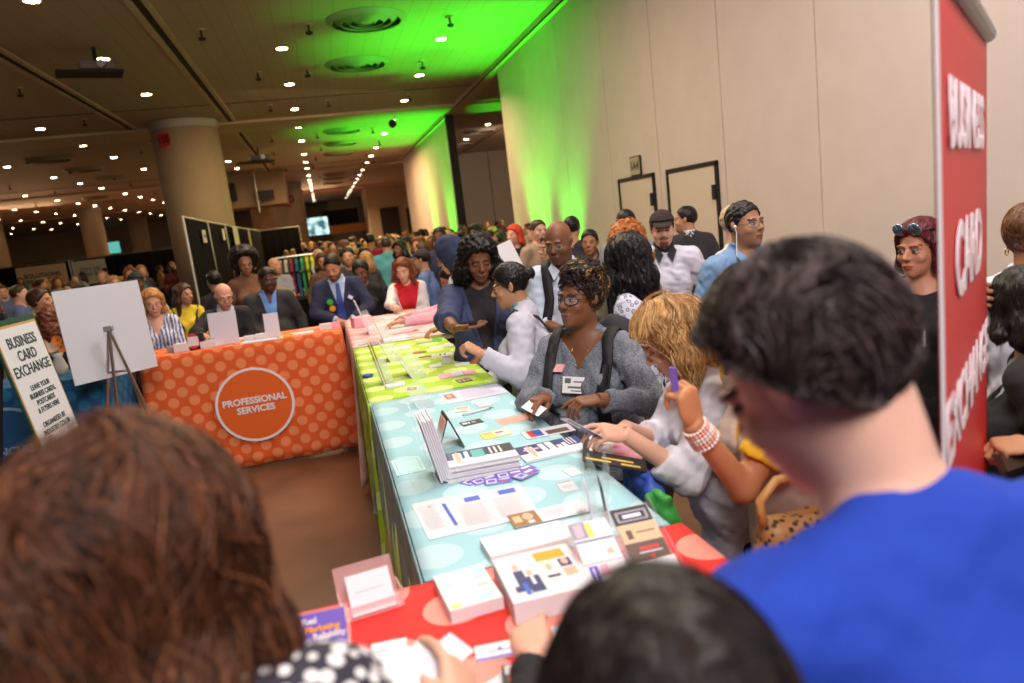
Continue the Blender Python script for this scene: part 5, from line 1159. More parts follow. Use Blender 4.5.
def make_glasses(spec, c):
    m = {'black': mat('frame_black', (.012, .012, .014), .3), 'thin': mat('frame_metal', (.12, .10, .09), .35, metal=.6), 'gold': mat('frame_gold', (.5, .33, .12), .3, metal=.9)}[spec.split('_')[0]]
    H = c['H']; r = (.0022 if 'black' in spec else .0013) * c['hs']; mb = MB()
    r = max(r, c['px'] * .22)
    for s in (-1, 1):
        pts = []
        for k in range(20):
            a = 2 * PI * k / 20; ca, sa = math.cos(a), math.sin(a); x = s * .033 + .0255 * math.copysign(abs(ca) ** .75, ca); z = .001 + .0175 * math.copysign(abs(sa) ** .8, sa)
            pts.append(H(x, .101 - 9 * (x * x) , z))
        mb.tube(pts, r, 6, closed=True)
        mb.tube([H(s * .057, .101 - 9 * .057 ** 2, .006), H(s * .076, .055, .007), H(s * .083, -.005, .006)], r, 6)
    mb.tube([H(-.0085, .1, .005), H(0, .104, .008), H(.0085, .1, .005)], r, 6)
    o = attach(mb, 'glasses', m, c, True)
    mb = MB()
    for s in (-1, 1): mb.add([H(s * .033 + .024 * math.cos(a), .1005 - 9 * (s * .033 + .024 * math.cos(a)) ** 2, .001 + .016 * math.sin(a)) for a in [2 * PI * k / 16 for k in range(16)]], [tuple(range(16))])
    l = mb.build('lens', mat('spectacle_lens', (.9, .95, 1), .05, alpha=.12, spec=.8)); l.parent = o
def surf_patch(c, p, nrm_hint, du, dv, m, name, prims_t=.018, lift=.004, th=.002, grid=None):
    """small flat item laid against the clothed chest: p in the person's frame"""
    mb = MB(); u = np.asarray(du, float); v = np.asarray(dv, float); n = np.cross(u / np.linalg.norm(u), v / np.linalg.norm(v)); n /= np.linalg.norm(n)
    q = [np.asarray(p) - u / 2 - v / 2, np.asarray(p) + u / 2 - v / 2, np.asarray(p) + u / 2 + v / 2, np.asarray(p) - u / 2 + v / 2]
    mb.quadslab([tuple(a + n * lift) for a in q], th); return attach(mb, name, m, c)
# ================================================================ PEOPLE
def gt(k, col, **a): return dict(kind='top', key=k, col=col, **a)
def gj(k, col, **a):
    a.setdefault('lapel', True); a.setdefault('open', .075); a.setdefault('vb', 1.08); a.setdefault('t', .021); return dict(kind='jacket', key=k, col=col, **a)
def tr(k, col): return dict(kind='trousers', key=k, col=col)
def wpt(c, p):
    """from a person's frame to the world"""
    return Vector(c['RB'] @ (np.asarray(p, float) * c['sc']) + c['rootv'] + V3(0, 0, c['root'].location.z))
def hpt(c, side, a=.07, n=.02, th=0):
    f, nn, pose, _ = c['hands'][side]; f = f / np.linalg.norm(f); nn = nn - f * f.dot(nn); nn /= np.linalg.norm(nn); t = np.cross(f, nn) * (1 if side == 1 else -1)
    return wpt(c, c['Wr'][side] + f * a + nn * n + t * th), Vector(c['RB'] @ f), Vector(c['RB'] @ nn), Vector(c['RB'] @ t)
def slab_thing(name, label, cat, c, u, v, wd, ht, th, m, decor=(), inset=None):
    u = Vector(u).normalized(); v = Vector(v); v = (v - u * u.dot(v)).normalized(); n = u.cross(v); M = Matrix((u, v, n)).transposed(); c = Vector(c)
    mb = MB(); mb.box(c, (wd, ht, th), M=M); ms = [m]; 
    for (u0, v0, u1, v1, mm) in decor:
        if mm not in ms: ms.append(mm)
        for s in (1, -1):
            mb.cur = ms.index(mm); mb.add([c + M @ Vector(((a - .5) * wd, (b - .5) * ht, s * (th / 2 + .0003))) for a, b in ((u0, v0), (u1, v0), (u1, v1), (u0, v1))], [(0, 1, 2, 3)])
    return tag(mb.build(name, ms), label, cat)
M_SCREEN = mat('phone_glass', (.02, .02, .03), .1)
M_BADGE = mat('badge_white', (.82, .80, .80), .4); M_INK = mat('badge_ink', (.12, .12, .14), .6)
def badge(c, x, z, wd=.09, ht=.058, ink=True, col=None, y=None, rollb=0):
    """name badge on the chest, laid on the garment"""
    L_, LR = c['L'], c['LR']; base = L_((x, 0, z)); fw = LR @ V3(0, 1, 0); 
    d = y if y is not None else find_front(c, base, fw)
    p = base + fw * d; N = field_grad(c['torso'](.02), p[None, :], .02)[0]; N /= np.linalg.norm(N); u = LR @ V3(math.cos(rollb), 0, math.sin(rollb)); u = u - N * N.dot(u); u /= np.linalg.norm(u); v = np.cross(u, N); v = v if v[2] > 0 else -v; fw = N; p = p + N * .004
    mb = MB(); q = [p - u * wd / 2 - v * ht / 2, p + u * wd / 2 - v * ht / 2, p + u * wd / 2 + v * ht / 2, p - u * wd / 2 + v * ht / 2]; mb.quadslab([tuple(a) for a in q], .003)
    m = col or M_BADGE; ms = [m, M_INK]
    if ink:
        mb.cur = 1
        for (a0, b0, a1, b1) in ((.08, .66, .5, .74), (.08, .3, .75, .42), (.62, .6, .9, .9), (.08, .12, .6, .18)):
            mb.add([tuple(p + u * (a - .5) * wd + v * (b - .5) * ht + fw * .0042) for a, b in ((a0, b0), (a1, b0), (a1, b1), (a0, b1))], [(0, 1, 2, 3)]); mb.add([tuple(p + u * (a - .5) * wd + v * (b - .5) * ht - fw * .0036) for a, b in ((a0, b0), (a1, b0), (a1, b1), (a0, b1))], [(0, 1, 2, 3)])
    return attach(mb, 'name_badge', ms, c)
def find_front(c, base, fw, t=.02):
    P = c['torso'](t)
    for k in range(120):
        d = .30 - k * .0025; q = (base + fw * d)[None, :]
        if field_at(P, q)[0] < 0: return d + .011
    return .12
def strap(c, pts, wd=.045, th=.008, m=None, name='strap', t=.026):
    """a band laid over the clothed torso through points (x, z, front/back)"""
    P = c['torso'](t) + c['arm'](1, t, 1) + c['arm'](-1, t, 1); L_, LR = c['L'], c['LR']; out = []
    for (x, y, z) in pts:
        q = L_((x, y, z))[None, :]
        for _ in range(6): f = field_at(P, q); q = q - field_grad(P, q) * f[:, None]
        out.append((q[0], field_grad(P, q)[0]))
    vs = []
    for i, (q, n) in enumerate(out):
        tg = out[min(i + 1, len(out) - 1)][0] - out[max(i - 1, 0)][0]; tg /= np.linalg.norm(tg); s = np.cross(tg, n); s /= np.linalg.norm(s)
        vs += [q - s * wd / 2, q + s * wd / 2, q + s * wd / 2 + n * th, q - s * wd / 2 + n * th]
    fs = [(4 * i + k, 4 * i + (k + 1) % 4, 4 * i + 4 + (k + 1) % 4, 4 * i + 4 + k) for i in range(len(out) - 1) for k in range(4)]
    mb = MB(); mb.add(vs, fs); return attach(mb, name, m or mat('strap_black', (.015, .014, .016), .7), c, True)
def arc(a, b, n, f): return [f(a + (b - a) * i / (n - 1)) for i in range(n)]
def shoulder_strap(c, s, x0=.10, zlow=1.08, **k):
    return strap(c, [(s * (x0 + .01), .2, zlow), (s * x0, .2, zlow + .08), (s * x0, .2, zlow + .16), (s * x0, .18, zlow + .24), (s * x0, .12, 1.40), (s * x0, .05, 1.46), (s * x0, -.02, 1.47), (s * x0, -.1, 1.44), (s * x0, -.2, 1.36), (s * x0, -.2, 1.25)], **k)
def backpack(c, label, col=(.02, .02, .025)):
    pp, QQ = field_mesh([ell((0, 0, 0), (.15, .085, .21), None, .03), boxp((0, -.02, -.04), (.125, .07, .16), None, .03, '+', .05), boxp((0, -.09, -.07), (.10, .03, .09), None, .02, '+', .02)], .012, (), [(.003, .1, 3)])
    p = wpt(c, c['L']((0, -.235 * c['w'] ** .5, 1.22))); o = np_mesh('backpack', pp, QQ, mat('backpack_cloth', col, .8, bump=.2, bscale=80)); o.location = p; o.rotation_euler = (0, 0, c['root'].rotation_euler.z); return tag(o, label, 'backpack')
def lanyard_string(c): pass
def necklace(c, m=None):
    mb = MB(); P = c['body']; pts = []
    for k in range(13):
        a = PI * (k / 12); q = c['L']((.055 * math.cos(a), .12, 1.45 - .10 * math.sin(a)))[None, :]
        for _ in range(6): f = field_at(P, q); q = q - field_grad(P, q) * (f - .002)[:, None]
        pts.append(q[0])
    mb.tube(pts, .0016, 5); attach(mb, 'necklace', m or mat('gold', (.75, .48, .15), .25, metal=1), c, True)
def collar_wings(c, m, sz=.05, drop=.055):
    H, L_ = c['H'], c['L']; mb = MB()
    for s in (-1, 1):
        P = [L_((s * .012, .085, 1.435)), L_((s * .062, .045, 1.485)), L_((s * .080, .075, 1.455)), L_((s * .045, .118, 1.385))]
        mb.quadslab([tuple(p) for p in (P if s == 1 else P[::-1])], .004)
    return attach(mb, 'collar', m, c)
def tie(c, m, z0=1.44, z1=1.02):
    P = c['torso'](.014); pts = []
    for k in range(9):
        z = z0 + (z1 - z0) * k / 8; b = c['L']((0, 0, z)); fw = c['LR'] @ V3(0, 1, 0); d = find_front(c, b, fw, .013); pts.append((b + fw * (d + .001), .018 + .022 * min(1, k / 6)))
    mb = MB(); vs = []
    for p, wd in pts: vs += [p + V3(-wd, 0, 0), p + V3(wd, 0, 0), p + V3(wd, .006, 0), p + V3(-wd, .006, 0)]
    mb.add(vs, [(4 * i + k, 4 * i + (k + 1) % 4, 4 * i + 4 + (k + 1) % 4, 4 * i + 4 + k) for i in range(8) for k in range(4)]); attach(mb, 'tie', m, c)
def lid_cap(c, col):
    H, Rh, hs = c['H'], c['Rh'], c['hs']; nl = Rh @ V3(0, -.25, 1); nl /= np.linalg.norm(nl)
    pp, QQ = field_mesh([ell(H(0, -.016, .045), V3(.088, .108, .092) * hs, Rh, .01, [(H(0, 0, .052), -nl)])], .006, (), [(.0015, .04, 2)])
    np_mesh('cap', pp, QQ, fabric('cap_%d' % int(col[0] * 999), col), None, c['root'])
    pp, QQ = field_mesh([ell(H(0, .088, .052), V3(.066, .062, .009) * hs, Rh @ rotx(-.25), .01)], .005); np_mesh('cap_brim', pp, QQ, fabric('cap_%d' % int(col[0] * 999), col), None, c['root'])

NAVY = (.035, .045, .11); BLK = (.012, .011, .013); PGREY = (.50, .50, .57); WHT = (.74, .73, .80)
# --- P8 woman in navy blazer
c8 = person('woman with long curly black hair in a navy blazer, looking down at her hand', (.86, 4.13, 1.775), -100, 'f', 'dark', w=1.22, hair='curly_long', hc='black', pitch=20, yaw=8, lean=3, eyes='down',
    armR=dict(w=(.595, 3.72, 1.335), hint=(.9, .1, -.9), pose='flat', n=(0, 0, 1), f=(.85, -.25, -.05), fine=True), armL=dict(l=(.10, .25, 1.02), pose='relax'),
    outfit=[gt('black_top', (.016, .012, .016), t=.009, sleeve=0, nr=.088, nd=.065), gj('navy_blazer', NAVY, sleeve=1.35, fullopen=.03, open=.06, vb=1.12, lapelw=.045)], depth=4.0, hairkw=dict(L=.15, n=500, vol=1.02, r=.0016, wave=.012, wl=.03, lift=.012), seed=3, lip=(.22, .06, .05))
p, f, n, t = hpt(c8, 1, .08, .022); slab_thing('phone', 'small dark phone lying in the open palm of the woman in the navy blazer', 'phone', p, f, t, .085, .05, .008, M_SCREEN)
# --- P7 woman in pale grey blazer with bun
c7 = person('woman with a low dark bun in a pale grey blazer, turned away to the left', (.885, 3.63, 1.638), 158, 'f', 'tan', w=1.06, hair='bun', hc='black', pitch=12, yaw=5, lean=7, hs=.97,
    armL=dict(w=(.66, 3.42, 1.235), hint=(-.2, -.8, -1), pose='grip', n=(0, .3, -1), fine=True), armR=dict(p='front'), outfit=[gt('blouse_teal', (.15, .35, .36), t=.010, sleeve=0, neck='collar'), gj('pale_grey_blazer', PGREY, sleeve=1.93, neck='collar', open=.05, vb=1.15, hem=.80, lapel=False), tr('grey_trousers', (.30, .31, .36))], depth=3.5, seed=5, hairkw=dict(n=250, bz=.035, bx=.0, wave=.001, lift=.002))
strap(c7, [(-.12, .1, 1.44), (-.11, 0, 1.46), (-.08, -.15, 1.42), (-.02, -.2, 1.34), (.05, -.2, 1.24), (.11, -.2, 1.14), (.16, -.12, 1.04), (.2, -.02, .94)], wd=.018, th=.006, t=.028)
# --- P6 woman with glasses, grey top
M_HEATHER = mat('heather_grey', (.17, .19, .22), .95, var=.55, vscale=170, bump=.2, bscale=200)
c6 = person('woman with black glasses and curly blonde-tipped hair in a heather grey top with a badge', (1.00, 2.80, 1.625), -138, 'f', 'dark', w=1.34, hair='curly_up', hc='black', yaw=-16, pitch=-6, lean=10, hs=1.02, glasses='black', headshape=1.08,
    armR=dict(w=(.74, 2.63, 1.165), hint=(.9, -.3, -.8), pose='pinch', n=(0, 0, -1), f=(-.55, -.5, .1), fine=True), armL=dict(w=(.905, 2.47, 1.165), hint=(-.9, -.3, -.8), pose='pinch', n=(0, .2, -1), f=(-.75, .1, .05), fine=True),
    outfit=[dict(kind='top', key='heather', mat=M_HEATHER, t=.012, sleeve=1.9, neck='v', open=.080, vb=1.36, hem=.80, wr=.006), tr('blue_jeans', (.03, .05, .10))], depth=2.8, seed=7, detail=.0028, lip=(.26, .09, .075),
    hairkw=dict(n=700, cols=[(.02, .012, .008), (.05, .028, .015), (.55, .33, .12), (.10, .05, .02)], wave=.02, wl=.02, lift=.016, r=.0018, steps=10, step=.006))
shoulder_strap(c6, -1, .135, 1.02, wd=.055); shoulder_strap(c6, 1, .125, 1.15, wd=.05); badge(c6, .01, 1.285, .095, .072); necklace(c6)
badge(c6, .085, 1.345, .045, .045, False, mat('sticker_pink', (.75, .35, .38), .5))
backpack(c6, 'black backpack on the back of the woman in heather grey')
p, f, n, t = hpt(c6, 1, .10, .03); slab_thing('business_card', 'white card in the fingers of the woman in heather grey', 'card', p + Vector((.0, -.02, .01)), (.5, -.9, -.3), (1, .6, .5), .09, .05, .0012, PM['w'])
# --- P5 blonde
c5 = person('blonde woman in a white blazer bending over the aqua table with a leaflet', (.985, 2.14, 1.535), 168, 'f', 'fair', w=1.18, hair='wavy', hc='dblonde', pitch=34, yaw=-16, lean=18, hs=1.06, eyes='down',
    armL=dict(w=(.80, 1.985, 1.18), hint=(-.1, -.6, -1), pose='pinch', n=(0, .5, -.8), f=(-.9, -.1, .35), fine=True), armR=dict(w=(.86, 2.13, 1.155), hint=(0, .6, -1), pose='relax', n=(0, -.3, -1), f=(-1, 0, -.05), fine=True),
    outfit=[gt('white_shell', (.75, .75, .8), t=.008, sleeve=0), gj('white_blazer', WHT, sleeve=1.42, open=.06, vb=1.1, neck='collar', hem=.76, lapel=False, wr=.006), tr('black_trousers', (.012, .012, .014))], depth=2.2, seed=9,
    hairkw=dict(L=.17, n=1500, cols=[(.72, .45, .18), (.52, .27, .09), (.85, .62, .32), (.36, .17, .055)], wave=.007, wl=.10, lift=.018, r=.0015, steps=20, vol=1.0))
p, f, n, t = hpt(c5, -1, .10, .02); LFL = [(.05, .05, .95, .4, PM['n']), (.1, .5, .5, .9, PM['v']), (.6, .45, .9, .9, PM['p'])]
slab_thing('leaflet', 'folded printed leaflet held by the blonde woman in white', 'leaflet', p + Vector((-.045, 0, .03)), (-.75, .05, .55), (.0, 1, -.3), .13, .06, .0015, PM['w'], LFL)
slab_thing('magazine', 'navy and yellow magazine held low under the blonde woman hands', 'magazine', (.80, 2.10, 1.095), (.9, -.35, -.25), (.3, 1, .05), .20, .26, .006, PM['k'], [(.05, .06, .45, .11, PM['y']), (.3, .16, .8, .21, PM['y']), (.6, .05, .9, .10, PM['y']), (.1, .35, .5, .9, PM['w']), (.5, .35, .95, .9, PM['p'])])
def soft_bag(label, c, h, m, rz=0):
    pp, QQ = field_mesh([boxp((0, 0, 0), h, None, .02, '+', .015), boxp((0, 0, h[2] + .01), (h[0] * .5, h[1] * .8, .02), None, .02, '+', .01)], .007, (), [(.004, .07, 5)])
    o = np_mesh('tote_bag', pp, QQ, m); o.location = c; o.rotation_euler = (R(8), R(-6), rz); return tag(o, label, 'bag')
soft_bag('royal blue bag hanging beside the aqua table edge', (.86, 2.02, .90), (.03, .10, .14), PM['b'])
soft_bag('bright green bag hanging in front of the royal blue one', (.845, 1.85, .87), (.03, .06, .15), PM['G'])
# --- P4 woman with raised phone
c4 = person('woman in yellow sleeves and a beige dress raising a phone beside the blonde', (1.055, 1.70, 1.675), 176, 'f', (.50, .22, .10), w=1.02, hair='long', hc='black', pitch=8, yaw=4, lean=13,
    armL=dict(w=(.79, 1.525, 1.335), hint=(.05, .15, -1), pose='grip', n=(-.4, .9, .1), f=(-.12, .05, 1), fine=True), armR=dict(l=(.16, -.12, .92)),
    outfit=[gt('yellow_top', (.88, .52, .02), t=.012, sleeve=.72), dict(kind='jacket', name='vest', key='beige_dress', col=(.60, .45, .36), t=.022, sleeve=0, open=.05, lapel=False, hem=.55, neck='round', nr=.1)], depth=1.9, seed=11, hairkw=dict(L=.12, n=200))
p, f, n, t = hpt(c4, -1, .105, .012); slab_thing('phone', 'violet-cased phone held up in the braceletted hand', 'phone', p + Vector((-.015, .0, .012)), (.5, -.6, 0), (-.25, .1, 1), .016, .066, .008, PM['v'], [(.1, .05, .9, .95, mat('phone_case', (.20, .13, .55), .3))])
mb = MB(); W0, E0 = c4['Wr'][-1], c4['El'][-1]; ax_ = (W0 - E0) / np.linalg.norm(W0 - E0); u_ = np.cross(ax_, V3(0, 0, 1)); u_ /= np.linalg.norm(u_); v_ = np.cross(ax_, u_)
for k in range(6):
    mb = MB(); cc = W0 - ax_ * (.006 + k * .0105); rr_ = .031 + k * .0009
    for j in range(22):
        a = 2 * PI * j / 22; q = cc + (u_ * math.cos(a) + v_ * math.sin(a)) * rr_; M = Matrix.Identity(3); mb.lathe([(.001, -.005), (.0038, -.003), (.0052, 0), (.0038, .003), (.001, .005)], tuple(q), 7)
    attach(mb, 'bracelet', mat('bead_%d' % (k % 3), ((.85, .70, .60), (.85, .42, .34), (.92, .85, .80))[k % 3], .3), c4, True)
# handbag
t = thing('handbag', 'leopard-print brown handbag with a tan handle beside the beige dress', 'handbag', (.985, 1.40, 1.03))
pp, QQ = field_mesh([boxp((0, 0, 0), (.11, .05, .085), None, .02, '+', .04), ell((0, 0, -.02), (.13, .062, .08), None, .02)], .006, (), [(.003, .06, 4)])
m_leo = mat('leopard_brown', (.35, .18, .06), .5); nt = m_leo.node_tree; vo = nt.nodes.new('ShaderNodeTexVoronoi'); vo.inputs['Scale'].default_value = 55; tc = nt.nodes.new('ShaderNodeTexCoord'); nt.links.new(tc.outputs['Object'], vo.inputs['Vector']); cr = nt.nodes.new('ShaderNodeValToRGB'); cr.color_ramp.elements[0].position = .30; cr.color_ramp.elements[0].color = (.02, .01, .006, 1); cr.color_ramp.elements[1].position = .42; cr.color_ramp.elements[1].color = (.38, .20, .07, 1); nt.links.new(vo.outputs['Distance'], cr.inputs[0]); nt.links.new(cr.outputs[0], nt.nodes['Principled BSDF'].inputs['Base Color'])
o = np_mesh('bag_body', pp, QQ, m_leo, None, t)
mb = MB(); mb.tube([(-.10, 0, .07), (-.10, .01, .13), (-.05, .015, .17), (.03, .015, .17), (.09, .01, .13), (.10, 0, .07)], .011, 8); o = mb.build('handle', mat('tan_leather', (.50, .27, .08), .4), smooth=True); o.parent = t
strap(c4, [(.10, .1, 1.44), (.09, 0, 1.47), (-.0, -.06, 1.42), (-.12, -.05, 1.30), (-.17, .0, 1.16), (-.19, .05, 1.02)], wd=.02, th=.006, t=.028, m=mat('strap_brown', (.10, .05, .025), .5))
# --- P9 bald man with glasses
c9 = person('bald man with glasses in a white shirt and black backpack strap, looking down', (1.40, 4.30, 1.81), -118, 'm', 'dark', w=1.0, hair='none', pitch=14, yaw=-12, glasses='thin', beard='stubble', eyes='down',
    armR=dict(l=(-.02, .26, 1.10), pose='relax'), armL=dict(l=(.05, .30, 1.04), pose='relax', hint=(-.6, -.2, -.6)), outfit=[gt('white_shirt', (.55, .62, .74), t=.014, sleeve=1.25, neck='collar', open=.03, vb=1.33)], depth=4.3, seed=13)
shoulder_strap(c9, 1, .10, 1.05, wd=.06); shoulder_strap(c9, -1, .10, 1.1, wd=.05); collar_wings(c9, fabric('white_shirt', (.55, .62, .74))); backpack(c9, 'black backpack on the back of the bald man with glasses')
# --- P10 black hair, leopard top
m_anim = mat('animal_print', (.6, .6, .65), .8); nt = m_anim.node_tree; vo = nt.nodes.new('ShaderNodeTexVoronoi'); vo.inputs['Scale'].default_value = 42; tc = nt.nodes.new('ShaderNodeTexCoord'); nt.links.new(tc.outputs['Object'], vo.inputs['Vector']); cr = nt.nodes.new('ShaderNodeValToRGB'); e = cr.color_ramp.elements; e[0].position = .22; e[0].color = (.50, .50, .60, 1); e[1].position = .34; e[1].color = (.02, .02, .05, 1); q = e.new(.50); q.color = (.62, .62, .72, 1); nt.links.new(vo.outputs['Distance'], cr.inputs[0]); nt.links.new(cr.outputs[0], nt.nodes['Principled BSDF'].inputs['Base Color'])
c10 = person('woman with very long black hair in a black and white animal-print cardigan, seen from behind', (1.47, 3.40, 1.715), -35, 'f', 'tan', w=1.15, hair='wavy', hc='black', yaw=120, pitch=8, lean=2, hs=1.1,
    outfit=[gt('black_inner', BLK, t=.008, sleeve=0), dict(kind='jacket', key='animal', mat=m_anim, t=.020, sleeve=1.9, open=.08, fullopen=.05, lapel=False)], depth=3.4, seed=15, hairkw=dict(L=.24, n=700, vol=1.0, r=.0018, wave=.008, lift=.012, steps=22, step=.012, cols=[(.012, .01, .012), (.03, .028, .035), (.006, .005, .006)]))
# --- P11 ginger curls behind
c11 = person('person with a big mass of ginger curls seen from behind, beyond the long black hair', (2.0, 4.60, 1.735), 40, 'f', 'fair', hair='curly_long', hc='ginger', lean=2, hs=1.1, outfit=[gt('olive_top', (.20, .16, .10), sleeve=2)], depth=4.9, seed=17, hairkw=dict(L=.22, n=500, vol=1.1, r=.0022, wave=.02, wl=.03, lift=.02, cols=[(.45, .15, .03), (.30, .08, .02), (.62, .26, .07)]))
# --- P12 dark man grey shirt
c12 = person('man with short black hair in a grey shirt and backpack straps by the wall door', (2.64, 6.05, 1.815), -100, 'm', 'deep', w=1.0, hair='crop', hc='black', pitch=6, yaw=10, beard='stubble', outfit=[gt('grey_tee', (.25, .25, .28), sleeve=.7)], depth=6.4, seed=19)
shoulder_strap(c12, 1, .11, 1.1, wd=.05); shoulder_strap(c12, -1, .11, 1.1, wd=.05); backpack(c12, 'dark backpack on the back of the man in the grey shirt')
# --- P13 cap and white polo
c13 = person('man in a dark cap and white polo shirt with a black collar and goatee', (2.35, 4.77, 1.785), -112, 'm', 'fair', w=1.0, hair='short', hc='black', pitch=8, yaw=-2, beard='goatee', eyes='open', armL=dict(l=(-.27, .12, .98), pose='grip', n=(.5, 0, -.2)), outfit=[gt('white_polo', (.62, .61, .72), t=.016, sleeve=.8, neck='round', nr=.06, wr=.006), tr('grey_slacks', (.12, .12, .13))], depth=4.8, seed=21, detail=.0035)
lid_cap(c13, (.030, .018, .020)); collar_wings(c13, fabric('black_collar', (.02, .02, .025)), drop=.07)
mb = MB(); P_ = c13
pp, QQ = field_mesh([cone(c13['piv'] + V3(0, -.012, -.045), c13['piv'] + V3(0, 0, .0), c13['nk'] + .028, c13['nk'] + .014, .01), ell(c13['L']((0, .11, 1.47)), (.035, .06, .09), None, .01, (), '-')], .006); np_mesh('collar_band', pp, QQ, fabric('black_collar', (.02, .02, .025)), None, c13['root'])
p, f, n, t = hpt(c13, -1, .08, .02); t_ = thing('lanyard_roll', 'yellow loop held in the hand of the man in the white polo', 'strap', p)
mb = MB(); mb.tube([p + Vector((0, 0, .09)), p + Vector((-.03, -.02, .05)), p + Vector((-.03, -.02, -.03)), p + Vector((.01, -.01, -.06)), p + Vector((.03, 0, 0)), p + Vector((.02, 0, .07))], .012, 8, closed=True); mb.build('loop', mat('loop_yellow', (.85, .65, .02), .5), t_, smooth=True)
# --- P14 dark suit from behind
c14 = person('man in a dark suit with short dark hair, back turned, before the nearer wall door', (3.40, 6.38, 1.77), 70, 'm', 'tan', hair='short', hc='black', yaw=75, outfit=[gt('white_collar', (.7, .7, .72), t=.012, sleeve=0, neck='collar'), gj('dark_suit', (.035, .032, .038), sleeve=2, neck='collar')], depth=6.9, seed=23)
# --- P15 light blue shirt
c15 = person('man in a light blue shirt with white earphones, looking to the right', (2.275, 3.62, 1.805), -98, 'm', (.42, .21, .12), w=1.0, hair='short', hc='black', yaw=24, pitch=-2, beard='stubble', glasses='thin', outfit=[gt('light_blue_shirt', (.18, .31, .50), t=.016, sleeve=1.95, neck='collar', open=.022, vb=1.36, wr=.006)], depth=3.6, seed=25, detail=.003)
collar_wings(c15, fabric('light_blue_shirt', (.18, .31, .50)))
mb = MB(); H = c15['H']
for s in (-1, 1): mb.tube([H(s * .086, .004, -.004), H(s * .084, .012, -.03), c15['L']((s * .075, .06, 1.45)), c15['L']((s * .04, .13, 1.38)), c15['L']((0, .155, 1.30))], .0022, 6)
mb.tube([c15['L']((0, .155, 1.30)), c15['L']((-.03, .15, 1.18))], .0022, 6)
for s in (-1, 1): mb.lathe([(.002, -.008), (.008, -.004), (.008, .006), (.002, .01)], tuple(H(s * .084, .006, -.002)), 8)
attach(mb, 'earphones', M_WHITE, c15, True)
# --- P16 blonde behind him
c16 = person('person with swept pale blond hair and shaved side, standing right behind the light blue shirt', (2.53, 4.09, 1.785), -60, 'm', 'fair', hair='short', hc=(.50, .36, .20), yaw=30, outfit=[gt('white_tee', (.6, .6, .62), sleeve=.8)], depth=4.7, seed=27, hairkw=dict(vol=1.0), hs=.96)
# --- P17 maroon hair
c17 = person('woman with maroon hair and sunglasses on her head, in black beside the red banner', (2.44, 2.56, 1.66), -135, 'f', (.50, .22, .13), w=1.05, hair='bob', hc='maroon', yaw=-30, pitch=6, outfit=[gt('black_vest', BLK, t=.010, sleeve=0, nr=.10, nd=.10)], depth=2.9, seed=29, detail=.003, hairkw=dict(L=.06, vol=.75, n=500, cols=[(.10, .012, .018), (.05, .008, .01), (.18, .03, .03)], lift=.006))
H = c17['H']; mb = MB(); ml = mat('mirror_lens', (.28, .38, .52), .08, metal=.8)
for s in (-1, 1): mb.lathe([(.001, 0), (.026, .002), (.030, -.001), (.026, -.006), (.001, -.004)], tuple(H(s * .036, .078, .098)), 16, Matrix((tuple(c17['Rh'] @ V3(1, 0, 0)), tuple(c17['Rh'] @ V3(0, .3, 1)), tuple(c17['Rh'] @ V3(0, 1, -.3)))).transposed())
o = attach(mb, 'sunglasses', ml, c17, True); mb = MB(); mb.tube([H(-.066, .07, .098), H(-.09, .0, .085), H(-.088, -.06, .07)], .0025, 6); mb.tube([H(.066, .07, .098), H(.09, .0, .085), H(.088, -.06, .07)], .0025, 6); mb.tube([H(-.012, .085, .1), H(.012, .085, .1)], .003, 6); q_ = mb.build('frame', mat('frame_black', (.012, .012, .014), .3), smooth=True); q_.parent = o
badge(c17, .045, 1.22, .10, .075); 
# --- P18 right edge
c18 = person('woman with brown swept-up hair and gold earring in a white shirt at the right edge', (2.43, 2.03, 1.71), 10, 'f', 'brown', w=1.05, hair='bun', hc=(.10, .045, .02), yaw=10, pitch=5, armL=dict(w=(1.90, 1.76, 1.48), hint=(-.3, -.2, -1), pose='grip', n=(-.2, -1, 0), f=(-.8, -.3, .2), fine=True), outfit=[gt('white_blouse', (.66, .68, .76), t=.016, sleeve=1.9, neck='collar', wr=.006)], depth=2.6, seed=31, hairkw=dict(n=300, vol=1.1, bz=.05, cols=[(.20, .08, .03), (.10, .04, .02), (.30, .13, .05)]))
H = c18['H']
for s in (-1, 1):
    mb = MB(); mb.tube([H(s * .084, -.004 + .012 * math.sin(a), -.048 + .014 * math.cos(a)) for a in [2 * PI * k / 14 for k in range(14)]], .0028, 6, closed=True); attach(mb, 'earring', mat('gold', (.75, .48, .15), .25, metal=1), c18, True)
strap(c18, [(.12, .12, 1.40), (.11, 0, 1.46), (.05, -.15, 1.38), (-.04, -.2, 1.28), (-.12, -.15, 1.15), (-.2, -.05, 1.02)], wd=.022, th=.006, t=.026)
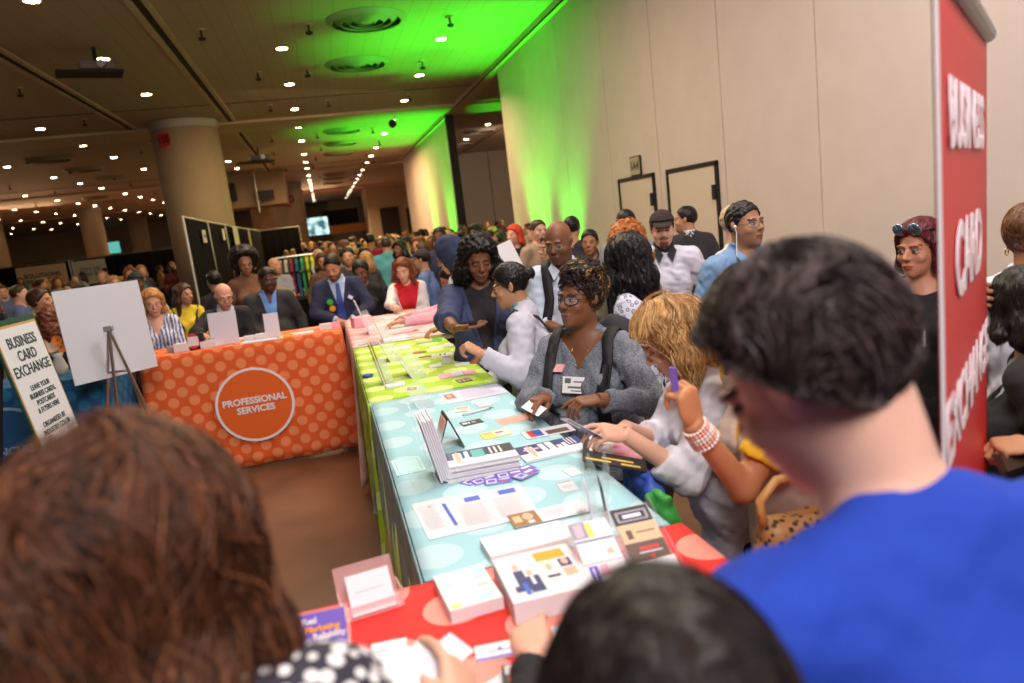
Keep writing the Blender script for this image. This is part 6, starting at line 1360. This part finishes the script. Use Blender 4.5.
# --- P19 right edge black jacket
m_str = mat('fine_blue_stripe', (.5, .58, .72), .8); nt = m_str.node_tree; tc = nt.nodes.new('ShaderNodeTexCoord'); wv = nt.nodes.new('ShaderNodeTexWave'); wv.inputs['Scale'].default_value = 30; nt.links.new(tc.outputs['Object'], wv.inputs['Vector']); cr = nt.nodes.new('ShaderNodeValToRGB'); cr.color_ramp.elements[0].color = (.22, .30, .48, 1); cr.color_ramp.elements[1].color = (.72, .74, .80, 1); nt.links.new(wv.outputs['Fac'], cr.inputs[0]); nt.links.new(cr.outputs[0], nt.nodes['Principled BSDF'].inputs['Base Color'])
c19 = person('person in a black jacket over a fine blue-striped shirt at the right edge', (1.95, 1.68, 1.55), 128, 'f', 'tan', w=1.05, hair='bob', hc='black', pitch=20, yaw=-60, lean=8, armL=dict(w=(1.62, 1.36, 1.17), hint=(-.2, -.6, -1), pose='grip', n=(0, .3, -1), f=(-.9, .3, 0), fine=True), outfit=[dict(kind='top', key='stripe', mat=m_str, t=.012, sleeve=0, hem=.70), gj('black_jacket', (.014, .013, .015), sleeve=1.85, open=.05, fullopen=.03, lapel=False, neck='collar', hem=.80, t=.026)], depth=2.0, seed=33, hairkw=dict(L=.03, vol=.7, n=300, lift=.003))
p, f, n, t = hpt(c19, -1, .09, .03); slab_thing('wallet', 'dark brown wallet in the hand at the right edge of the photo', 'wallet', p + Vector((.04, -.02, -.01)), (1, .25, -.1), (0, .5, 1), .13, .045, .02, mat('wallet_brown', (.06, .03, .02), .5))
# --- P20..P23 and others beyond
c20 = person('woman in a pale sleeveless top with dark hair, standing beyond the bald man', (1.84, 5.82, 1.69), -150, 'f', 'tan', hair='wavy', hc='brown', yaw=-20, outfit=[gt('cream_vest', (.62, .52, .46), t=.01, sleeve=0, nr=.1)], depth=6, seed=35, hairkw=dict(L=.12), armR=dict(p='front'))
slab_thing('paper_sheet', 'blank white sheet held up left of the bun-haired woman head', 'paper', (1.44, 5.98, 1.51), (1, .2, .30), (-.35, .2, 1), .32, .27, .002, PM['w'])
c20b = person('dark-clothed person hidden behind the white sheet, face in shadow', (1.46, 6.42, 1.68), -105, 'f', 'deep', hair='long', hc='black', outfit=[gt('plum_top', (.06, .03, .05), sleeve=2)], depth=5, seed=36, armR=dict(w=(1.44, 6.10, 1.40), pose='grip'), hairkw=dict(L=.12))
c21 = person('man with short black hair beyond the bald man, near the wall', (2.56, 7.30, 1.80), 60, 'm', 'tan', hair='short', hc='black', outfit=[gt('dark_shirt', (.03, .03, .04), sleeve=2)], depth=7.2, seed=37)
c22 = person('short person with a dark crop between the ginger curls and the bald man', (2.36, 6.28, 1.67), -120, 'f', 'brown', hair='short', hc='black', outfit=[gt('dark_shirt', (.03, .03, .04), sleeve=2)], depth=7.4, seed=38)
c22b = person('person with light brown hair behind the bald man head', (2.37, 7.9, 1.80), -80, 'm', 'fair', hair='short', hc='brown', outfit=[gt('tan_shirt', (.35, .25, .16), sleeve=2)], depth=6.5, seed=39)
c23 = person('red-haired person in black lit green from the side, before the wall gap', (2.33, 8.83, 1.76), -110, 'f', 'fair', hair='bob', hc=(.55, .05, .02), yaw=-40, outfit=[gt('black_knit', BLK, sleeve=2)], depth=9, seed=40, hairkw=dict(L=.05, vol=.8))
# --- people round the pink table
c44 = person('person in a navy head covering and pale jacket bending over the pink table', (.865, 5.42, 1.765), 150, 'f', 'tan', w=1.0, hair='hood', hc=NAVY, pitch=25, lean=14, armL=dict(w=(.74, 5.18, 1.14), pose='relax', hint=(-.2, -.6, -1)), armR=dict(p='front'), outfit=[gt('pale_mint_top', (.62, .66, .62), t=.016, sleeve=1.9)], depth=5.4, seed=41, hairkw=dict(name='head_scarf', m=fabric('scarf_navy', (.02, .028, .07))))
c43 = person('person with dark hair and glasses in a pink sleeve reaching across the pink table', (.97, 6.22, 1.50), 178, 'f', 'tan', w=1.0, hair='bun', hc='black', pitch=30, lean=26, glasses='black', eyes='down', armL=dict(w=(.52, 6.0, 1.12), pose='relax', hint=(0, -.5, -1)), armR=dict(w=(.62, 6.35, 1.12), pose='relax', hint=(0, .5, -1)), outfit=[gt('pink_blouse', (.78, .42, .48), t=.014, sleeve=1.9, neck='collar')], depth=6.2, seed=43)
c42 = person('woman with long auburn hair in a white jacket over red, behind the pink table', (.74, 7.42, 1.58), -100, 'f', 'fair', hair='long', hc='auburn', pitch=18, yaw=-12, lean=4, hs=1.06, eyes='down', armR=dict(w=(.58, 7.08, 1.14), pose='pinch', hint=(.7, 0, -.9)), armL=dict(p='fold'), outfit=[gt('red_top', (.55, .01, .02), t=.009, sleeve=0), gj('white_jacket', (.70, .66, .66), sleeve=1.9, open=.09, fullopen=.05, t=.018)], depth=7, seed=45, hairkw=dict(L=.28, n=250, r=.002, cols=[(.20, .05, .02), (.11, .03, .012), (.30, .09, .03)]))
c41 = person('dark-skinned woman in black with a white tag, between the navy suit and the auburn hair', (.34, 7.86, 1.60), -95, 'f', 'dark', hair='short', hc='black', pitch=14, yaw=-10, outfit=[gt('black_knit', BLK, sleeve=2)], depth=7.6, seed=47, hs=1.08, hairkw=dict(vol=3)); badge(c41, -.04, 1.25, .09, .10)
c40 = person('bearded man in a navy suit with a blue tie and two round buttons, looking down', (.05, 7.56, 1.70), -92, 'm', 'tan', w=1.12, hair='short', hc='black', pitch=24, yaw=-14, lean=4, hs=1.08, beard='full', eyes='down', armR=dict(l=(.06, .27, 1.07), pose='grip', hint=(.8, -.1, -.6)), armL=dict(l=(-.10, .27, 1.06), pose='grip', hint=(-.8, -.1, -.6)), outfit=[gt('blue_white_shirt', (.45, .58, .80), t=.010, sleeve=2.1, neck='collar'), gj('navy_suit', (.022, .028, .065), sleeve=1.93, vb=1.12)], depth=7, seed=49, detail=.005)
tie(c40, mat('tie_blue', (.02, .05, .28), .5))
def disc(c, x, z, r, m, name):
    b = c['L']((x, 0, z)); fw = c['LR'] @ V3(0, 1, 0); d = find_front(c, b, fw, .03); M = Matrix((tuple(c['LR'] @ V3(1, 0, 0)), tuple(c['LR'] @ V3(0, 0, -1)), tuple(fw))).transposed(); mb = MB(); mb.lathe([(r, 0), (r, .004), (r * .7, .006)], tuple(b + fw * d), 18, M); attach(mb, name, m, c)
disc(c40, .10, 1.26, .032, PM['G'], 'round_button'); disc(c40, .085, 1.19, .032, PM['o'], 'round_button')
surf = c40; badge(c40, -.11, 1.28, .05, .035, False, fabric('pocket_square', (.7, .7, .85)), rollb=.6)
p, f, n, t = hpt(c40, 1, .08, .02); slab_thing('phone', 'dark phone in the hands of the man in the navy suit', 'phone', p + Vector((.04, 0, 0)), (1, 0, 0), (0, .6, .8), .14, .07, .009, M_SCREEN)
# --- people behind the orange table
c35 = person('man with glasses in a charcoal suit and open blue shirt behind the orange table', (-.60, 7.88, 1.655), -82, 'm', 'deep', w=1.3, hair='crop', hc='black', pitch=12, yaw=22, lean=3, hs=1.12, glasses='black', armR=dict(l=(.10, .26, 1.02), pose='relax'), armL=dict(p='down'), outfit=[gt('bright_blue_shirt', (.16, .33, .72), t=.012, sleeve=0, neck='collar', open=.02, vb=1.34), gj('charcoal_suit', (.035, .033, .035), sleeve=2, fullopen=.015, open=.065, vb=1.05)], depth=7.4, seed=51)
c32 = person('bald man with glasses in a black suit, seated low behind the large blank sign', (-1.0, 7.50, 1.555), -80, 'm', 'fair', w=1.15, hair='none', pitch=18, yaw=8, lean=8, hs=1.12, glasses='black', beard='stubble', eyes='down', armR=dict(w=(-1.21, 7.14, 1.13), pose='relax', hint=(.8, 0, -.5)), armL=dict(p='front'), outfit=[gt('striped_white_shirt', (.55, .58, .72), t=.012, sleeve=0, neck='collar', open=.02, vb=1.34), gj('black_suit', (.018, .016, .018), sleeve=1.95, vb=1.1)], depth=7.1, seed=53, detail=.005)
c33 = person('woman with a large black afro standing between the two suited men', (-.87, 8.62, 1.83), -75, 'f', 'brown', hair='afro', hc='black', pitch=14, hs=1.0, hairkw=dict(vol=1.15), outfit=[gt('rust_top', (.18, .08, .04), sleeve=2)], depth=8.5, seed=55)
c34 = person('person with sleek black hair behind the bald man in the black suit', (-1.26, 8.85, 1.66), 120, 'f', 'tan', hair='short', hc='black', outfit=[gt('black_knit', BLK, sleeve=2)], depth=8.8, seed=57)
c35b = person('person with a brown face peering between the afro and the charcoal suit', (-.66, 9.1, 1.60), -90, 'm', 'brown', hair='crop', hc='black', outfit=[gt('olive_top', (.20, .16, .10), sleeve=2)], depth=9, seed=58)
c31 = person('young woman with long dark hair in a yellow and black top, turned in profile', (-1.50, 8.30, 1.58), -75, 'f', 'tan', hair='long', hc='brown', yaw=40, pitch=6, outfit=[gt('yellow_blouse', (.70, .50, .03), t=.010, sleeve=.6), dict(kind='jacket', name='vest', key='black_vest2', col=BLK, t=.02, sleeve=0, open=.07, fullopen=.05, lapel=False)], depth=8, seed=59, hairkw=dict(L=.30), armR=dict(p='front'), armL=dict(p='front'))
m_bs = mat('blue_white_stripe', (.5, .55, .7), .85); nt = m_bs.node_tree; tc = nt.nodes.new('ShaderNodeTexCoord'); wv = nt.nodes.new('ShaderNodeTexWave'); wv.inputs['Scale'].default_value = 9; wv.inputs['Distortion'].default_value = 4; wv.inputs['Detail Scale'].default_value = 2; nt.links.new(tc.outputs['Object'], wv.inputs['Vector']); cr = nt.nodes.new('ShaderNodeValToRGB'); cr.color_ramp.elements[0].position = .4; cr.color_ramp.elements[0].color = (.10, .14, .34, 1); cr.color_ramp.elements[1].position = .55; cr.color_ramp.elements[1].color = (.68, .68, .74, 1); nt.links.new(wv.outputs['Fac'], cr.inputs[0]); nt.links.new(cr.outputs[0], nt.nodes['Principled BSDF'].inputs['Base Color'])
c30 = person('woman with ginger-blonde hair and glasses in a blue-striped blouse, leftmost behind the orange table', (-1.60, 7.30, 1.60), -78, 'f', 'fair', w=1.1, hair='bob', hc=(.50, .24, .08), pitch=14, yaw=6, hs=1.1, glasses='gold', eyes='down', outfit=[dict(kind='top', key='stripeb', mat=m_bs, t=.016, sleeve=1.2, neck='v', open=.07, vb=1.27)], depth=7, seed=61, hairkw=dict(L=.09, vol=.9, n=200, r=.002, cols=[(.55, .27, .09), (.38, .16, .05), (.7, .4, .16)]), armR=dict(p='front'), armL=dict(p='front'), detail=.005)
c37 = person('dark-skinned man in a black cap and white shirt beyond the blank board', (-2.10, 9.0, 1.745), -85, 'm', 'deep', w=1.0, hair='crop', hc='black', outfit=[gt('white_tee', (.6, .6, .62), sleeve=.8)], depth=8.4, seed=63); lid_cap(c37, (.02, .02, .022))
c38 = person('brown-haired person in profile in a cream jacket over green, beside the blank board', (-2.72, 7.9, 1.725), -70, 'f', 'tan', hair='short', hc='brown', yaw=68, hairkw=dict(vol=3), outfit=[gt('green_top', (.15, .42, .06), sleeve=0), gj('cream_jacket', (.60, .50, .38), sleeve=2, open=.08, fullopen=.04)], depth=7.8, seed=65)
c39 = person('person with long red-brown hair, back turned, low beside the blank board', (-2.42, 7.15, 1.57), 80, 'f', 'fair', hair='wavy', hc=(.14, .035, .015), outfit=[gt('black_knit', BLK, sleeve=2)], depth=6.9, seed=67, hairkw=dict(L=.22, vol=1.05))
# orange flowers on the blue table
t = thing('flower_vase', 'vase of orange gerbera flowers on the blue table beside the lettered sign', 'vase', (-2.10, 6.25, T))
mb = MB(); mb.lathe([(.05, 0), (.055, .06), (.03, .14), (.045, .17)], (-2.12, 6.25, T + .004), 16); mb.build('vase', mat('vase_white', (.6, .55, .5), .3), t, smooth=True)
rq = random.Random(8)
for k in range(7):
    a = rq.uniform(0, 6.28); r_ = rq.uniform(.02, .12); cx, cy, cz = -2.12 + r_ * math.cos(a), 6.22 + r_ * .6 * math.sin(a), T + .26 + rq.uniform(-.06, .06); mb = MB(); mb.tube([(-2.12, 6.25, T + .12), (cx, cy, cz - .01)], .003, 5); st_ = mb.build('stem', PM['G'], t)
    mb = MB()
    for j in range(14):
        b = 2 * PI * j / 14; d = Vector((math.cos(b), -.25, math.sin(b))); s_ = Vector((-math.sin(b), 0, math.cos(b))) * .009; o_ = Vector((cx, cy - .02, cz))
        mb.add([o_ + d * .008 - s_ * .5, o_ + d * .030 - s_, o_ + d * .044, o_ + d * .030 + s_, o_ + d * .008 + s_ * .5], [(0, 1, 2, 3, 4)])
    mb.build('blossom', mat('petal_%d' % (k % 2), ((.85, .22, .03), (.85, .55, .40))[k % 2], .6), t)
# --- standing farther down the aisle
c36 = person('bald man in a grey t-shirt with arms folded before the black drape', (-.72, 11.0, 1.685), -60, 'm', 'tan', w=1.1, hair='none', yaw=15, armR=dict(p='fold'), armL=dict(p='fold'), outfit=[gt('grey_tee', (.25, .25, .28), sleeve=.8)], depth=10.6, seed=69)
c46 = person('bald man in a white shirt beside the rail of shirts', (-.10, 12.9, 1.71), -30, 'm', 'fair', w=1.1, hair='none', outfit=[gt('white_shirt2', (.68, .64, .60), sleeve=1.4, neck='collar')], depth=12.5, seed=71, armR=dict(p='fold'))
c45 = person('person in a teal shirt, back turned, in the aisle', (.99, 11.9, 1.77), 80, 'm', 'tan', w=1.2, hair='short', hc='brown', outfit=[gt('teal_shirt', (.10, .38, .42), sleeve=1.2, neck='collar')], depth=11.8, seed=73)
cm = person('tall person in a maroon shirt, back turned, left of the teal shirt', (.85, 13.6, 1.86), 70, 'm', 'brown', w=1.2, hair='short', hc='black', outfit=[gt('maroon_shirt', (.30, .01, .04), sleeve=2)], depth=13.6, seed=75)
cr1 = person('person in a red sweater in the crowd beyond the teal shirt', (1.10, 15.0, 1.74), 60, 'f', 'brown', hair='short', hc='black', outfit=[gt('red_sweater', (.45, .02, .05), sleeve=2)], depth=15, seed=76)
c47 = person('tall dark-skinned man rising over the crowd right of the teal shirt', (1.42, 9.05, 1.845), -110, 'm', 'deep', hair='crop', hc='black', outfit=[gt('navy_tee', (.02, .025, .06), sleeve=1)], depth=9, seed=77)
c48 = person('man in a denim blue shirt with a blue cap stooping behind the auburn-haired woman', (1.05, 8.2, 1.62), 160, 'm', 'tan', hair='crop', hc='black', lean=10, outfit=[gt('denim_shirt', (.10, .16, .34), sleeve=2)], depth=8, seed=78); lid_cap(c48, (.03, .05, .16))
c49 = person('woman in black with arms bare, facing left beyond the teal shirt', (1.30, 10.0, 1.66), 170, 'f', 'tan', hair='bun', hc='brown', outfit=[gt('black_vest', BLK, sleeve=0)], depth=10, seed=79)
c50 = person('dark-haired person in black between the maroon shirt and the navy suit', (.30, 9.8, 1.72), -100, 'm', 'tan', hair='short', hc='black', outfit=[gt('dark_shirt', (.03, .03, .04), sleeve=2)], depth=10, seed=80)
c51 = person('person in dark clothes right of the white-shirted bald man', (-.05, 10.6, 1.67), -80, 'f', 'brown', hair='bob', hc='brown', outfit=[gt('brown_top', (.10, .05, .03), sleeve=2)], depth=10.6, seed=81)

# --- foreground: seen from behind, out of focus
m_pd = mat('polka_dot_blouse', (.02, .015, .03), .7); nt = m_pd.node_tree; vo = nt.nodes.new('ShaderNodeTexVoronoi'); vo.inputs['Scale'].default_value = 52; vo.inputs['Randomness'].default_value = .25; tc = nt.nodes.new('ShaderNodeTexCoord'); nt.links.new(tc.outputs['Object'], vo.inputs['Vector']); cr = nt.nodes.new('ShaderNodeValToRGB'); cr.color_ramp.interpolation = 'CONSTANT'; cr.color_ramp.elements[0].color = (.80, .78, .76, 1); cr.color_ramp.elements[1].position = .43; cr.color_ramp.elements[1].color = (.02, .015, .03, 1); nt.links.new(vo.outputs['Distance'], cr.inputs[0]); nt.links.new(cr.outputs[0], nt.nodes['Principled BSDF'].inputs['Base Color'])
c1 = person('woman with wavy auburn-brown hair in a polka-dot blouse, back of her head at lower left', (-.232, .775, 1.70), 78, 'f', 'fair', w=1.32, hair='wavy', hc=(.075, .028, .014), hs=1.08, pitch=10, lean=4, neckup=-.033,
    armR=dict(w=(.088, .93, 1.19), hint=(.5, -.3, -.8), pose='pinch', n=(-.6, .3, -.4), f=(.1, .9, .25), fine=True), armL=dict(p='front'), outfit=[dict(kind='top', key='dots', mat=m_pd, t=.02, sleeve=1.9, neck='round', nr=.06)], depth=.9, seed=83,
    hairkw=dict(L=.12, n=5200, vol=1.0, r=.0011, wave=.011, wl=.15, lift=.022, steps=26, step=.011, cols=[(.075, .028, .014), (.16, .055, .024), (.26, .095, .04), (.035, .016, .010), (.11, .04, .018)]))
p, f, n, t = hpt(c1, 1, .09, .02)
for k, (dx, a) in enumerate(((-.03, .5), (0, .15), (.03, -.25))): slab_thing('business_card', ('leftmost', 'middle', 'rightmost')[k] + ' of the white cards fanned in the hand at the lower edge', 'card', p + Vector((-.035 + dx, .01, .02 - k * .002)), (math.cos(a + .8), math.sin(a + .8), .1), (-math.sin(a + .8), math.cos(a + .8), .25), .09, .055, .0012, PM['w'], [(.15, .4, .6, .5, PM['l'])])
c3 = person('man with short dark brown hair in a royal blue t-shirt, head bowed, in the foreground', (.468, .735, 1.775), 92, 'm', (.66, .38, .29), w=1.08, hair='short', hc=(.045, .026, .020), hs=.94, pitch=32, yaw=28, lean=22, roll=-4, neckup=.055,
    armR=dict(p='front'), armL=dict(l=(-.05, .36, 1.05)), outfit=[gt('royal_blue_tee', (.008, .042, .36), t=.014, sleeve=.9, neck='round', nr=.072, nd=.06, wr=.003)], depth=.8, seed=85, detail=.003,
    hairkw=dict(n=6500, vol=1.6, hl=(-.026, .032), nape=-.066, r=.0011, wave=.014, wl=.07, lift=.018, steps=11, step=.0065, cols=[(.026, .016, .013), (.055, .036, .030), (.014, .009, .008), (.095, .068, .066)]))
c2 = person('person with smooth black hair at the red table, crown at the bottom of the photo', (.212, .53, 1.565), 88, 'f', 'fair', w=.88, hair='long', hc='black', hs=1.13, pitch=24, lean=6,
    armL=dict(w=(.222, 1.03, 1.18), hint=(-.6, -.3, -.8), pose='pinch', n=(.3, .2, -1), f=(.15, .95, .1), fine=True), armR=dict(p='down'), outfit=[gt('black_knit', BLK, sleeve=1.9)], depth=.8, seed=87,
    hairkw=dict(L=.2, n=4500, vol=1.35, r=.0008, wave=.002, wl=.1, lift=.005, steps=24, step=.010, cols=[(.010, .008, .009), (.022, .015, .013), (.006, .004, .005), (.042, .026, .020)]))

# ---------------------------------------------------------------- crowd in the depth of the hall
protos = []
PV = [('m', 'deep', 'crop', 'black', (.03, .03, .04), 'black top', 'close-cropped black hair'), ('f', 'tan', 'long', 'brown', (.45, .42, .40), 'pale top', 'long brown hair'), ('m', 'fair', 'short', 'brown', (.10, .14, .28), 'blue shirt', 'short brown hair'), ('f', 'dark', 'curly_long', 'black', (.25, .05, .06), 'dark red top', 'curly black hair'),
      ('m', 'tan', 'short', 'black', (.5, .48, .46), 'white shirt', 'short black hair'), ('f', 'fair', 'bob', 'dblonde', (.05, .05, .06), 'black dress', 'blond bob'), ('f', 'brown', 'bun', 'black', (.40, .22, .06), 'mustard top', 'dark bun'), ('m', 'fair', 'none', 'grey', (.08, .08, .09), 'dark suit', 'bald head'), ('f', 'tan', 'wavy', 'auburn', (.10, .22, .20), 'teal top', 'wavy auburn hair')]
for i, (sx, sk, hr, hc_, tc_, tn, hn) in enumerate(PV):
    c = person('distant crowd member with %s and %s, facing the aisle' % (hn, tn), (0, 14, 1.70), -90, sx, sk, hair=hr, hc=hc_, outfit=[gt('crowd_%d' % i, tc_, sleeve=2, vox=.016)], depth=16, seed=100 + i, group='crowd far down the hall, %s and %s' % (hn, tn), hairkw=dict(L=.14))
    protos.append(c['root'])
rc = random.Random(42); used = [False] * len(protos); spots = []
def try_spot(x, y, dmin=.48):
    if any((x - a) ** 2 + (y - b) ** 2 < dmin ** 2 for a, b in spots): return False
    if -3.9 < x < -2.2 and 20 < y < 22.4: return False
    spots.append((x, y)); return True
for c in (c36, c46, c45, cm, cr1, c47, c48, c49, c50, c51, c23): spots.append((c['root'].location.x, c['root'].location.y))
zones = [(.0, 3.8, 10.5, 16, 38), (-.3, 4.0, 16, 24, 52), (-1.6, 4.0, 24, 34, 44), (4.8, 9.0, 20, 30, 22), (-8.5, -2.9, 9.5, 13.5, 16), (-13, -3.2, 13.5, 20, 26), (-17, -4, 20, 29, 34)]
for (x0, x1, y0, y1, n) in zones:
    k = 0; tries = 0
    while k < n and tries < 2000:
        tries += 1; x, y = rc.uniform(x0, x1), rc.uniform(y0, y1)
        if y < 12.5 and x < 0 and x > -2.5: continue
        if abs(x + 2.15) < .5 and y > 11: continue
        if not try_spot(x, y): continue
        i = rc.randrange(len(protos)); rot = R(rc.uniform(-180, 180)); s = rc.uniform(.93, 1.06)
        if used[i]: o = copy_tree(protos[i])
        else: o = protos[i]; used[i] = True
        o.location = (x, y, 0); o.rotation_euler = (0, 0, rot); o.scale = (s * protos[i].scale[0] if o is not protos[i] else protos[i].scale[0],) * 3; k += 1
        back = 90 < abs(math.degrees(rot))
